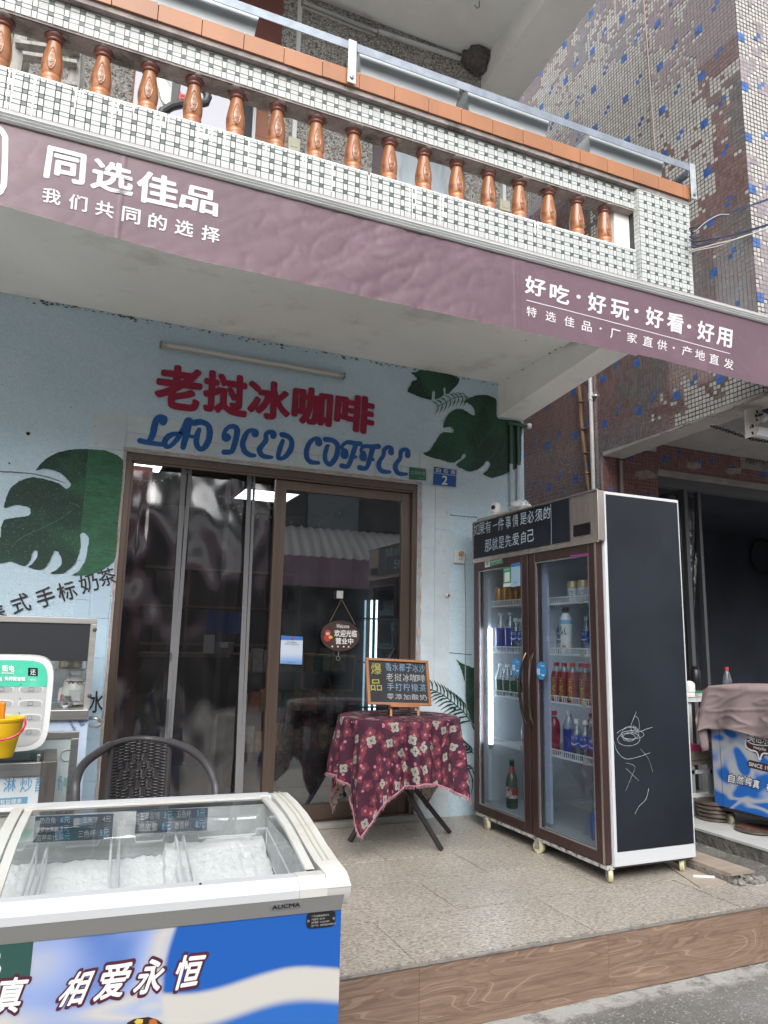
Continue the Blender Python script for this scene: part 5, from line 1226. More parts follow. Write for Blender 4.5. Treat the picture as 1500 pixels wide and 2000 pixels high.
# cloth
def clothfn(nt, v, b):
    uv = N(nt, 'UVMap').outputs[0]
    base = (.036, .004, .018)
    def flowers(scale, off, pr, pc, cc, keep, c0, petals=5, rr=.30):
        mp = N(nt, 'Mapping', Vector=uv, Scale=(scale, scale, scale), Location=off).outputs[0]
        vo = N(nt, 'TexVoronoi', Vector=mp, Scale=1.0, Randomness=.75, _voronoi_dimensions='2D')
        d = N(nt, 'VectorMath', _operation='SUBTRACT', i0=mp, i1=vo.outputs['Position']).outputs[0]
        s = N(nt, 'SeparateXYZ', Vector=d); ang = M_(nt, 'ARCTAN2', s.outputs[1], s.outputs[0])
        rnd = N(nt, 'SeparateColor', Color=vo.outputs['Color'])
        ang = M_(nt, 'ADD', ang, M_(nt, 'MULTIPLY', rnd.outputs[1], 6.28))
        pet = M_(nt, 'MULTIPLY_ADD', M_(nt, 'ABSOLUTE', M_(nt, 'COSINE', M_(nt, 'MULTIPLY', ang, petals/2))), .13, rr-.11)
        dist = vo.outputs['Distance']
        inside = M_(nt, 'LESS_THAN', dist, pet); core = M_(nt, 'LESS_THAN', dist, .07)
        ray = M_(nt, 'MULTIPLY', M_(nt, 'GREATER_THAN', M_(nt, 'COSINE', M_(nt, 'MULTIPLY', ang, petals)), .8), M_(nt, 'LESS_THAN', dist, .16))
        ok = M_(nt, 'LESS_THAN', rnd.outputs[0], keep)
        c = mixc(nt, M_(nt, 'MULTIPLY', inside, ok), c0, pc); c = mixc(nt, M_(nt, 'MULTIPLY', M_(nt, 'MAXIMUM', core, ray), ok), c, cc)
        return c
    c = flowers(18.0, (0, 0, 0), 0, (.115, .014, .030), (.26, .16, .15), 1.1, base, 5, .40)
    # small pink petals
    mp = N(nt, 'Mapping', Vector=uv, Scale=(31, 31, 1), Location=(3.3, 1.7, 0)).outputs[0]; vo = N(nt, 'TexVoronoi', Vector=mp, Scale=1.0, _voronoi_dimensions='2D'); rn = N(nt, 'SeparateColor', Color=vo.outputs['Color'])
    c = mixc(nt, M_(nt, 'MULTIPLY', M_(nt, 'LESS_THAN', vo.outputs['Distance'], .20), M_(nt, 'LESS_THAN', rn.outputs[0], .33)), c, (.36, .11, .17))
    c = flowers(17.5, (5.3, 2.1, 0), 0, (.21, .225, .195), (.13, .015, .03), .40, c, 4, .34)
    back = N(nt, 'NewGeometry').outputs['Backfacing']
    return c
CLO = mat('flowered_cloth', (.2, .03, .1), .85, fn=clothfn, bump=.4, bs=500, dist=.001, var=.05, vs=8)
CLOB = mat('cloth_underside', (.50, .46, .40), .85, dirt=((.18, .02, .04), 45, .55, .58))
S = .665; n = 150; rot = R(-5)
cr, sr = math.cos(rot), math.sin(rot)
def drape(u, v, o=0):
    a, b = (u*2-1)*S, (v*2-1)*S
    x, y = a*cr-b*sr, a*sr+b*cr; r = math.hypot(x, y); th = math.atan2(y, x); RR = TR+.006
    if r <= RR: return Vector((TX+x, TY+y, TZ+.001-o+.003*noise.noise((x*9, y*9, 0))))
    h = r-RR; bend = .03
    fold = (.030*math.cos(th*8+1.1)+.018*math.cos(th*13+.4)+.022*noise.noise((th*3, h*2, 4)))*min(1, h/.22)
    for t0, am, wd in ((-1.90, .075, .075), (-1.45, .035, .06), (-2.35, .040, .07), (-1.05, .045, .08), (-2.85, .05, .08), (-.55, .04, .08)):
        dth = (th-t0+math.pi) % (2*math.pi)-math.pi; fold -= am*math.exp(-(dth/wd)**2)*min(1, h/.18); fold += am*.45*math.exp(-((abs(dth)-wd*2)/wd)**2)*min(1, h/.18)
    flare = .012+.06*h+.02*math.sin(min(h/.4, 1)*1.5)
    # sides pull in between the corners
    out = RR+flare*.9+fold*.8
    rc = math.exp(-(((th+.75+math.pi) % (2*math.pi)-math.pi)/.42)**2); h2 = h*(1-.27*rc); zz = TZ-h2*.97+.004
    if h < bend: out = RR+h*.6; zz = TZ+.001-o-h*h/bend*.6
    return Vector((TX+math.cos(th)*(out-o), TY+math.sin(th)*(out-o), max(zz, .02)))
m = MB(); m.grid(lambda u, v: drape(u, v), n, n)
cl_ = m.build('tablecloth', CLO, None, ang=180)
uvl = cl_.data.uv_layers.new(name='UVMap')
for lp in cl_.data.loops:
    i = lp.vertex_index; uvl.data[lp.index].uv = ((i % (n+1))/n, (i//(n+1))/n)
m = MB(); m.grid(lambda u, v: drape(1-u, v, .004), n, n); cb = m.build('lining', CLOB, cl_, ang=180)
m = MB(); E = []
for k in range(4*n):
    s_, f_ = divmod(k, n); f_ /= n
    E.append({0: (f_, 0), 1: (1, f_), 2: (1-f_, 1), 3: (0, 1-f_)}[s_])
m.tube([drape(*e) for e in E], .0035, 5, closed=True)
random.seed(5)
for k in range(0, 4*n):
    for j in range(2):
        e = E[k]; p = drape(*e); 
        if p.z > TZ-.2: continue
        p = p+Vector((random.uniform(-.006, .006), random.uniform(-.006, .006), 0)); m.tube([p, p+Vector((random.uniform(-.004, .004), random.uniform(-.004, .004), -random.uniform(.010, .018)))], .0011, 3)
m.build('fringe', mat('fringe_pink', (.38, .18, .22), .9), cl_)
tag(cl_, 'maroon tablecloth with pale and red flowers and a pink fringe draped over the round table', 'tablecloth')
cl_.data.transform(Matrix.Translation((-TX, -TY, 0))); cl_.location = (TX, TY, 0); WM[cl_.name] = Matrix.Translation((TX, TY, 0))
for ch in cl_.children: ch.matrix_parent_inverse = WM[cl_.name].inverted()
# menu board on its small stand
mbd = thing('menu_board', 'small blackboard menu in a wooden frame standing on the flowered table', 'menu board', (1.82, 3.93, TZ))
q = [at(x, y, 1, 3.93) for x, y in ((718, 1376), (842, 1379), (719, 1285), (841, 1287))]
for a in q[2:]: a.y += .045
U, V = q[1]-q[0], q[2]-q[0]; n_ = V.cross(U).normalized(); n_ = n_ if n_.y < 0 else -n_
def Bq(u, v, o=0): return q[0]+U*u+V*v+n_*o
MB().obox(Bq(.03, .05, -.004), U*.94, V*.90, n_*.004).build('slate', mat('slate_black', (.014, .016, .022), .6, var=.3, vs=10), mbd, smooth_=False)
FW = mat('pine_frame', (.30, .13, .055), .5, var=.15, vs=8); w = .042
m = MB(); m.obox(Bq(0, 0, -.008), U, V*.055, n_*.018); m.obox(Bq(0, .945, -.008), U, V*.055, n_*.018); m.obox(Bq(0, .055, -.008), U*w, V*.89, n_*.018); m.obox(Bq(1-w, .055, -.008), U*w, V*.89, n_*.018)
m.build('frame', FW, mbd, bevel=.002)
def btxt(s, c0, r0, c1, r1, mm, bold=0):     # crop [640,1260] x5 relative corners (395,580)-(1005,585)-(395,125)
    f = lambda x, y: Bq((x-395)/605, (582-y)/457, .0015); lay(mm, s, f(c0, r1), f(c1, r1+2), f(c0+random.uniform(-3, 5), r0), f(c1+random.uniform(-3, 6), r0+random.uniform(-3, 5)), bold=bold, jit=.0035)
mY, mW, mBl = MB(), MB(), MB()
btxt('爆', 445, 170, 540, 285, mY); btxt('品', 432, 335, 535, 445, mY)
for i, ch in enumerate('香水椰子冰沙'): btxt(ch, 582+i*65, 165, 640+i*65, 245, mBl)
for i, ch in enumerate('老挝冰咖啡'): btxt(ch, 582+i*78, 268, 650+i*78, 345, mW)
for i, ch in enumerate('手打柠檬茶'): btxt(ch, 585+i*78, 365, 650+i*78, 440, mBl)
for i, ch in enumerate('零添加酸奶'): btxt(ch, 575+i*80, 470, 642+i*80, 525, mW)
mY.build('yellow_chalk', mat('chalk_yellow', (.32, .31, .07), .9), mbd, smooth_=False); mW.build('white_chalk', mat('chalk_white', (.34, .35, .35), .9), mbd, smooth_=False); mBl.build('blue_chalk', mat('chalk_blue', (.17, .26, .35), .9), mbd, smooth_=False)
m = MB(); pz = TZ+.004; x0 = at(760, 1383, 1, 3.93).x; x1 = at(816, 1385, 1, 3.93).x; zt_ = q[0].z
m.obox(Bq(.33, -.045, -.006), U*.45, V*.042, n_*.03); m.build('ledge', FW, mbd, bevel=.001)
for x in (x0+.005, x1-.005): MB().bar((x+.01, 3.93+.01, zt_-.01), (x-.005, 3.90, pz+.003), .012, .01).build('foot', FW, mbd, smooth_=False)
MB().bar((1.82, 3.96, zt_+.1), (1.82, 4.08, pz+.003), .012, .01).build('rear_foot', FW, mbd, smooth_=False)

# ================================================================== rattan chair
chv = thing('rattan_chair', 'dark woven rattan armchair behind the chest freezer', 'chair', (.62, 2.95, 0))
YC = 3.12; TUB = mat('chair_tube', (.040, .038, .040), .42, var=.1, bump=.08, bs=120); WV = mat('rattan_weave', (.030, .028, .030), .38, rnd=.15)
pz = [at(x, y, 1, yy) for x, y, yy in ((145, 1690, 2.72), (147, 1560, 2.74), (150, 1520, 2.78), (168, 1488, 2.88), (215, 1455, 3.04))]
back = [at(x, y, 1, yy) for x, y, yy in ((215, 1455, 3.04), (250, 1445, 3.10), (290, 1443, 3.12), (332, 1449, 3.06))]
pr = [at(x, y, 1, yy) for x, y, yy in ((332, 1449, 3.06), (370, 1464, 2.96), (400, 1488, 2.86), (417, 1520, 2.80), (423, 1560, 2.76), (424, 1690, 2.74))]
def cr_(P, k=6):
    out = []
    for i in range(len(P)-1):
        p0, p1, p2, p3 = P[max(i-1, 0)], P[i], P[i+1], P[min(i+2, len(P)-1)]
        for j in range(k):
            t = j/k; out.append(.5*((2*p1)+(p2-p0)*t+(2*p0-5*p1+4*p2-p3)*t*t+(3*p1-p0-3*p2+p3)*t**3))
    return out+[P[-1]]
MB().tube(cr_(pz), .0150, 12).build('arm', TUB, chv); MB().tube(cr_(pr), .0150, 12).build('arm', TUB, chv); MB().tube(cr_(back), .0115, 12).build('top_rail', TUB, chv)
sl0, sr0 = at(217, 1458, 1, 3.045), at(331, 1452, 1, 3.065)
zb = .32
for a in (sl0, sr0): MB().tube([a, (a.x, a.y-.01, zb)], .0125, 10).build('back_post', TUB, chv)
nc_ = 9
cols = [sl0.x+.012+(sr0.x-sl0.x-.024)*(k+.5)/nc_ for k in range(nc_)]
m = MB(); ztop = min(sl0.z, sr0.z)
def yb(x): t = (x-sl0.x)/(sr0.x-sl0.x); return 3.05+.06*4*t*(1-t)*.8
def ztp(x): t = (x-sl0.x)/(sr0.x-sl0.x); return ztop-.004+.016*4*t*(1-t)
for x in cols: m.box((x-.0045, yb(x)-.002, zb), (x+.0045, yb(x)+.001, ztp(x)))
m.build('stake', WV, chv, smooth_=False)
m = MB(); k = 0; z = zb
lo, hi = sl0.x+.006, sr0.x-.006
while z < ztop+.012:
    pts = []
    for j in range(nc_*4+1):
        x = lo+(hi-lo)*j/(nc_*4); 
        if z > ztp(x)-.002: continue
        s = math.sin((x-cols[0])/(cols[1]-cols[0])*math.pi+math.pi/2+(k % 2)*math.pi)
        jj = (x-cols[0])/(cols[1]-cols[0]); row = int((ztop-z)/.016); ci = round(jj)
        skip = (row in (2, 3) and ci in (3, 5)) or (row in (4, 5) and ci in (2, 4, 6)) or (row in (6, 7) and ci in (1, 3, 5, 7)) or (row in (8, 9) and ci in (2, 4, 6)) or (row in (10, 11) and ci in (3, 5))
        pts.append((x, yb(x)-(.005*s if not skip else -.004), z))
    if len(pts) > 2: m.tube(pts, .0026, 5)
    z += .0056; k += 1
m.build('weave', WV, chv)
MB().lathe([(.20, 0), (.215, .012), (.20, .025)], (.62, 2.90, .41), 30).build('seat', WV, chv)
for a in (pz[0], pr[-1]): MB().tube([(a.x, a.y, a.z), (a.x, a.y-.01, .01)], .013, 10).build('leg', TUB, chv)
for a in (sl0, sr0): MB().tube([(a.x, a.y-.01, zb), (a.x, a.y+.05, .01)], .0125, 10).build('leg', TUB, chv)
MB().tube([(pz[0].x, 2.74, .40), (pr[-1].x, 2.76, .40), (sr0.x, 3.05, .40), (sl0.x, 3.04, .40)], .011, 8, closed=True).build('seat_frame', TUB, chv)

# ================================================================== chest freezer in front
TH = R(4.0); FO = Vector((.648, 1.652, 0)); ex_ = Vector((math.cos(TH), -math.sin(TH), 0)); ey_ = Vector((math.sin(TH), math.cos(TH), 0))
def FZ(u, v, z): return FO+ex_*u+ey_*v+Vector((0, 0, z))
fz = thing('chest_freezer', 'white rimmed chest freezer with curved glass lid and blue and white swirl print', 'freezer', FZ(-.7, .35, -.23), -TH)
LEN = -1.42; D = .70; ZF = .54
def swirl(nt, v, b):
    s = N(nt, 'SeparateXYZ', Vector=v); x, z = s.outputs[0], s.outputs[2]
    w = N(nt, 'CombineXYZ', X=M_(nt, 'MULTIPLY', x, 1.0), Y=0.0, Z=M_(nt, 'MULTIPLY', z, 1.7)).outputs[0]
    nz = N(nt, 'TexNoise', Vector=w, Scale=1.9, Detail=1.2, Roughness=.4, Distortion=2.6).outputs[0]
    n2 = N(nt, 'TexNoise', Vector=w, Scale=4.5, Detail=1.0, Roughness=.4, Distortion=1.5).outputs[0]
    r = N(nt, 'ValToRGB', Fac=nz); e = r.color_ramp
    e.elements[0].position = .24; e.elements[0].color = (.010, .10, .40, 1); e.elements[1].position = .38; e.elements[1].color = (.25, .33, .58, 1)
    for p, c in ((.455, (.50, .485, .45, 1)), (.52, (.34, .40, .57, 1)), (.57, (.51, .49, .455, 1)), (.66, (.06, .18, .48, 1))): q = e.elements.new(p); q.color = c
    # large plain blue region on the right: x > edge, above a wavy line
    edge = M_(nt, 'ADD', x, M_(nt, 'MULTIPLY', M_(nt, 'SINE', M_(nt, 'MULTIPLY_ADD', z, 9.0, -2.2)), .045))
    right = smooth(nt, edge, -.352, -.338)
    wave = M_(nt, 'MULTIPLY_ADD', M_(nt, 'SINE', M_(nt, 'MULTIPLY_ADD', x, 16.0, 3.6)), .012, .405)
    above = smooth(nt, M_(nt, 'SUBTRACT', z, wave), -.006, .010)
    sw = mixc(nt, M_(nt, 'MULTIPLY', right, above), r.outputs[0], (.008, .088, .37))
    # white band under the blue region, blue line again below it
    band = M_(nt, 'SUBTRACT', z, M_(nt, 'SUBTRACT', wave, .052)); g_ = smooth(nt, band, -.022, .0)
    under = M_(nt, 'MULTIPLY', right, M_(nt, 'SUBTRACT', 1.0, above))
    low = mixc(nt, g_, (.02, .12, .42), (.50, .49, .455))
    return mixc(nt, under, sw, low)
PRN = mat('swirl_print', (.1, .2, .6), .38, fn=swirl, coat=.1)
# the body in coordinates of its own frame so that the print follows the panel
def localbuild(mb, name, m_, parent, **k):
    """mb in (u, v, z) freezer coordinates"""
    o = mb.build(name, m_, None, **k); T = Matrix.Translation(FO) @ Matrix.Rotation(-TH, 4, 'Z'); o.matrix_basis = T; WM[o.name] = T
    o.parent = parent; o.matrix_parent_inverse = wm(parent).inverted(); return o
m = MB(); m.box((LEN, .012, -.16), (-.012, .022, ZF)); m.box((-.024, .0225, -.16), (-.012, D-.012, ZF)); m.box((LEN, D-.024, -.16), (-.0245, D-.0125, ZF)); m.box((LEN, .0225, -.16), (LEN+.012, D-.0245, ZF)); m.box((LEN+.0125, .0225, -.16), (-.0245, D-.0245, -.14))
body = localbuild(m, 'body', PRN, fz, smooth_=False)
RIMW = mat('rim_white', (.56, .56, .53), .36, dirt=((.47, .44, .37), 5, .52, .75), coat=.15); RIMG = mat('rim_grey', (.30, .30, .285), .4)
RIMA = mat('rim_alu_white', (.56, .58, .60), .3, .1)
# end profile of the lid (v, z) from front to back
endp = [(.010, ZF-.002), (-.0100, ZF+.0262), (-.0124, ZF+.044), (.014, ZF+.0640), (.10, ZF+.068), (.20, ZF+.080), (.30, ZF+.095), (.41, ZF+.108), (.52, ZF+.114), (.66, ZF+.114), (D-.008, ZF+.110), (D+.004, ZF+.10), (D+.004, ZF)]
glp = [(.055, ZF+.060), (.12, ZF+.070), (.20, ZF+.083), (.30, ZF+.097), (.42, ZF+.106), (.54, ZF+.109), (.635, ZF+.107)]
def prism_u(prof, u0, u1, mb=None):
    mb = mb or MB(); n = len(prof); P = [(u0, v, z) for v, z in prof]+[(u1, v, z) for v, z in prof]
    cap = [tuple(t) for t in geometry.tessellate_polygon([[Vector((0, v, z)) for v, z in prof]])]
    mb.add(P, [(i, (i+1) % n, n+(i+1) % n, n+i) for i in range(n)]+cap+[tuple(n+i for i in c[::-1]) for c in cap]); return mb
FT = Matrix.Translation(FO) @ Matrix.Rotation(-TH, 4, 'Z')
def onfront(px, py, v=.012):
    """photograph pixel to (u, v, z) on the freezer's front plane"""
    n = ey_; p0 = FO+ey_*v; d = _r*(px-750)/FPX-_u*(py-1000)/FPX+_f; t = (p0-CAM).dot(n)/d.dot(n); w = CAM+d*t; l = FT.inverted() @ w; return Vector((l.x, v, l.z))
localbuild(prism_u(endp, -.052, 0), 'end_rim', RIMW, fz, bevel=.017, bseg=4)
localbuild(prism_u(endp, LEN, LEN+.05), 'end_rim', RIMW, fz, bevel=.008)
# rail groove lines on the end rim
m = MB()
for du in (-.020, -.034):
    m.tube([(du, v, z+.0015) for v, z in endp[4:11]], .0022, 5)
localbuild(m, 'rim_groove', mat('groove_beige', (.42, .40, .33), .6), fz)
# front rim: white top, grey chamfer below
m = MB(); m.add([(LEN+.05, -.0105, ZF+.0262), (-.115, -.0105, ZF+.0262), (-.115, .048, ZF+.062), (LEN+.05, .048, ZF+.062), (LEN+.05, -.012, ZF+.043), (-.115, -.012, ZF+.043), (-.115, .014, ZF+.063), (LEN+.05, .014, ZF+.063)],
      [(0, 1, 5, 4), (4, 5, 6, 7), (7, 6, 2, 3), (1, 2, 6, 5), (0, 4, 7, 3)])
localbuild(m, 'front_rim', RIMA, fz, smooth_=False)
localbuild(prism_u([(-.0112, ZF+.0262), (-.0126, ZF+.044), (.014, ZF+.0640), (.049, ZF+.0630), (.049, ZF+.0262)][::-1], -.1145, -.0525), 'front_rim_cap', RIMW, fz, smooth_=False)
m = MB(); CZ = ZF+.026
m.add([(LEN+.05, .010, ZF-.012), (-.0125, .010, ZF-.012), (-.0125, -.0100, CZ), (LEN+.05, -.0100, CZ), (LEN+.05, .030, ZF-.012), (-.0125, .030, ZF-.012), (-.0125, .030, CZ), (LEN+.05, .030, CZ)],
      [(0, 1, 2, 3), (4, 7, 6, 5), (0, 4, 5, 1), (3, 2, 6, 7), (1, 5, 6, 2), (0, 3, 7, 4)])
localbuild(m, 'rim_chamfer', RIMG, fz, smooth_=False)
def onchamfer(px, py, off):
    p = onfront(px, py, 0); return Vector((p.x, .010-.020*(p.z-(ZF-.012))/.038-off, p.z))
# back rim and sliding rails
m = MB(); m.box((LEN+.05, D-.050, ZF), (-.052, D, ZF+.112)); m.box((LEN+.05, D-.062, ZF+.085), (-.052, D-.0505, ZF+.104)); localbuild(m, 'back_rim', RIMA, fz, bevel=.002)
m = MB(); m.box((LEN+.05, D-.080, ZF+.096), (-.06, D-.066, ZF+.106)); m.box((LEN+.05, D-.066, ZF+.092), (-.06, D-.063, ZF+.100)); localbuild(m, 'slide_rail', mat('rail_dark', (.05, .05, .055), .4), fz, smooth_=False)
# curved glass lids
LID = glassmat('lid_glass', (.88, .90, .90), gloss=.09, rough=.0, haze=.09, hazec=(.6, .65, .66))
def gl_(u0, u1, dz):
    m = MB(); k = len(glp)
    pp = []
    for i in range(k-1):
        for j in range(4):
            t = j/4; pp.append((glp[i][0]*(1-t)+glp[i+1][0]*t, glp[i][1]*(1-t)+glp[i+1][1]*t+dz))
    pp.append((glp[-1][0], glp[-1][1]+dz))
    m.grid(lambda a, b: (u0+(u1-u0)*a, *pp[min(int(round(b*(len(pp)-1))), len(pp)-1)]), 1, len(pp)-1); return m
for k, (u0, u1) in enumerate(((-.765, -.085), (LEN+.06, -.735))):
    g_ = localbuild(gl_(u0, u1, -.004*k), 'glass_lid', LID, fz, ang=180)
    m = MB()
    fr_ = [(v, z-.004*k) for v, z in glp]
    for uu in (u0, u1):
        w_ = .020 if uu == u1 else .026
        for i in range(len(fr_)-1): (v0, z0), (v1, z1) = fr_[i], fr_[i+1]; m.add([(uu, v0, z0+.0045), (uu+w_, v0, z0+.0045), (uu+w_, v1, z1+.0045), (uu, v1, z1+.0045), (uu, v0, z0-.005), (uu+w_, v0, z0-.005), (uu+w_, v1, z1-.005), (uu, v1, z1-.005)], [(0, 1, 2, 3), (4, 7, 6, 5), (0, 3, 7, 4), (1, 5, 6, 2)])
    m.box((u0, fr_[-1][0], fr_[-1][1]-.004), (u1, fr_[-1][0]+.012, fr_[-1][1]+.005))
    f = localbuild(m, 'lid_frame', RIMW, fz, ang=50)
# inner liner
LIN = mat('liner_grey', (.36, .38, .38), .5, dirt=((.5, .52, .52), 9, .5, .7))
m = MB(); m.box((LEN+.03, D-.09, .0), (-.05, D-.085, ZF+.095)); m.box((LEN+.03, .05, .0), (-.05, .055, ZF+.05)); m.box((-.075, .0555, .0), (-.07, D-.0905, ZF+.06)); m.box((LEN+.03, .0555, .0), (-.0755, D-.0905, .006))
localbuild(m, 'liner', LIN, fz, smooth_=False)
# frost banked at the back and right end
FROST = mat('frost', (.68, .685, .69), .9, bump=1, bs=130, dist=.004, var=.04, vs=20)
def frost(u, v):
    uu = LEN+.05+(-.080-LEN-.05)*u; vv = .062+(D-.155)*v
    h = .25+.30*max(0, (v-.22)/.78)**.75
    rr = max(0, (uu+.27)/.19); h = max(h, .30+.23*min(1, rr)*(.40+.60*v)+.0)
    for c_ in (-.335, -.525):
        h -= .0*math.exp(-((uu-c_)/.01)**2)
    if uu < -.36: h -= .035
    h += .010*noise.noise((uu*9, vv*9, 0))+.0028*(1-abs(noise.noise((uu*42, vv*42, 4)))*3)+.0030*noise.noise((uu*90, vv*90, 2))
    return (uu+.006*noise.noise((uu*40, vv*40, 8)), vv+.006*noise.noise((uu*40, vv*40, 5)), h)
localbuild(MB().grid(frost, 300, 120), 'frost', FROST, fz)
# wire baskets
WB = mat('basket_white', (.62, .64, .65), .4)
def basket(u0, u1, mesh):
    m = MB(); zt, zb_, v0, v1 = ZF+.035, .30, .10, .575; r = .0032; uc = (u0+u1)/2
    top = [(u0, v0, zt-.055), (u1, v0, zt-.055), (u1, v1, zt+.0), (u1-.03, v1, zt), (u1-.035, v1, zt-.015), (u0+.045, v1, zt-.015), (u0+.04, v1, zt), (u0, v1, zt)]
    m.tube(top, r, 6, closed=True)
    m.tube([(u0, v0, zt-.055), (u0, v0, zb_)], r, 6); m.tube([(u1, v0, zt-.055), (u1, v0, zb_)], r, 6); m.tube([(u0, v1, zt), (u0, v1, zb_)], r, 6); m.tube([(u1, v1, zt), (u1, v1, zb_)], r, 6)
    m.tube([(u0, v0, zt-.11), (u0, v1, zt-.07)], r*.8, 5); m.tube([(u1, v0, zt-.11), (u1, v1, zt-.07)], r*.8, 5)
    for z in (zt-.055, zt-.10, zt-.16): m.tube([(u0, v0, z), (u1, v0, z)], r*.8, 5)
    if mesh:
        n = 15; w_ = (u1-u0)/n; z0 = zt-.15
        for i in range(-4, n+4):
            for s in (1, -1):
                a = [u0+i*w_, z0]; b = [u0+i*w_+s*.095*w_/.022*.5, zt-.055]
                P = []
                for t in [j/6 for j in range(7)]:
                    x = a[0]+(b[0]-a[0])*t
                    if u0 <= x <= u1: P.append((x, v0, a[1]+(b[1]-a[1])*t))
                if len(P) > 1: m.tube(P, .0011, 4)
    else:
        n = 7
        for i in range(1, n): m.tube([(u0+(u1-u0)*i/n, v0, zt-.055), (u0+(u1-u0)*i/n, v0, zb_)], r*.6, 5)
    return m
T_ = []
for u0, u1, me_, lab in ((-.315, -.075, 0, 'a'), (-.485, -.335, 1, 'b'), (-.665, -.505, 0, 'c'), (-.86, -.69, 0, 'd')):
    localbuild(basket(u0, u1, me_), 'wire_basket', WB, fz)
localbuild(MB().obox((-.655, .40, .44), (.15, 0, 0), (0, .03, 0), (0, .0, .045)), 'white_box', mat('carton_lilac_white', (.62, .64, .72), .6), fz, smooth_=False)
# price cards on the inner back wall
CARD = mat('price_card_blue', (.015, .035, .06), .4, var=.3, vs=20)
def card(x0, x1, z0, z1, rows):
    y = 2.205
    P = [Vector((x0, y+.012, z0)), Vector((x1, y-.002, z0-.003)), Vector((x0, y+.012, z1)), Vector((x1, y-.002, z1-.003))]
    o = MB().poly([P[0], P[1], P[3], P[2]], (0, -1, 0), .002).build('price_card', CARD, fz, smooth_=False)
    f = lambda u, v: P[0].lerp(P[1], u).lerp(P[2].lerp(P[3], u), v)+Vector((0, -.002, 0))
    for cc, items in ((mat('card_white_chalk', (.28, .29, .29), .9), [r for r in rows if not r[5]]), (mat('chalk_sky', (.12, .30, .45), .8), [r for r in rows if r[5]])):
        mb = MB()
        for s, u0, v0, u1, v1, _ in items: lay(mb, s, f(u0, v0), f(u1, v0), f(u0, v1), bold=.0)
        mb.build('lettering', cc, o, smooth_=False)
card(-.012, .180, .590, .654, [('奶白兔', .06, .72, .26, .95, 0), ('6元', .32, .72, .44, .95, 1), ('玉米饼', .60, .68, .80, .93, 0), ('4元', .86, .68, .97, .92, 0), ('波萝冰淇淋', .02, .38, .30, .60, 0), ('5元', .33, .38, .44, .62, 1), ('蓝莓年代', .04, .06, .30, .30, 0), ('10元', .33, .06, .46, .32, 1), ('三色杯', .56, .12, .78, .40, 0), ('5元', .84, .12, .96, .40, 1)])
card(.240, .432, .592, .652, [('五羊甜筒', .05, .58, .32, .92, 0), ('3元', .38, .60, .50, .92, 1), ('五色杯', .56, .62, .76, .94, 0), ('5元', .84, .62, .96, .94, 1), ('脆皮雪', .04, .10, .30, .44, 0), ('8元', .36, .10, .48, .44, 1), ('香雪杯', .54, .14, .74, .46, 0), ('8元', .83, .14, .96, .48, 1)])
# badges and print on the front
def fquad(pts, v=.0105): return [onfront(x, y, v) for x, y in pts]
q = [onchamfer(x, y, .0008) for x, y in ((527, 1779), (589, 1772), (527, 1765), (590, 1758))]
localbuild(MB().poly([q[0], q[1], q[3], q[2]], (0, -1, 0), .001), 'maker_badge', mat('badge_silver', (.42, .42, .42), .35, .5), fz, smooth_=False)
q = [onchamfer(x, y, .0022) for x, y in ((531, 1776), (585, 1769.5), (531, 1767.5), (585, 1761))]
localbuild(lay(MB(), 'AUCMA', *q, bold=.035), 'badge_lettering', mat('badge_black', (.01, .01, .01), .4), fz, smooth_=False)
c0 = onfront(627, 1796, .010)
pl_ = [(c0.x+.033*math.copysign(abs(math.cos(t))**.35, math.cos(t)), .0100, c0.z+.0165*math.copysign(abs(math.sin(t))**.35, math.sin(t))) for t in [2*math.pi*i/40 for i in range(40)]]
localbuild(MB().poly(pl_, (0, -1, 0), .0015), 'rating_plate', mat('plate_black', (.012, .012, .012), .35), fz, smooth_=False)
mb = MB()
for k, s in enumerate(('广东冷柜食品有限公司', '产品型号：SD-405', '资产编号：WL20210607', '生产厂商：澳柯玛股份有限公司')):
    z = c0.z+.009-k*.0065; lay(mb, s, (c0.x-.022, .0082, z-.0022), (c0.x-.022+.0026*len(s)*(1.5 if k in (0, 3) else 1.05), .0082, z-.0022), (c0.x-.022, .0082, z+.002))
localbuild(mb, 'plate_print', mat('print_grey', (.4, .4, .4), .6), fz, smooth_=False)
mb = MB()
for s in (-1, 1): mb.lathe([(.0028, 0), (.0028, .0012)], (c0.x+s*.029, .0095, c0.z), 10, axis=(0, -1, 0))
localbuild(mb, 'screw', mat('steel_small', (.5, .5, .5)), fz)
# 自然纯真 相爱永恒 : white italic letters with a dark red outline
OUT = mat('outline_maroon', (.07, .012, .03), .5); WFR = mat('letter_white', (.74, .74, .72), .5)
mb, mo = MB(), MB()
for s, pts in (('相', [(106, 1967), (158, 1960), (146, 1901), (186, 1893)]), ('爱', [(182, 1955), (236, 1945), (205, 1884), (263, 1880)]), ('永', [(258, 1942), (308, 1938), (282, 1876), (330, 1872)]), ('恒', [(336, 1934), (382, 1926), (352, 1868), (404, 1863)]), ('真', [(-14, 1982), (32, 1976), (2, 1912), (60, 1908)]), ('纯', [(-90, 1996), (-34, 1990), (-76, 1924), (-16, 1918)])):
    localbuild(lay(MB(), s, *fquad(pts, .0092), bold=.030), 'slogan_character', WFR, fz, smooth_=False)
    c = Vector((sum(p[0] for p in pts)/4, sum(p[1] for p in pts)/4)); big = [(c.x+(x-c.x)*1.10, c.y+(y-c.y)*1.10) for x, y in pts]
    localbuild(lay(MB(), s, *fquad(big, .0108), bold=.085), 'character_outline', OUT, fz, smooth_=False)
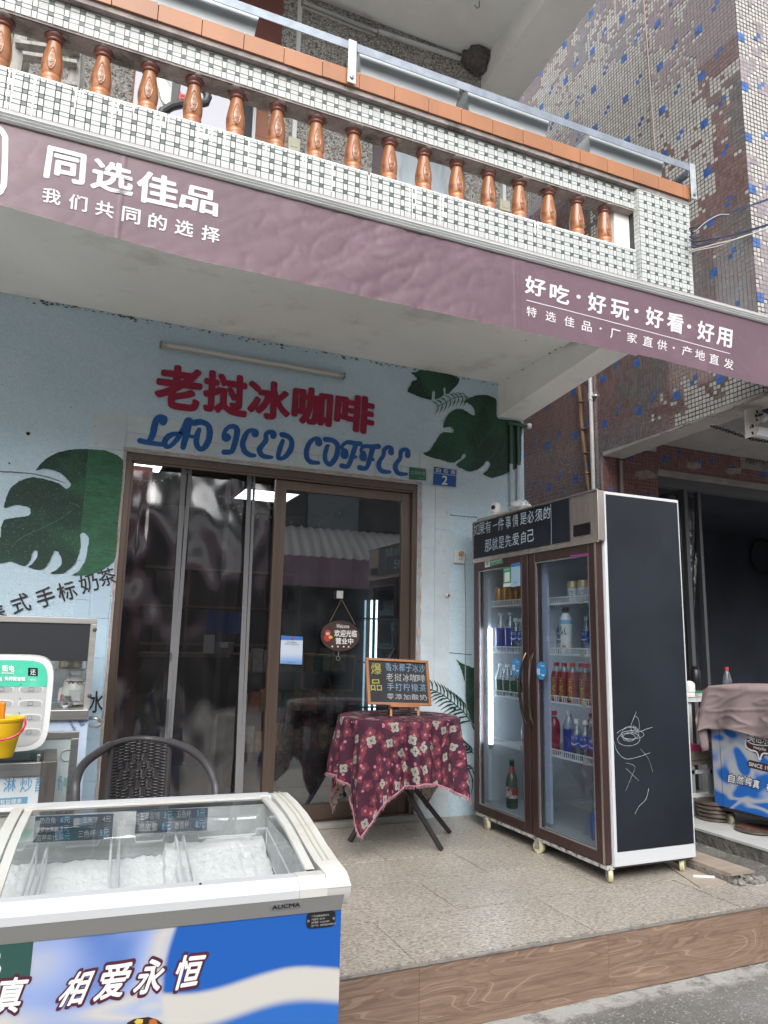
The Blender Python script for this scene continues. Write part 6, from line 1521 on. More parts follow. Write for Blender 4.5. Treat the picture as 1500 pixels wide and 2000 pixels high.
q = fquad([(-40, 1915), (58, 1910), (-40, 1848), (66, 1833)], .0113); localbuild(MB().poly([q[0], q[1], q[3], q[2]]), 'green_patch', mat('dark_green_print', (.022, .075, .062), .4), fz, smooth_=False)
lay(mb := MB(), 'S', *fquad([(-22, 1905), (1, 1902), (-22, 1862), (1, 1860)], .0106), bold=.03); localbuild(mb, 'green_patch_letter', WFR, fz, smooth_=False)
# the ice cream print at the bottom edge
mb = MB(); mb.poly([onfront(x, y, .0104) for x, y in ((248, 1998), (262, 1990), (290, 1986), (308, 1992), (318, 2000), (318, 2040), (248, 2040))]); localbuild(mb, 'cup_print', mat('choc_print', (.03, .015, .012), .4), fz, smooth_=False)
mb = MB(); mb.poly([onfront(x, y, .0098) for x, y in ((262, 1996), (268, 1990), (280, 1991), (278, 1999), (266, 2000))]); localbuild(mb, 'cup_print', mat('yellow_print2', (.60, .42, .08), .4), fz, smooth_=False)
mb = MB(); mb.poly([onfront(x, y, .0098) for x, y in ((292, 1992), (303, 1989), (309, 2000), (300, 2010), (290, 2003))]); localbuild(mb, 'cup_print', mat('orange_print2', (.42, .12, .03), .4), fz, smooth_=False)
m = MB(); m.lathe([(.003, 0), (.0025, .002)], (-.325, .020, ZF+.064), 6); localbuild(m, 'fly_speck', mat('hole_black', (.01, .01, .01)), fz)
m = MB()
for u in (-.15, LEN+.2):
    for v in (.08, D-.12): m.lathe([(.022, -.235), (.026, -.215), (.026, -.175), (.02, -.1605)], (u, v, 0), 12)
localbuild(m, 'foot', mat('black_rubber', (.02, .02, .02)), fz)

# ================================================================== cabinet with black panel, at the far left
YK = 3.72
def K(x, y, yy=YK): return at(x, y, 1, yy)
kb = thing('food_cabinet', 'steel framed glass food cabinet with a blank black panel standing by the blue wall', 'cabinet', (-.35, YK+.15, 0))
AL = mat('brushed_aluminium', (.55, .54, .52), .32, .75, var=.1, vs=4, stretch=(1, 1, 10), dirt=((.35, .34, .32), 14, .6, .8))
tl, tr_, br = K(-120, 1197), K(189, 1208), K(176, 1384)
xr = (tr_.x+br.x)/2; zt, zb2 = tr_.z, br.z; xl = -1.1; dp = .36
m = MB(); m.box((xl, YK-.012, zt-.026), (xr, YK+.02, zt)); m.box((xr-.026, YK-.012, zb2), (xr, YK+.02, zt-.0265)); m.box((xr-.022, YK+dp-.02, zb2), (xr, YK+dp, zt)); m.box((xr-.02, YK+.0205, zt-.02), (xr, YK+dp-.0205, zt)); m.box((xl, YK+dp-.02, zt-.02), (xr-.0225, YK+dp, zt))
m.build('frame', AL, kb, bevel=.0015)
zp = K(100, 1291).z
box('black_panel', (xl, YK-.004, zp), (xr-.027, YK+.004, zt-.027), mat('panel_black', (.010, .012, .016), .5, dirt=((.03, .032, .036), 4, .6, .8)), kb)
box('glass_front', (xl, YK+.0, zb2+.03), (xr-.027, YK+.005, zp-.002), glassmat('cabinet_glass', (.90, .92, .92), gloss=.10, haze=.04), kb)
box('glass_side', (xr-.008, YK+.021, zb2+.03), (xr-.004, YK+dp-.021, zt-.021), glassmat('cabinet_glass', (.7, .7, .7)), kb)
m = MB(); m.box((xl, YK-.05, zb2-.045), (xr-.004, YK+dp, zb2)); m.build('steel_deck', STAIN, kb, bevel=.004)
box('back_sheet', (xl, YK+dp-.002, zb2+.02), (xr-.03, YK+dp+.001, zt-.02), mat('back_dark', (.28, .31, .33), .5), kb)
m = MB()
for px, py in ((185, 1230), (175, 1359)):
    p = K(px, py, YK-.012); m.lathe([(.010, 0), (.010, .004), (.005, .006)], p, 10, axis=(0, -1, 0))
m.build('bolt', DARKFR, kb)
p = K(167, 1373, YK-.005); MB().lathe([(.012, 0), (.012, .006)], p, 14, axis=(0, -1, 0)).build('latch', STAIN, kb)
# body covered in protective film
film = mat('film_white', (.42, .50, .62), .3, var=.1, vs=5, bump=.2, bs=8, dist=.01)
box('lower_body', (xl, YK-.03, .02), (K(168, 1450).x, YK+dp-.02, zb2-.046), film, kb)
m = MB(); mb = MB()
o = K(143, 1432, YK-.0335); d1 = (K(150, 1402, YK-.0335)-o).normalized()
for s, x, y, L in (('film', 158, 1420, 20), ('please', 143, 1432, 30), ('tear', 170, 1410, 18)):
    a = K(x, y, YK-.0335); b = K(x-L*.45, y-L*.9, YK-.0335); up = (a-b).cross(Vector((0, -1, 0))).normalized()*-.020
    lay(mb, s, a, b, a+up)
mb.build('film_print', mat('film_print_blue', (.02, .06, .28), .5), kb, smooth_=False)
hp = [K(x, y, YK-.02) for x, y in ((176, 1402), (188, 1402), (196, 1410), (190, 1417), (176, 1417))]
MB().tube(cr_([Vector((p.x, YK-.02-.03*(k in (1, 2, 3)), p.z)) for k, p in enumerate(hp)]), .008, 8).build('handle', STAIN, kb)
# lucky cat behind the glass
ck = thing('lucky_cat', 'white ceramic beckoning cat with closed eyes and red marks inside the glass cabinet', 'figurine', (K(145, 1380, 3.9).x, 3.88, zb2))
c = Vector((K(143, 1375, 3.88).x, 3.88, zb2+.002)); CW2 = mat('ceramic_white', (.66, .63, .60), .25, coat=.3)
hc = K(143, 1336, 3.88).z
MB().lathe([(.030, 0), (.052, .008), (.058, .045), (.052, .09), (.040, .115)], c, 20).build('body', CW2, ck)
MB().ball((c.x, c.y, hc), .050, 20, 0, (1.05, .9, .86)).build('head', CW2, ck)
for s in (-1, 1):
    MB().lathe([(.016, 0), (.009, .018), (.001, .032)], (c.x+s*.030, c.y, hc+.030), 8).build('ear', CW2, ck)
    MB().lathe([(.013, .0), (.015, .03), (.012, .065), (.002, .07)], (c.x+s*.056, c.y-.01, c.z+.015), 10).build('arm', CW2, ck)
mb = MB()
for s in (-1, 1): ribbon(mb, [(c.x+s*.030, c.y-.047, hc+.004), (c.x+s*.019, c.y-.0485, hc+.016), (c.x+s*.008, c.y-.049, hc+.004)], .0045, (0, -1, 0))
ribbon(mb, [(c.x-.012, c.y-.0485, hc-.010), (c.x, c.y-.0485, hc-.014), (c.x+.012, c.y-.0485, hc-.010)], .002, (0, -1, 0)); mb.build('face_lines', mat('print_black', (.01, .01, .01)), ck, smooth_=False)
mb = MB(); mb.tube([(c.x+.045*math.cos(t), c.y+.045*math.sin(t), c.z+.112) for t in [i*.4189 for i in range(15)]], .003, 6, closed=True)
for s in (-1, 1): mb.ball((c.x+s*.052, c.y-.034, c.z+.035), .013, 10, 0, (.7, .5, 1.6))
mb.build('red_marks', mat('sign_red', (.4, .03, .03)), ck)
box('plaque', (c.x-.026, c.y-.064, c.z+.025), (c.x+.026, c.y-.060, c.z+.075), mat('qr_card_blank', (.5, .5, .5), .6), ck)
t = thing('glass_jar', 'small clear glass lamp bulb on the cabinet deck before the cat', 'jar', K(128, 1382, 3.80)); p = K(127, 1384, 3.80)
MB().lathe([(.030, 0), (.034, .01), (.030, .03), (.020, .038)], (p.x, p.y, zb2+.001), 16).build('glass_body', glassmat('jar_glass', (.8, .83, .85), gloss=.25), t); MB().lathe([(.020, .0385), (.020, .052)], (p.x, p.y, zb2+.001), 14).build('lid', STAIN, t)
t = thing('heat_lamp', 'shiny round warming lamp hanging inside the glass cabinet', 'lamp', K(137, 1302, 3.86)); p = K(137, 1305, 3.86)
MB().lathe([(.048, 0), (.052, .006), (.052, .04), (.044, .05)], p, 22).build('shade', mat('lamp_gold', (.55, .42, .28), .25, .9), t); MB().lathe([(.065, -.012), (.066, -.001), (.05, -.0005)], p, 22).build('flange', STAIN, t)

# ---- near counter: steel frame with glass top, poster and power bank station
YC2 = 2.93
def C(x, y, yy=YC2): return at(x, y, 1, yy)
cn = thing('glass_counter', 'steel framed counter with a glass top and a frozen yogurt poster below it', 'counter', (-.35, YC2+.2, 0))
pt, pb_ = C(118, 1427), C(92, 1566)
xe = (C(117, 1428).x+C(88, 1566).x)/2+.012; zt2 = C(105, 1490).z
STD = mat('dull_steel', (.20, .18, .165), .36, .75, var=.15, vs=5, stretch=(6, 6, 1), dirt=((.10, .09, .08), 8, .5, .8))
za, zb3 = C(60, 1490).z, C(60, 1516).z
m = MB(); m.box((-1.2, YC2, zb3), (xe-.048, YC2+.03, za)); m.build('front_rail', STAIN, cn, bevel=.002)
m = MB(); m.box((xe-.047, YC2-.004, -.20), (xe+.002, YC2+.032, za+.002)); m.box((xe-.047, YC2+.45, -.20), (xe+.002, YC2+.48, za)); m.build('post', STD, cn, bevel=.002)
m = MB(); m.box((xe-.044, YC2+.0325, zb3+.02), (xe+.001, YC2+.4495, za+.001)); m.build('side_rail', STD, cn, bevel=.002)
box('glass_top', (-1.2, YC2+.0305, za-.012), (xe-.048, YC2+.47, za-.002), glassmat('counter_glass', (.35, .42, .42), gloss=.22), cn)
box('shelf_below', (-1.2, YC2+.035, za-.10), (xe-.05, YC2+.46, za-.09), mat('dark_tray', (.06, .07, .07), .5), cn)
box('poster_sheet', (-1.2, YC2+.012, -.20), (xe-.049, YC2+.018, zb3-.001), mat('poster_white', (.56, .60, .62), .5), cn)
PB = mat('poster_blue', (.06, .30, .52), .6); mb = MB()
for s, x in (('冰', -88), ('淇', -38), ('淋', 6), ('炒', 38), ('酸', 68)):
    q = [C(x+a, y, YC2+.0105) for a, y in ((0, 1548), (24 if x > 0 else 30, 1545), (2, 1520), (26 if x > 0 else 32, 1517))]; lay(mb, s, *q)
mb.build('poster_lettering', PB, cn, smooth_=False)
q = [C(x, y, YC2+.0105) for x, y in ((-60, 1600), (50, 1590), (-60, 1563), (54, 1556))]; o = MB().poly([q[0], q[1], q[3], q[2]]).build('poster_band', mat('poster_teal', (.10, .30, .42), .5), cn, smooth_=False)
lay(MB(), '有益健康', *[C(x, y, YC2+.0095) for x, y in ((0, 1572), (42, 1569), (0, 1562), (43, 1559))], bold=.02).build('band_lettering', mat('poster_white', (.5, .5, .5)), o, smooth_=False)
m = MB(); p = C(75, 1484); m.tube([(p.x, YC2+.02, za), (p.x, YC2+.02, za+.018)], .005, 8); m.ball((p.x, YC2+.02, za+.020), .007, 8); m.build('knob', STAIN, cn)
# framed panel behind with mint print
t = thing('framed_panel', 'steel framed white panel with a faint mint pattern standing between counter and wall', 'panel', (.03, 3.25, 0)); YP = 3.25
def P2(x, y): return at(x, y, 1, YP)
xa_, xb_ = P2(90, 1500).x, (P2(159, 1430).x+P2(140, 1560).x)/2; zt3 = P2(140, 1429).z
m = MB(); m.box((xa_-.3, YP, zt3-.026), (xb_, YP+.02, zt3)); m.box((xb_-.028, YP, .005), (xb_, YP+.02, zt3-.0265)); m.build('frame', STAIN, t, bevel=.002)
m = MB(); m.box((xa_-.3, YP+.006, .005), (xb_-.0285, YP+.012, zt3-.0265)); m.build('panel', mat('mint_print', (.50, .58, .58), .5, dirt=((.22, .40, .36), 14, .60, .66)), t, smooth_=False)
m = MB(); p = P2(131, 1475); m.tube([(p.x+.022*math.cos(a), YP+.003, p.z+.022*math.sin(a)) for a in [i*.5236 for i in range(12)]], .003, 5, closed=True); m.build('ring_print', mat('pale_print', (.45, .47, .45), .5), t)
q = [P2(x, y) for x, y in ((112, 1545), (122, 1544), (114, 1515), (121, 1514))]; mb = MB(); lay(mb, '奶', *[Vector((a.x, YP+.004, a.z)) for a in q]); mb.build('lettering', PB, t, smooth_=False)
# power bank station
YS = 2.99
pw = thing('power_bank_station', 'white rounded power bank rental box with a green header on the glass counter', 'power bank station', (at(0, 1470, 1, YS).x, YS+.05, za))
def S_(x, y, yy=YS): return at(x, y, 1, yy)
x1_ = (S_(104, 1310).x+S_(96, 1440).x)/2; z1_, z0_ = S_(30, 1280).z, S_(30, 1468).z; wS = (z1_-z0_)*.98; x0_ = x1_-wS*1.0
cx, cz = (x0_+x1_)/2, (z0_+z1_)/2
def rr(a, b, nn=5.5, n=56, cx=cx, cz=cz, y=YS): return [Vector((cx+a*math.copysign(abs(math.cos(t))**(2/nn), math.cos(t)), y, cz+b*math.copysign(abs(math.sin(t))**(2/nn), math.sin(t)))) for t in [2*math.pi*i/n for i in range(n)]]
PWH = mat('station_white', (.60, .61, .60), .35); PGR = mat('station_grey', (.40, .41, .41), .45)
hw, hh = (x1_-x0_)/2, (z1_-z0_)/2
MB().poly(rr(hw, hh), (0, -1, 0), .15).build('shell', PWH, pw, bevel=.012)
MB().poly(rr(hw*.88, hh*.90, y=YS-.0015), (0, -1, 0), .004).build('face_plate', PGR, pw, bevel=.001)
zg0 = S_(40, 1341).z; gp = [p for p in rr(hw*.88, hh*.90, n=120, y=YS-.003) if p.z > zg0]; gp = sorted(gp, key=lambda p: -math.atan2(p.z-zg0-.0001, p.x-cx))
gp = [Vector((gp[-1].x, YS-.003, zg0))]+gp[::-1]+[Vector((gp[0].x, YS-.003, zg0))]
MB().poly(gp, (0, -1, 0), .0014).build('green_header', mat('header_green', (.06, .46, .31), .4, dirt=((.10, .52, .37), 10, .5, .7)), pw, smooth_=False)
mb = MB(); V3 = YS-.0048
def sq(s, x0, y1, x1, y0, bold=.02): lay(mb, s, *[S_(a, b, V3) for a, b in ((x0, y1), (x1, y1+1), (x0, y0), (x1, y0+1))], bold=bold)
sq('街电', 4, 1311, 28, 1299, .03); sq('JIEDIAN', 3, 1316.5, 27, 1312.5, .03); sq('免押更省钱', 9, 1329, 49, 1321.5, .05); sq('电', -4, 1329, 4, 1321.5, .05); sq('一键归还', 55, 1329, 70, 1326)
mb.build('lettering', mat('station_print', (.72, .76, .74), .5), pw, smooth_=False)
q = [S_(a, b, YS-.0036) for a, b in ((54.5, 1320), (73.5, 1321), (55, 1304), (74, 1305))]; o = MB().poly([q[0], q[1], q[3], q[2]], (0, -1, 0), .0005).build('key', mat('key_black', (.01, .01, .012), .3), pw, smooth_=False)
lay(MB(), '还', *[S_(a, b, YS-.0046) for a, b in ((59, 1318), (70, 1318.5), (59, 1307), (70, 1307.5))]).build('key_letter', mat('station_print', (.7, .7, .7)), o, smooth_=False)
for row in range(4):
    for px in (61, 3):
        p = S_(px-row*1.5, 1346+row*27.8); 
        MB().poly(rr(.040, .0135, 3.0, 32, p.x, p.z, YS-.0022), (0, -1, 0), .0006).build('slot', mat('slot_rim', (.55, .56, .55), .4), pw, smooth_=False)
        MB().poly(rr(.036, .0105, 3.0, 32, p.x, p.z-.0012, YS-.0030), (0, -1, 0), .0006).build('slot_recess', mat('slot_grey', (.30, .31, .32), .5), pw, smooth_=False)
        mb = MB(); ribbon(mb, [(p.x-.007, YS-.0045, p.z-.005), (p.x-.006, YS-.0045, p.z+.006), (p.x+.006, YS-.0045, p.z+.006), (p.x+.007, YS-.0045, p.z-.005)], .0012, (0, -1, 0)); ribbon(mb, [(p.x-.010, YS-.0045, p.z-.006), (p.x+.010, YS-.0045, p.z-.006)], .0014, (0, -1, 0)); mb.build('slot_symbol', mat('symbol_grey', (.12, .12, .13), .6), pw, smooth_=False)
        MB().lathe([(.002, 0), (.002, .001)], (p.x-.035, YS-.0022, p.z+.017), 8, axis=(0, -1, 0)).build('slot_light', mat('hole_black', (.02, .02, .02)), pw)
# yellow bucket
YBk = 2.80
bk = thing('yellow_bucket', 'small yellow plastic bucket with a red handle and an orange scoop in it', 'bucket', at(2, 1485, 1, YBk))
ct_ = at(2, 1402, 1, YBk); cb_ = at(-6, 1478, 1, YBk); rt = (at(49, 1402, 1, YBk).x-ct_.x); rb = (at(26, 1480, 1, YBk).x-at(-6, 1480, 1, YBk).x)
YEL = mat('yellow_plastic', (.66, .42, .01), .32, coat=.15, dirt=((.55, .33, .01), 12, .55, .75)); h = ct_.z-cb_.z; c = Vector((cb_.x, YBk, cb_.z))
MB().lathe([(rb*.96, 0), (rb, .004), (rt*.97, h-.012), (rt*1.0, h-.010), (rt*1.04, h-.006), (rt*1.05, h), (rt*1.0, h+.003), (rt*.95, h-.002), (rb*.94, .006)], c, 40).build('pail', YEL, bk)
HR = [at(x, y, 1, YBk-(rt*1.05 if 0 < k < 5 else rt*.3)) for k, (x, y) in enumerate(((47, 1403), (49, 1415), (38, 1432), (14, 1443), (-12, 1444), (-38, 1420)))]
MB().tube(cr_(HR), .0038, 8).build('handle', mat('handle_red', (.50, .02, .05), .35), bk)
t = thing('orange_scoop', 'orange plastic scoop sticking out of the yellow bucket', 'scoop', (c.x, YBk, c.z+h))
MB().obox((c.x-.05, YBk, c.z+h*.55), (.060, 0, 0), (0, .018, 0), (0, 0, h*.5+.045)).build('handle', mat('orange_plastic', (.55, .20, .01), .35), t, bevel=.006)
# counter under the bucket (steel shelf nearer the street)

# ================================================================== mosaic clad building on the right
XN, YF, YG2 = 3.80, 3.0, 4.47       # its side plane, upper front plane, recessed ground floor front
ZP = .03                            # raised floor of its porch
PUR = mat('mosaic_purple', (.172, .112, .108), .16, rnd=.16, spec=1.0, coat=1.0, bump=.12, bs=160, dist=.002, var=.12, vs=.9, dirt=((.14, .135, .135), .8, .50, .62))
PRED = mat('mosaic_red_brown', (.165, .085, .082), .30, rnd=.16, bump=.12, bs=160, dist=.002)
PBLU = mat('mosaic_blue', (.045, .115, .32), .25, rnd=.25)
MORT = mat('exposed_mortar', (.47, .455, .43), .8, rnd=.12, bump=.8, bs=210, dist=.004, stretch=(1, 1, 3))
GROUTN = mat('pinkish_grout', (.46, .37, .36), .85, var=.25, vs=2, dirt=((.16, .14, .14), 1.6, .50, .68))
GDARK = mat('joint_shade', (.045, .042, .042), .9)  # dark colour paints the shadow in joints round missing tiles
NM = [PUR, PBLU, MORT, GDARK, PRED]
nb = thing('mosaic_building', 'tall neighbouring building clad in purple, blue and missing mosaic tiles with a recessed shop below', 'building', (XN+1, YG2, 0))
m = MB(); m.box((XN, YF+.0, 2.78), (7.5, 7.8, 10.5)); m.build('upper_wall', GROUTN, nb, smooth_=False)
m = MB(); m.box((XN, YG2, -.25), (4.355, 7.8, 2.78)); m.box((4.355, YG2, 2.555), (7.5, YG2+.18, 2.78)); m.box((4.36, YG2+.18, -.2), (4.40, 7.8, 2.7)); m.build('ground_wall', GROUTN, nb, smooth_=False)
# side beam: its underside climbs slightly towards the street
def zbot(y): return 2.597+(YG2-y)/(YG2-YF)*.040
m = MB(); m.add([(XN, YF, zbot(YF)), (XN+.20, YF, zbot(YF)), (XN+.20, YG2, zbot(YG2)), (XN, YG2, zbot(YG2)), (XN, YF, 2.78), (XN+.20, YF, 2.78), (XN+.20, YG2, 2.78), (XN, YG2, 2.78)], [(0, 3, 2, 1), (0, 1, 5, 4), (1, 2, 6, 5), (2, 3, 7, 6), (3, 0, 4, 7)])
PLAS = mat('porch_plaster', (.36, .34, .32), .85, var=.1, vs=3, bump=.4, bs=15)
m.build('side_beam', PLAS, nb, smooth_=False)
m = MB(); m.box((XN+.2005, YF, zbot(YF)+.003), (7.5, YF+.22, 2.78)); m.build('front_beam', PLAS, nb, smooth_=False)
box('porch_ceiling', (XN+.2, YF+.22, 2.768), (7.5, YG2, 2.779), mat('porch_ceiling_grey', (.27, .26, .255), .85, var=.15, vs=2), nb)
# chipped lower edge with exposed concrete
m = MB(); random.seed(44)
for k in range(46):
    y = YF+.0+random.random()**1.8*.9; m.ball((XN-.002+random.uniform(-.004, .01), y, zbot(y)+random.uniform(-.004, .006)), random.uniform(.008, .02), 7, 0, (.6, 1.6, .5))
m.build('spalled_edge', CONC, nb)
p_ = .0310; gp_ = .0027
def is_blue(i, j):
    a, b = i % 12, j % 12
    return (a in (0, 1) and b in (0, 1)) or (a, b) in ((6, 3), (5, 2))
def field(u, v, seed):
    return .8*noise.noise((u*1.15+seed, v*1.15, seed))+.5*noise.noise((u*3.2, v*3.2+seed, 5))+.6*noise.noise((u*11+seed, v*11, 9))+random.uniform(-.22, .22)
def side_cells(u0, v0, nu, nv, miss, base=0, seed=0, clip=None, blue=True, ioff=0, joff=0):
    out = []
    for j in range(nv):
        for i in range(nu):
            u, v = u0+i*p_, v0+j*p_
            if clip and not clip(u, v): continue
            mm = miss(u, v) if miss else -9
            blu = blue and is_blue(i+ioff, j+joff)
            if not blu and mm > 0:
                out.append((u+.0004, v+.0004, p_-.0008, p_-.0008, 3, .0006))
                s = .0036; out.append((u+s+random.uniform(-.001, .001), v+s, p_-2*s, p_-2*s+random.uniform(-.002, .001), 2, .0020))
            else:
                out.append((u+gp_/2, v+gp_/2, p_-gp_, p_-gp_, 1 if blu else base, .0042))
    return out
random.seed(77)
# side face above the porch and back beyond it: u runs from far (Y=7.5) towards the street (Y=3.0), v up from z=2.6
YB2 = YF+p_*int(4.4/p_)
def missA(u, v):
    y, z = YB2-u, 2.6+v
    f = field(u, v, 3.7)
    k = -.30
    if z < 3.6 and y > 4.0: k -= .7
    if z < 3.2 and y < 3.75: k += .62*max(0, 1-(z-2.58)/.50)*min(1, (3.95-y)/.55)      # lower corner near the street
    if 2.55 < z < 3.0 and y >= 3.6: k += .02
    # large bare area higher up, away from the corner
    e = ((y-4.25)/1.15)**2+((z-5.15-(y-3.3)*.55)/.85)**2
    k += .85*max(0, 1-e*.75)
    e2 = ((y-3.45)/.22)**2+((z-4.5)/.5)**2; k += .42*max(0, 1-e2)
    if abs(z-4.93) < .05 and y < 3.25: k += .5
    if y < 3.06: k += .10
    return f+k
nv_up = int((9.6-2.6)/p_)
cA = side_cells(0, 0, int(4.4/p_), nv_up, missA, 0, 3, clip=lambda u, v: (2.6+v > zbot(YB2-u-p_/2)+.004 if YB2-u < YG2 else True) and in_view((XN, YB2-u, 2.6+v), 220), ioff=2, joff=5)
mosaic(nb, (XN, YB2, 2.6), (0, -1, 0), (0, 0, 1), (-1, 0, 0), cA, NM, 'n')
def missB(u, v): return field(u, v, 8.1)-1.3
cB = side_cells(0, 0, int((YB2-YG2)/p_), int(2.6/p_), missB, 0, 4, clip=lambda u, v: in_view((XN, YB2-u, v), 220) and v > -.2, ioff=2, joff=5-int(2.6/p_) % 12)
mosaic(nb, (XN, YB2, 2.6-p_*int(2.6/p_)), (0, -1, 0), (0, 0, 1), (-1, 0, 0), cB, NM, 'n')
# upper front face
def missF(u, v):
    f = field(u*.9, v, 12.5); k = -.22+.50*math.exp(-((v-2.55)/.35)**2)+.35*math.exp(-((v-1.95)/.25)**2)+.35*math.exp(-((v-.42)/.2)**2)+(.15 if u < .07 else 0)
    return f+k
cF = side_cells(0, 0, int(1.3/p_), nv_up, missF, 0, 5, clip=lambda u, v: in_view((XN+u, YF, 2.65+v), 150), ioff=0, joff=5)
GREYT = mat('mosaic_grey_purple', (.27, .235, .245), .27, rnd=.16, var=.12, vs=1)
mosaic(nb, (XN-.004, YF, 2.6+p_*2), (1, 0, 0), (0, 0, 1), (0, -1, 0), cF, [GREYT, PBLU, MORT, GDARK, PRED], 'n')
# ground floor front wall
cG = side_cells(0, 0, 18, int(2.72/p_), lambda u, v: field(u, v, 2.2)-.95, 4, 6, clip=lambda u, v: in_view((XN+u, YG2, v), 120) and v < 2.75, ioff=4, joff=0)
cG2 = side_cells(0, 0, 75, 7, lambda u, v: field(u*.7, v, 6.2)-.95, 4, 7, clip=lambda u, v: in_view((4.36+u, YG2, 2.56+v), 120), ioff=10, joff=10)
mosaic(nb, (XN+.0, YG2, 0), (1, 0, 0), (0, 0, 1), (0, -1, 0), [c for c in cG if c[1] < 2.745], NM, 'n')
mosaic(nb, (4.358, YG2, 2.558), (1, 0, 0), (0, 0, 1), (0, -1, 0), cG2, NM, 'n')
flush_mosaic(nb, 'n')
# patches of bare plaster on the ground floor wall
m = MB(); random.seed(9)
for (x0, y0, x1, y1) in ((1240, 918, 1282, 936), (1340, 902, 1370, 917), (1416, 914, 1448, 926)):
    ol = []
    for k in range(26):
        a = 2*math.pi*k/26; rr_ = 1+.35*noise.noise((math.cos(a)*2+x0, math.sin(a)*2, 0)); ol.append(at((x0+x1)/2+(x1-x0)/2*math.cos(a)*rr_, (y0+y1)/2+(y1-y0)/2*math.sin(a)*rr_, 1, YG2-.0056))
    m.poly(ol)
m.build('bare_patch', mat('bare_plaster', (.24, .215, .20), .9, bump=.8, bs=60, var=.2, vs=20), nb, smooth_=False)
# carved plaque
q = [at(x, y, 1, YG2-.008) for x, y in ((1446, 914), (1580, 935), (1446, 862), (1580, 884))]; PLQ = mat('carved_plaque', (.20, .185, .17), .8, var=.2, vs=10, bump=.6, bs=40)
pq = quadbox('plaque', q, .012, PLQ, nb)
mb = MB()
for s, x in (('順', 1456), ('风', 1476), ('順', 1498), ('水', 1520)):
    lay(mb, s, *[at(a, b, 1, YG2-.0195) for a, b in ((x, 905), (x+18, 908), (x, 884), (x+18, 887))], bold=.01)
mb.build('carved_letter', mat('carved_dark', (.06, .055, .052), .9), pq, smooth_=False)
m = MB()
for k in range(9): p = at(1450+k*16, 868+k*2.4, 1, YG2-.0195); m.ball(p, .010, 6, 0, (1, .3, .8))
for k in range(4): p = at(1450, 872+k*11, 1, YG2-.0195); m.ball(p, .010, 6, 0, (1, .3, .8))
m.build('carved_border', PLQ, pq)
# doorway: lintel track, posts, dark room behind
FRM = mat('neighbour_frame_grey', (.10, .105, .115), .5, .4); TRK = mat('lintel_plaster', (.23, .215, .205), .85, var=.15, vs=6)
box('lintel_edge', (4.355, YG2-.012, 2.515), (7.5, YG2+.17, 2.554), TRK, nb)
nd = thing('metal_shopfront', 'grey metal frame and open clear plastic sheet in the dark doorway of the mosaic building', 'shopfront', (5.2, YG2+.1, ZP))
m = MB(); m.box((4.40, YG2+.05, 2.43), (7.4, YG2+.12, 2.512)); m.build('top_track', FRM, nd, smooth_=False)
for px, w_, yy in ((1338, .038, YG2+.06), (1364, .030, YG2+.10)):
    p = at(px, 945, 1, yy); box('post', (p.x-w_/2, yy, ZP), (p.x+w_/2, yy+.04, 2.43), FRM, nd)
a = at(1286, 935, 1, YG2+.4); MB().bar((4.42, YG2+.9, 2.36), (at(1336, 930, 1, YG2+.1).x, YG2+.12, 2.40), .03, .06).build('side_track', FRM, nd, smooth_=False)
def hang(u, v):
    z = .35+2.05*v; k = (1-v)
    x0_ = at(1315, 960, 1, YG2+.1).x; wdt = .30-.17*k
    return (x0_+.02+.06*k+wdt*u+.015*math.sin(v*9), YG2+.16+.035*math.sin(u*14+v*2)*(.4+k), z)
MB().grid(hang, 30, 40).build('plastic_sheet', glassmat('dusty_sheet', (.5, .5, .52), gloss=.07, rough=.15, haze=.38, hazec=(.10, .095, .09), bump=.5, bs=8), nd, ang=180)
nr = thing('neighbour_interior', 'dark blue room inside the mosaic building', 'room', (5.8, 6.2, 0))
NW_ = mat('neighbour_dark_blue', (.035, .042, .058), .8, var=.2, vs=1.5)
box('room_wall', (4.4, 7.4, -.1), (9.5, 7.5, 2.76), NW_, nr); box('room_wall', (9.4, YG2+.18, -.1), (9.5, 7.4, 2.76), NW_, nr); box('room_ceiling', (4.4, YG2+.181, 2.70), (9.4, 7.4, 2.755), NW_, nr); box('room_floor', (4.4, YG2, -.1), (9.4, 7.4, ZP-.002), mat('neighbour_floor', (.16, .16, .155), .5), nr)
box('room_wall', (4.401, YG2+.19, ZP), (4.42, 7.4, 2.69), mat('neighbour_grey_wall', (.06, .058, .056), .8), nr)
t = thing('wall_hoop', 'thin black hoop hanging on the dark wall inside the neighbouring shop', 'hoop', at(1500, 1087, 1, 7.3)); p = at(1490, 1087, 1, 7.33)
MB().tube([(p.x+.24*math.cos(a), 7.33, p.z+.24*math.sin(a)) for a in [i*math.pi/20 for i in range(40)]], .014, 8, closed=True).build('ring', mat('hoop_black', (.004, .004, .006), .6), t)
# pipes and bamboo on the side wall
t = thing('downpipe', 'white vertical pipe with one joint running down the mosaic corner', 'pipe', (XN-.02, 4.55, 0))
pt_ = at(1155, 745, 0, XN-.02); yp_ = (pt_.y+at(1158, 950, 0, XN-.02).y)/2
MB().tube([(XN-.024, yp_, -.1), (XN-.024, yp_, 4.2)], .017, 12).build('pipe', mat('bright_pipe', (.42, .42, .42), .4), t); zj = at(1156, 774, 0, XN-.02).z
MB().lathe([(.018, -.03), (.0215, -.029), (.0215, .03), (.018, .031)], (XN-.024, yp_, zj), 12).build('joint', mat('bright_pipe', (.6, .6, .6)), t); box('clip', (XN-.03, yp_-.055, zj-.008), (XN-.004, yp_-.02, zj+.006), PIPE, t)
t = thing('thin_conduit', 'thin pinkish conduit ending under the beam of the mosaic building', 'pipe', at(1211, 960, 1, YG2)); a = at(1212, 900, 1, YG2-.012)
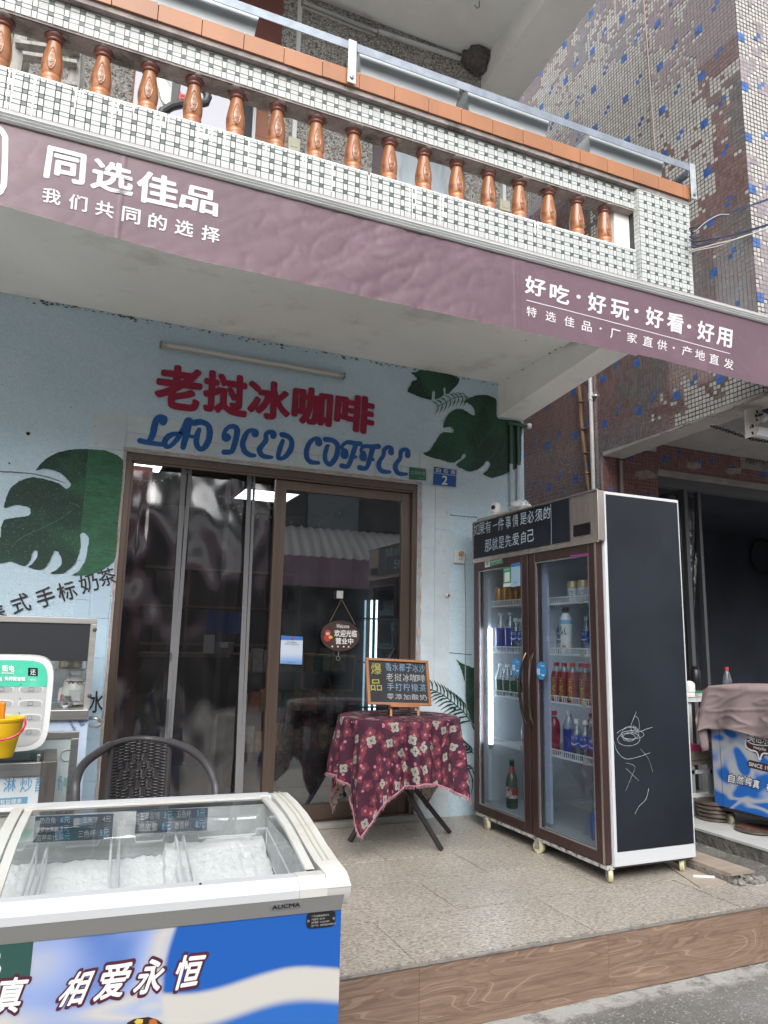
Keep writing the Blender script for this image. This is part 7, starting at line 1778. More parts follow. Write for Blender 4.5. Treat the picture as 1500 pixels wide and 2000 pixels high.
MB().tube([(a.x, YG2-.014, .0), (a.x, YG2-.014, a.z)], .012, 8).build('pipe', mat('pink_pipe', (.30, .25, .24), .6), t)
box('recess_line', (a.x-.035, YG2-.0052, .0), (a.x-.018, YG2-.0042, a.z+.03), GDARK, t)
t = thing('bamboo_pole', 'split weathered bamboo pole leaning against the dark mosaic side wall', 'pole', at(1148, 955, 0, XN-.03))
P = [at(x, y, 0, XN-.03) for x, y in ((1131, 755), (1134, 790), (1136, 830), (1140, 870), (1144, 910), (1150, 960), (1158, 1040))]
MB().tube(cr_(P, 3), .017, 8).build('pole', mat('bamboo', (.15, .085, .045), .7, var=.35, vs=12, stretch=(1, 1, .3), dirt=((.09, .05, .03), 10, .5, .62)), t)
m = MB()
for y in (785, 838, 885, 925):
    p = at(1133+(y-755)*.085, y, 0, XN-.03); m.lathe([(.018, -.006), (.021, 0), (.018, .006)], p, 8)
m.build('node', mat('bamboo', (.2, .1, .05)), t)
t = thing('hanging_cable', 'single thin cable hanging down the bare mosaic wall', 'cable', at(1285, 300, 0, XN-.01))
MB().tube(cr_([at(x, y, 0, XN-.012) for x, y in ((1255, -30), (1262, 60), (1268, 140), (1273, 205), (1277, 260), (1281, 318), (1284, 400))], 4), .005, 6).build('cable', mat('old_cable', (.33, .27, .25), .8), t)
# cable bundle from the balcony corner to the right
t = thing('cable_bundle', 'tangle of black, blue and white cables leaving the balcony pillar to the right', 'cables', (XR+.02, 2.9, 3.4))
Yc0 = 2.86
CB, CBl, CWh = mat('cable_black', (.012, .012, .014), .5), mat('cable_blue', (.012, .03, .10), .45), mat('cable_white', (.45, .43, .40), .6)
random.seed(19)
def cab(pts, r, mm):
    n_ = len(pts); MB().tube(cr_([at(x, y, 1, Yc0+.02-.16*(k/(n_-1))) for k, (x, y) in enumerate(pts)]), r*.65, 6).build('cable', mm, t)
cab([(1338, 448), (1360, 443), (1400, 424), (1450, 406), (1520, 382)], .0055, CB); cab([(1338, 450), (1356, 449), (1392, 431), (1440, 411), (1520, 384)], .005, CBl)
cab([(1340, 446), (1356, 452), (1378, 434), (1404, 420), (1424, 419)], .004, CWh)
cab([(1340, 474), (1362, 472), (1410, 463), (1450, 453), (1520, 432)], .0055, CB); cab([(1340, 486), (1366, 480), (1400, 466), (1450, 455), (1520, 434)], .0055, CBl)
cab([(1340, 490), (1370, 484), (1400, 476), (1440, 466), (1520, 438)], .005, CWh); cab([(1340, 496), (1366, 488), (1404, 480), (1450, 462), (1520, 441)], .004, CWh); cab([(1342, 470), (1356, 478), (1374, 479), (1404, 468)], .004, CB)
for k in range(9):
    y = random.choice((446, 470, 488))+random.uniform(-6, 6); cab([(1338, y), (1344+random.uniform(0, 5), y+random.uniform(-8, 8)), (1352+random.uniform(0, 6), y+random.uniform(-12, 9)), (1346, y+random.uniform(-5, 5)), (1364, y+random.uniform(-9, 4))], .003, random.choice((CB, CWh, CBl)))
# perforated roller bracket, roller, chain and white fitting under the porch
t = thing('roller_bracket', 'rusty perforated steel bracket holding a roller under the porch beam', 'bracket', (4.0, 3.2, 2.5)); YBr = 3.14
def Bk(x, y, yy=YBr): return at(x, y, 1, yy)
ol = [Bk(x, y) for x, y in ((1456, 800), (1487, 791), (1490, 820), (1480, 830), (1482, 848), (1476, 850), (1456, 857))]
MB().poly(ol, (0, -1, 0), .006).build('plate', mat('rusty_white_steel', (.50, .45, .40), .6, .2, dirt=((.22, .09, .04), 18, .60, .72), var=.1, vs=6), t, smooth_=False)
m = MB()
for x, y, r in ((1478.5, 804, .010), (1477, 812, .012), (1478, 820, .009), (1470, 832, .013), (1466, 835, .007), (1477, 831, .006), (1470, 846, .011)):
    p = Bk(x, y, YBr-.0015); m.poly([p+Vector((math.cos(a)*r, 0, math.sin(a)*r)) for a in [i*.628 for i in range(10)]])
m.build('hole', mat('hole_black', (.02, .02, .02)), t, smooth_=False)
p = Bk(1484, 813); MB().lathe([(.030, .007), (.030, .05)], p, 20, axis=(1, .2, 0)).build('roller', mat('roller_white', (.52, .50, .48), .5), t); MB().bar(p+Vector((-.02, -.01, 0)), p+Vector((.03, -.01, .02)), .012, .012).build('pin', DARKFR, t)
t = thing('roller_tube', 'dark roller tube and white fitting at the right edge under the porch', 'roller', (4.8, 3.2, 2.6))
p0 = Bk(1492, 806, YBr+.05); MB().tube([p0, (5.9, YBr+.05, p0.z)], .045, 16).build('tube', mat('dark_blue_tube', (.05, .065, .09), .4), t)
q = [Bk(x, y, YBr) for x, y in ((1478, 849), (1540, 862), (1483, 833), (1540, 844))]; quadbox('fitting', q, .04, mat('fitting_white', (.62, .64, .66), .4), t)
t = thing('chain', 'rusty dark link chain drooping under the porch ceiling', 'chain', (4.4, 3.5, 2.6)); Ych = 3.35
cpts = cr_([at(x, y, 1, Ych) for x, y in ((1388, 832), (1404, 836), (1425, 843), (1448, 851), (1470, 858), (1495, 862), (1530, 868))], 10)
CHN = mat('chain_rust', (.035, .022, .018), .7, .3)
# resample to links
L = [0]
for a, b in zip(cpts[:-1], cpts[1:]): L.append(L[-1]+(b-a).length)
def along(s):
    for i in range(len(L)-1):
        if L[i+1] >= s: return cpts[i].lerp(cpts[i+1], (s-L[i])/max(L[i+1]-L[i], 1e-6))
    return cpts[-1]
s = 0; k = 0; proto = None
while s < L[-1]-.03:
    a, b = along(s), along(s+.030); d = (b-a).normalized(); up = Vector((0, 0, 1)) if k % 2 else Vector((0, 1, 0)); up = (up-d*up.dot(d)).normalized(); c = (a+b)/2
    MB().tube([c+d*.019*math.cos(t_)+up*.0095*math.sin(t_) for t_ in [i*math.pi/5 for i in range(10)]], .0030, 5, closed=True).build('link', CHN, t); s += .027; k += 1

# ---- porch floor, its things
led = struct(box('porch_floor', (3.72, 1.0, -.30), (9.0, YG2, ZP-.014), mat('old_concrete_step', (.115, .11, .10), .9, var=.35, vs=4, bump=1, bs=20, dist=.02, dirt=((.22, .21, .19), 11, .56, .72)), None))
PT = mat('porch_tile', (.50, .50, .48), .45, rnd=.04, var=.08, vs=3, dirt=((.33, .32, .30), 5, .55, .75))
random.seed(23)
for i in range(6):
    for j in range(7):
        x0 = 3.715+i*.40; y0 = YG2-.002-(j+1)*.40
        if y0 < 1.6: continue
        MB().box((x0+.0012, y0+.0012, ZP-.0135), (x0+.3988, y0+.3988, ZP)).build('porch_tile', PT, led, smooth_=False)
# neighbour's freezer with cloth: its printed side runs along Y and faces the patio
FX2 = 3.95; FY2 = 3.4
nf = thing('ice_cream_freezer', 'blue and white ice cream freezer under a pink cloth at the right edge', 'freezer', (FX2+.3, 2.9, ZP))
yf = at(1395, 1572, 0, FX2).y; zbt = at(1395, 1572, 0, FX2).z; zt4 = at(1400, 1362, 0, FX2).z; yn = 2.25
def sw2(nt, v, b):
    nz = N(nt, 'TexNoise', Vector=v, Scale=2.1, Detail=1.0, Roughness=.35, Distortion=2.0).outputs[0]
    r = N(nt, 'ValToRGB', Fac=nz); e = r.color_ramp; e.elements[0].position = .40; e.elements[0].color = (.02, .14, .50, 1); e.elements[1].position = .46; e.elements[1].color = (.26, .36, .60, 1)
    for p, c in ((.51, (.50, .49, .46, 1)), (.56, (.36, .42, .58, 1)), (.60, (.02, .14, .50, 1)), (.72, (.02, .14, .48, 1))): q = e.elements.new(p); q.color = c
    return r.outputs[0]
box('body', (FX2, yn, zbt), (FX2+.6, yf, zt4), mat('swirl_print_far', (.1, .2, .6), .35, fn=sw2), nf, bevel=.012)
MB().box((FX2-.0015, yf-.075, zbt+.01), (FX2-.0005, yf-.073, zt4)).build('panel_seam', GDARK, nf, smooth_=False)
box('base_skirt', (FX2+.02, yn+.03, zbt-.02), (FX2+.58, yf-.03, zbt-.001), DARKFR, nf); box('top_rim', (FX2-.005, yn, zt4+.001), (FX2+.61, yf+.005, zt4+.05), RIMW, nf, bevel=.006)
wp = at(1441, 1608, 2, ZP)
for x, y in ((FX2+.06, wp.y), (FX2+.06, yn+.2), (FX2+.5, wp.y)): caster(nf, x, y, ZP, .026, .4, 'caster')
def F2(pts, o): return [at(x, y, 0, FX2-o) for x, y in pts]
NX = (-1, 0, 0)
for s, x, y in (('自', 1424, 1527), ('然', 1441, 1530), ('纯', 1457, 1533), ('真', 1472, 1538), ('相', 1498, 1544)):
    w_ = 12; pts = [(x-2, y), (x+w_-2, y+3), (x, y-16), (x+w_, y-13)]
    lay(MB(), s, *F2(pts, .003), bold=.03).build('slogan_character', WFR, nf, smooth_=False); c = (x+w_/2-1, y-6.5)
    lay(MB(), s, *F2([(c[0]+(a-c[0])*1.12, c[1]+(b-c[1])*1.12) for a, b in pts], .0012), bold=.08).build('character_outline', mat('outline_black', (.012, .012, .02), .5), nf, smooth_=False)
MAR = mat('emblem_maroon', (.055, .018, .028), .5)
MB().poly(F2([(1454, 1424), (1530, 1436), (1530, 1478), (1493, 1476), (1484, 1486), (1476, 1472), (1458, 1464), (1454, 1450), (1462, 1440)], .0012)).build('emblem_field', MAR, nf, smooth_=False)
mb = MB(); lay(mb, '美', *F2([(1461, 1447), (1474, 1451), (1461, 1430), (1475, 1434)], .0026), bold=.02); lay(mb, '怡', *F2([(1475, 1449), (1488, 1453), (1475, 1432), (1488, 1436)], .0026), bold=.02); lay(mb, '乐', *F2([(1489, 1452), (1502, 1456), (1489, 1435), (1502, 1439)], .0026), bold=.02)
lay(mb, 'mayile', *F2([(1472, 1463), (1496, 1469), (1472, 1456), (1496, 1461)], .0026), bold=.02)
ribbon(mb, F2([(1456, 1446), (1457, 1458), (1466, 1465), (1478, 1469), (1484, 1484), (1490, 1472), (1510, 1474)], .0024), .010, NX); ribbon(mb, F2([(1458, 1446), (1470, 1453), (1490, 1456), (1510, 1456)], .0024), .006, NX)
mb.build('emblem_lettering', WFR, nf, smooth_=False)
MB().poly(F2([(1460, 1487), (1464, 1484), (1530, 1500), (1530, 1516), (1463, 1499), (1459, 1494)], .0012)).build('since_band', MAR, nf, smooth_=False)
lay(MB(), 'SINCE 1958', *F2([(1462, 1495), (1513, 1508), (1463, 1488), (1513, 1500)], .0026), bold=.02).build('since_lettering', WFR, nf, smooth_=False)
# cloth over it
PINK = mat('pink_grey_cloth', (.28, .215, .215), .9, bump=.3, bs=300, dist=.001, dirt=((.20, .16, .16), 4, .52, .72))
topz = zt4+.055; zh0 = at(1400, 1424, 0, FX2-.02).z; zh1 = at(1500, 1446, 0, FX2-.02).z
def pcl(u, v):
    y = yf+.045-1.35*u; s_ = v*1.15
    zb_ = zh0+(zh1-zh0)*min(1, u*2.2)-.010*math.sin(u*24)
    if s_ < .55: x = FX2+.52-s_*.98; z = topz+.012+.028*math.sin(u*5)*math.sin(s_*5)+.012*noise.noise((u*7, s_*6, 2)); x = max(x, FX2-.012)
    else:
        k = (s_-.55)/.60; x = FX2-.016-k*(.020+.020*math.sin(u*30+2*k)+.022*noise.noise((u*9, k*1.5, 3)))-.03*k*max(0, .15-u)/.15; z = topz+.01-(topz-zb_)*k
        x -= .010*(1-abs(noise.noise((u*7+k*3, k*4, 8)))*2)**3
    if u < .05: e = (.05-u)/.05; z -= e*.035; y -= e*.02
    return (x, y, z)
pcs = MB().grid(pcl, 150, 70); o = pcs.build('cloth', PINK, None, ang=180); sm = o.modifiers.new('thick', 'SOLIDIFY'); sm.thickness = .004
o.name = 'dust_cloth'; tag(base_origin(o), 'pinkish grey cloth draped over the ice cream freezer at the right edge', 'cloth')
# folded end of the cloth hanging beyond the far end of the freezer
def cor(u, v):
    a = at(1357+u*38-(1-v)*(-16)*(1-u)+v*6*(1-u), 1412+v*(30+34*min(1, u*2.2)-34*max(0, u-.45)), 1, yf-.02); return (a.x, yf-.03+.03*math.sin(u*9+v*2)-.015*v, a.z)
def cor2(u, v):
    l = Vector((1385-28*v**.8, 1350+75*v)) if v < .8 else Vector((1362-(v-.8)*5*12+(v-.8)*5*22, 1410+(v-.8)*5*58))
    r = Vector((1402, 1352+v*62)) if v < .8 else Vector((1396, 1414+(v-.8)*5*30))
    q = l.lerp(r, u); a = at(q.x, q.y, 1, yf+.03); return (a.x+.0, yf+.03+.025*math.sin(u*8+v*3), a.z)
o = MB().grid(cor2, 20, 30).build('cloth_end', PINK, None, ang=180); o.modifiers.new('thick', 'SOLIDIFY').thickness = .004
dc = bpy.data.objects['dust_cloth']; o.parent = dc; o.matrix_parent_inverse = Matrix.Translation(dc.location).inverted()
# small white table with things on it
wt = thing('white_table', 'small white plastic table behind the fridge beside the neighbour freezer', 'table', (4.1, 3.95, ZP)); YT = 3.95
def T2(x, y, yy=YT): return at(x, y, 1, yy)
WPL = mat('white_plastic', (.50, .51, .50), .45, dirt=((.38, .36, .34), 8, .55, .75))
tz = T2(1352, 1362).z; x0_, x1_ = T2(1330, 1370).x, T2(1420, 1370).x
MB().poly([(x0_, YT, tz), (x1_, YT, tz), (x1_+.05, YT+.45, tz), (x0_, YT+.45, tz)], (0, 0, 1), .030).build('tabletop', WPL, wt, bevel=.004)
for x, y in ((T2(1352, 1400).x, YT+.05), (x1_-.05, YT+.05), (x0_+.05, YT+.4)):
    MB().lathe([(.030, 0), (.036, tz-ZP-.032)], (x, y, ZP+.001), 14).build('leg', WPL, wt)
for nm, lab, cat, px, col, shape in (('pink_dish', 'pink plastic dish with things in it on the neighbour table', 'dish', (1396, 1338), (.38, .05, .10), 'dish'),):
    p = T2(*px, 4.15); t = thing(nm, lab, cat, (p.x, 4.15, tz)); MB().lathe([(.05, 0), (.085, .028), (.088, .032), (.080, .030), (.046, .006)], (p.x, 4.15, tz+.001), 22).build('dish', mat('dish_pink', col, .4), t); MB().tube([(p.x+.05*math.cos(a), 4.15+.05*math.sin(a), tz+.040) for a in [i*.35 for i in range(12)]], .008, 6).build('tape_ring', mat('tape_beige', (.40, .36, .28), .5), t); MB().ball((p.x+.045, 4.12, tz+.042), .016, 10).build('yellow_cap', mat('yellow_cap', (.5, .36, .03), .5), t)
p = T2(1421, 1340, 4.1); t = thing('plastic_bottle', 'clear plastic bottle with a red cap standing on the neighbour table', 'bottle', (p.x, 4.1, tz)); c = (p.x, 4.1, tz+.001); hb = T2(1421, 1303, 4.1).z-tz
MB().lathe([(.030, 0), (.033, .01), (.032, hb*.55), (.014, hb*.85), (.013, hb*.9)], c, 16).build('body', CLEAR, t); MB().lathe([(.0335, .01), (.0335, .045)], c, 16).build('label_wrap', mat('label_pale', (.45, .46, .50), .5), t); MB().lathe([(.0155, hb*.9), (.0155, hb)], c, 14).build('cap', CAPR, t)
pc_ = T2(1347, 1362, 4.0); pantilt('desk_camera', 'white pan and tilt camera with a black lens on the neighbour table beside the fridge', (pc_.x, 4.0, tz+.001), (1, -.6, 0), 1.05)
p = T2(1358, 1318, 4.2); t = thing('black_flask', 'tall black flask standing behind the desk camera', 'flask', (p.x, 4.2, tz)); MB().lathe([(.030, 0), (.036, .01), (.036, .17), (.03, .18)], (p.x, 4.2, tz+.001), 18).build('body', mat('flask_black', (.008, .009, .012), .3), t); MB().lathe([(.027, .1805), (.027, .205)], (p.x, 4.2, tz+.001), 16).build('cap', mat('flask_black', (.01, .01, .01)), t)
p = T2(1368, 1356, 4.05); t = thing('green_lid_tub', 'low white tub with a green lid on the neighbour table', 'tub', (p.x, 4.05, tz)); MB().lathe([(.05, 0), (.055, .022)], (p.x, 4.05, tz+.001), 20).build('tub', WPL, t); MB().lathe([(.057, .0225), (.057, .034), (.05, .036)], (p.x, 4.05, tz+.001), 20).build('lid', mat('lid_green', (.03, .20, .09), .45), t)
t = thing('cardboard_stand', 'stool with a crushed pink and brown carton on it between fridge and freezer', 'stool', (4.05, 3.6, ZP)); YSd = 3.86
a, b, d_ = at(1347, 1455, 1, YSd), at(1385, 1468, 1, YSd), at(1350, 1590, 1, YSd)
for x in (a.x+.02, b.x+.01): box('leg', (x-.014, YSd, ZP), (x+.014, YSd+.02, a.z-.13), mat('grey_leg', (.24, .25, .26), .5), t)
for x in (a.x+.02, b.x+.01): box('leg', (x-.014, YSd+.3, ZP), (x+.014, YSd+.32, a.z-.13), mat('grey_leg', (.24, .25, .26)), t)
MB().bar((a.x-.02, YSd-.002, at(1360, 1552, 1, YSd).z), (b.x+.15, YSd-.002, at(1390, 1556, 1, YSd).z-.01), .02, .028).build('stretcher', WPL, t, smooth_=False); MB().bar((a.x-.02, YSd+.01, at(1360, 1508, 1, YSd).z), (b.x+.15, YSd+.01, at(1360, 1508, 1, YSd).z), .02, .024).build('stretcher', WPL, t, smooth_=False)
box('seat', (a.x-.05, YSd-.01, a.z-.129), (b.x+.1, YSd+.34, a.z-.10), mat('carton_brown', (.17, .14, .11), .8), t)
t2 = thing('crushed_carton', 'crushed pink and brown carton lying on the stool beside the fridge', 'carton', (a.x+.1, YSd+.1, a.z-.1)); MB().obox((a.x-.06, YSd-.02, a.z-.098), (b.x-a.x+.06, 0, -.0), (0, .30, 0), (0, 0, .060)).build('box', mat('carton_brown', (.17, .14, .11)), t2, bevel=.006); MB().obox((a.x-.06, YSd-.02, a.z-.0375), (b.x-a.x+.03, 0, -.015), (0, .28, 0), (0, 0, .045)).build('pink_lid', mat('carton_pink', (.35, .03, .10), .6), t2, bevel=.008)
# stack of lids and the round cover
t = thing('plate_stack', 'stack of five tarnished round metal lids on the porch floor', 'plates', at(1408, 1600, 2, ZP)); c = at(1407, 1603, 2, ZP); LIDM = mat('tarnished_lid', (.17, .14, .115), .38, .7, var=.25, vs=20, dirt=((.09, .06, .05), 14, .5, .7))
h1 = 0
for k in range(5):
    MB().lathe([(.098, 0), (.112, .004), (.114, .014), (.106, .022), (.098, .023)], (c.x+.0+random.uniform(-.006, .006), c.y+.04+random.uniform(-.006, .006), ZP+.001+k*.0245), 30).build('lid', LIDM, t)
p = at(1478, 1624, 2, ZP); t = thing('round_cover', 'single round reddish patterned metal cover lying on the porch floor', 'cover', (p.x, p.y, ZP))
MB().lathe([(.100, 0), (.122, .006), (.124, .018), (.116, .022), (.110, .019)], (p.x, p.y, ZP+.001), 34).build('rim', LIDM, t)
m = MB(); m.lathe([(.109, .0195), (.104, .0215), (.002, .0225)], (p.x, p.y, ZP+.001), 34); m.build('top', mat('cover_red', (.14, .07, .055), .6, var=.5, vs=45, bump=.8, bs=60), t)

# ================================================================== patio, riser, street
patio = struct(box('patio', (-3.2, 2.575, -.26), (3.30, YW+.02, -.013), mat('grout_grey', (.09, .085, .08), .9, var=.2, vs=10), None))
def gran(nt, v, b):
    st = N(nt, 'Mapping', Vector=v, Scale=(55, 110, 60), Rotation=(0, 0, R(12))).outputs[0]
    f = N(nt, 'TexNoise', Vector=st, Scale=1.0, Detail=3.0, Roughness=.65, Distortion=.8).outputs[0]
    r = N(nt, 'ValToRGB', Fac=f); e = r.color_ramp; e.elements[0].position = .34; e.elements[0].color = (.18, .155, .13, 1); e.elements[1].position = .45; e.elements[1].color = (.29, .255, .215, 1)
    for p, c in ((.55, (.42, .385, .335, 1)), (.68, (.52, .49, .44, 1))): q = e.elements.new(p); q.color = c
    g2 = smooth(nt, noi(nt, v, 1.7, 4, .6), .35, .7)
    return N(nt, 'HueSaturation', Value=M_(nt, 'MULTIPLY_ADD', g2, .16, .90), Color=r.outputs[0]).outputs[0]
GRAN = mat('granite_look_tile', (.3, .28, .25), .36, fn=gran, rnd=.025, bump=.12, bs=200, dist=.002)
rows = [2.563, 2.970, 3.375, 3.745, 4.12, YW+.012]; random.seed(3)
for j in range(5):
    x = 2.07-.797*6+(0 if j % 2 == 0 else -.397)
    while x < 3.10:
        x0, x1 = max(x, -3.2), min(x+.797, 3.10)
        if x1-x0 > .02:
            dz = random.uniform(-.0008, .0008)
            MB().box((x0+.0022, rows[j]+.0042, -.012), (x1-.0022, rows[j+1]-.0042, dz)).build('floor_tile', GRAN, patio, smooth_=False)
        x += .797
# right edge: extra cut tile, and low curb
ed = at(1368, 1733, 2, 0)
MB().poly([at(1368, 1733, 2, .006), at(1420, 1722, 2, .006), (3.28, 3.45, .006), (3.12, 3.45, .006)], (0, 0, 1), .010).build('loose_tile', mat('plain_beige_tile', (.34, .29, .235), .5, var=.12, vs=6), patio, smooth_=False)
MB().box((3.102, 2.563, -.012), (3.30, 3.10, 0)).build('floor_tile', GRAN, patio, smooth_=False)
# wood look riser
def woodfn(nt, v, b):
    oi = N(nt, 'ObjectInfo').outputs['Random']
    s = N(nt, 'SeparateXYZ', Vector=v)
    vv = N(nt, 'CombineXYZ', X=M_(nt, 'ADD', M_(nt, 'MULTIPLY', s.outputs[0], 1.0), M_(nt, 'MULTIPLY', oi, 13.0)), Y=M_(nt, 'MULTIPLY', s.outputs[1], 1.0), Z=M_(nt, 'MULTIPLY', s.outputs[2], 6.5)).outputs[0]
    nz = N(nt, 'TexNoise', Vector=vv, Scale=1.25, Detail=2.0, Roughness=.5, Distortion=.6).outputs[0]
    ring = M_(nt, 'SINE', M_(nt, 'MULTIPLY', nz, 82.0)); ln = smooth(nt, ring, .86, 1.0)
    fine = N(nt, 'Mapping', Vector=v, Scale=(6, 1, 160)).outputs[0]; fn_ = smooth(nt, noi(nt, fine, 1.0, 4, .7), .30, .72)
    c = mixc(nt, fn_, (.165, .108, .078), (.27, .185, .135))
    br = smooth(nt, noi(nt, vv, 1.6, 2), .35, .7)
    c = mixc(nt, M_(nt, 'MULTIPLY', ln, M_(nt, 'MULTIPLY_ADD', br, .7, .05, clamp=True)), c, (.36, .26, .19))
    d = smooth(nt, M_(nt, 'SINE', M_(nt, 'MULTIPLY_ADD', nz, 70.0, 2.2)), .75, 1.0)
    return mixc(nt, M_(nt, 'MULTIPLY', d, .22), c, (.075, .035, .02))
WOODT = mat('wood_look_tile', (.2, .1, .07), .55, fn=woodfn, bump=.25, bs=70, dist=.002, stretch=(1, 1, 1), rnd=.06)
xb = [at(1188, 1850, 1, 2.555).x+k*.84 for k in range(-5, 3)]; xb[6] = at(1489, 1800, 1, 2.555).x
for i in range(7):
    x0, x1 = xb[i]+.0006, min(xb[i+1], 3.30)-.0006
    if x1 <= x0: continue
    full = i >= 5
    MB().box((x0, 2.556, -.232 if full else -.200), (x1, 2.573, -.013)).build('riser_board', WOODT, patio, smooth_=False)
for x0, x1 in ((-3.2, -1.2), (-1.2, .30), (.30, xb[5]),):
    MB().box((x0+.001, 2.555, -.245), (x1-.001, 2.574, -.2015)).build('riser_strip', WOODT, patio, smooth_=False)
m = MB(); m.box((-3.2, 2.550, -.0105), (3.3, 2.5620, -.0035)); m.box((-3.2, 2.5545, -.0125), (3.3, 2.562, -.0107)); m.build('edge_trim', mat('trim_aluminium', (.45, .43, .40), .4, .6, dirt=((.30, .28, .26), 25, .5, .65)), patio, smooth_=False)
# curb block of old tile and mortar between patio and porch
cz_ = .045
ca, cb1, cc, cdd = at(1440, 1705, 2, cz_), at(1473, 1700, 2, cz_), (3.42, 4.4, cz_), (3.30, 4.4, cz_)
kb2 = struct(MB().box((cb1.x-.17, ca.y+.01, -.03), (cb1.x-.012, 4.4, cz_-.0125)).build('curb', mat('curb_concrete', (.17, .155, .135), .9, var=.4, vs=8, bump=1, bs=30, dist=.02), None, smooth_=False))
CT = mat('curb_tile', (.34, .28, .225), .5, rnd=.05, var=.15, vs=5, stretch=(1, 5, 1))
y = ca.y
for L_ in (.62, .6, .6):
    if y+L_ > 4.5: L_ = 4.42-y
    MB().box((cb1.x-.155, y+.001, cz_-.012), (cb1.x, y+L_-.001, cz_)).build('curb_tile', CT, kb2, smooth_=False); y += L_
rb = MB(); random.seed(6)
for k in range(170):
    c = Vector((cb1.x-.16+random.uniform(0, .16), ca.y+random.uniform(-.05, .05), random.uniform(-.12, cz_-.02))); r_ = random.uniform(.008, .026)
    b0_ = len(rb.v); rb.ball(c, r_*.8, 6, 0, (random.uniform(.7, 1.3), random.uniform(.7, 1.2), random.uniform(.6, 1)))
    rb.v[b0_:] = [tuple(Vector(v)+Vector((noise.noise(Vector(v)*60), noise.noise(Vector(v)*60+Vector((3, 3, 3))), noise.noise(Vector(v)*60+Vector((7, 1, 4)))))*r_*.7) for v in rb.v[b0_:]]
o = stuff(rb.build('broken_mortar', mat('broken_mortar', (.20, .19, .175), .95, var=.4, vs=30), kb2, smooth_=False))
base_origin(tag(MB().obox((cb1.x-.27, ca.y+.13, .004), (.09, -.05, 0), (.008, .014, 0), (0, 0, .008)).build('chalk_stick', mat('chalk_piece', (.7, .7, .68), .7), None, smooth_=False), 'small white stick of foam lying on the patio beside the broken curb', 'debris'))
# alley slope between patio and porch
def alley(u, v):
    x = 3.28+(3.724-3.28)*u; y = 1.2+3.4*v; z = -.235+.09*min(1, max(0, (y-2.3)/.6))+(.030+.135)*0+u*.09*min(1, max(0, (y-2.3)/.5))
    return (x, y, z+.008*noise.noise((x*6, y*6, 0))+.004*noise.noise((x*25, y*25, 0)))
ASPH = None
def strt(nt, v, b):
    s = N(nt, 'SeparateXYZ', Vector=v)
    a = smooth(nt, noi(nt, v, 2.2, 6, .7), .35, .68)
    c = mixc(nt, a, (.135, .13, .12), (.22, .215, .205))
    g_ = smooth(nt, noi(nt, v, 90, 2, .6), .58, .70); c = mixc(nt, g_, c, (.40, .40, .39)); d_ = smooth(nt, noi(nt, v, 70, 2, .6), .60, .72); c = mixc(nt, M_(nt, 'MULTIPLY', d_, .6), c, (.05, .05, .048))
    # pale cement smear along the foot of the boards
    wv = M_(nt, 'MULTIPLY_ADD', noi(nt, v, 4, 5, .7), .22, 2.33); pale = smooth(nt, M_(nt, 'SUBTRACT', s.outputs[1], wv), .0, .05)
    sp = smooth(nt, noi(nt, v, 9, 5, .7), .36, .52)
    c = mixc(nt, M_(nt, 'MULTIPLY', M_(nt, 'MULTIPLY', pale, sp), .8), c, (.42, .42, .40))
    return c
STREET = mat('street_concrete', (.2, .2, .2), .9, fn=strt, bump=1, bs=75, dist=.012, bd=5)
ALM = mat('alley_concrete', (.13, .125, .11), .92, var=.3, vs=5, bump=1, bs=55, dist=.015, dirt=((.24, .235, .215), 18, .56, .68))
struct(MB().grid(alley, 24, 140).build('alley_path', ALM, None))
def stz(u, v):
    x = -3+8*u; y = .4+2.2*v; return (x, y, -.238+.006*noise.noise((x*2.5, y*2.5, 0))+.0035*noise.noise((x*14, y*14, 3)))
struct(MB().grid(stz, 260, 90).build('street', STREET, None))
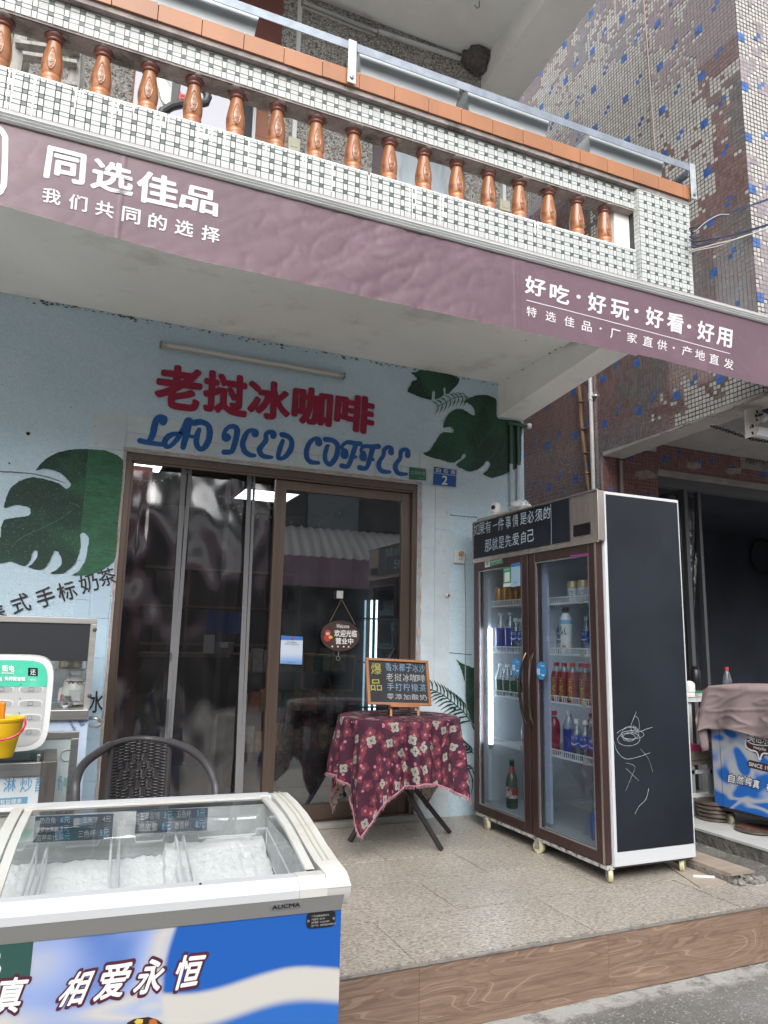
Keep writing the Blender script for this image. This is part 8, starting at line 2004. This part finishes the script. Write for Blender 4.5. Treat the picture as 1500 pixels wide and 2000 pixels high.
m = MB(); m.box((-60, -60, -.6), (60, 60, -.262)); struct(m.build('ground', mat('ground_concrete', (.30, .29, .27), .9, var=.3, vs=2, bump=.5, bs=30), None, smooth_=False))

# ================================================================== opposite side of the street, seen in the glass
OPW = mat('opposite_wall', (.09, .092, .09), .8, var=.3, vs=1.5)
op = thing('opposite_house', 'dark house across the street reflected in the door glass', 'building', (2, -6, -.26))
box('wall', (-9, -6.5, -.26), (14, -6.2, 4.4), OPW, op); 
for x in range(-8, 14, 3): box('shutter', (x+.3, -6.195, .0), (x+2.6, -6.17, 2.3), mat('dark_shutter', (.03, .032, .035), .6), op)
for x in range(-8, 14, 3): box('window', (x+.8, -6.195, 3.4), (x+2.0, -6.17, 4.5), mat('opposite_window', (.16, .19, .2), .3), op)
oa = thing('corrugated_canopy', 'white corrugated canopy with a purple edge across the street, reflected in the glass', 'canopy', (2, -4.8, 2.6))
def can(u, v):
    x = -7+17*u; y = -6.15+2.3*v; return (x, y, 3.55-.90*v**1.5+.02*math.sin(x*30+y*6))
m = MB(); m.grid(can, 680, 14); cm = mat('corrugated_white', (.85, .83, .83), .5); nt = cm.node_tree; o_ = [n for n in nt.nodes if n.type == 'OUTPUT_MATERIAL'][0]
tl_ = N(nt, 'BsdfTranslucent', Color=(.85, .82, .83, 1)).outputs[0]; mx = N(nt, 'MixShader', Fac=.7, i1=nt.nodes['Principled BSDF'].outputs[0], i2=tl_); nt.links.new(mx.outputs[0], o_.inputs[0])
m.build('canopy_sheet', cm, oa)
m = MB(); m.grid(lambda u, v: (-7+17*u, -3.83+.03*math.sin(u*60), 2.10+.55*v), 300, 4); m.build('canopy_valance', mat('faded_purple', (.30, .20, .25), .6, var=.15, vs=3), oa)
for x in (-6, -1, 4, 9): MB().tube([(x, -3.95, -.26), (x, -3.95, 2.62)], .03, 8).build('canopy_post', mat('dark_post', (.05, .05, .05), .5), oa)
PUR.node_tree.nodes['Principled BSDF'].inputs['Coat IOR'].default_value = 1.9
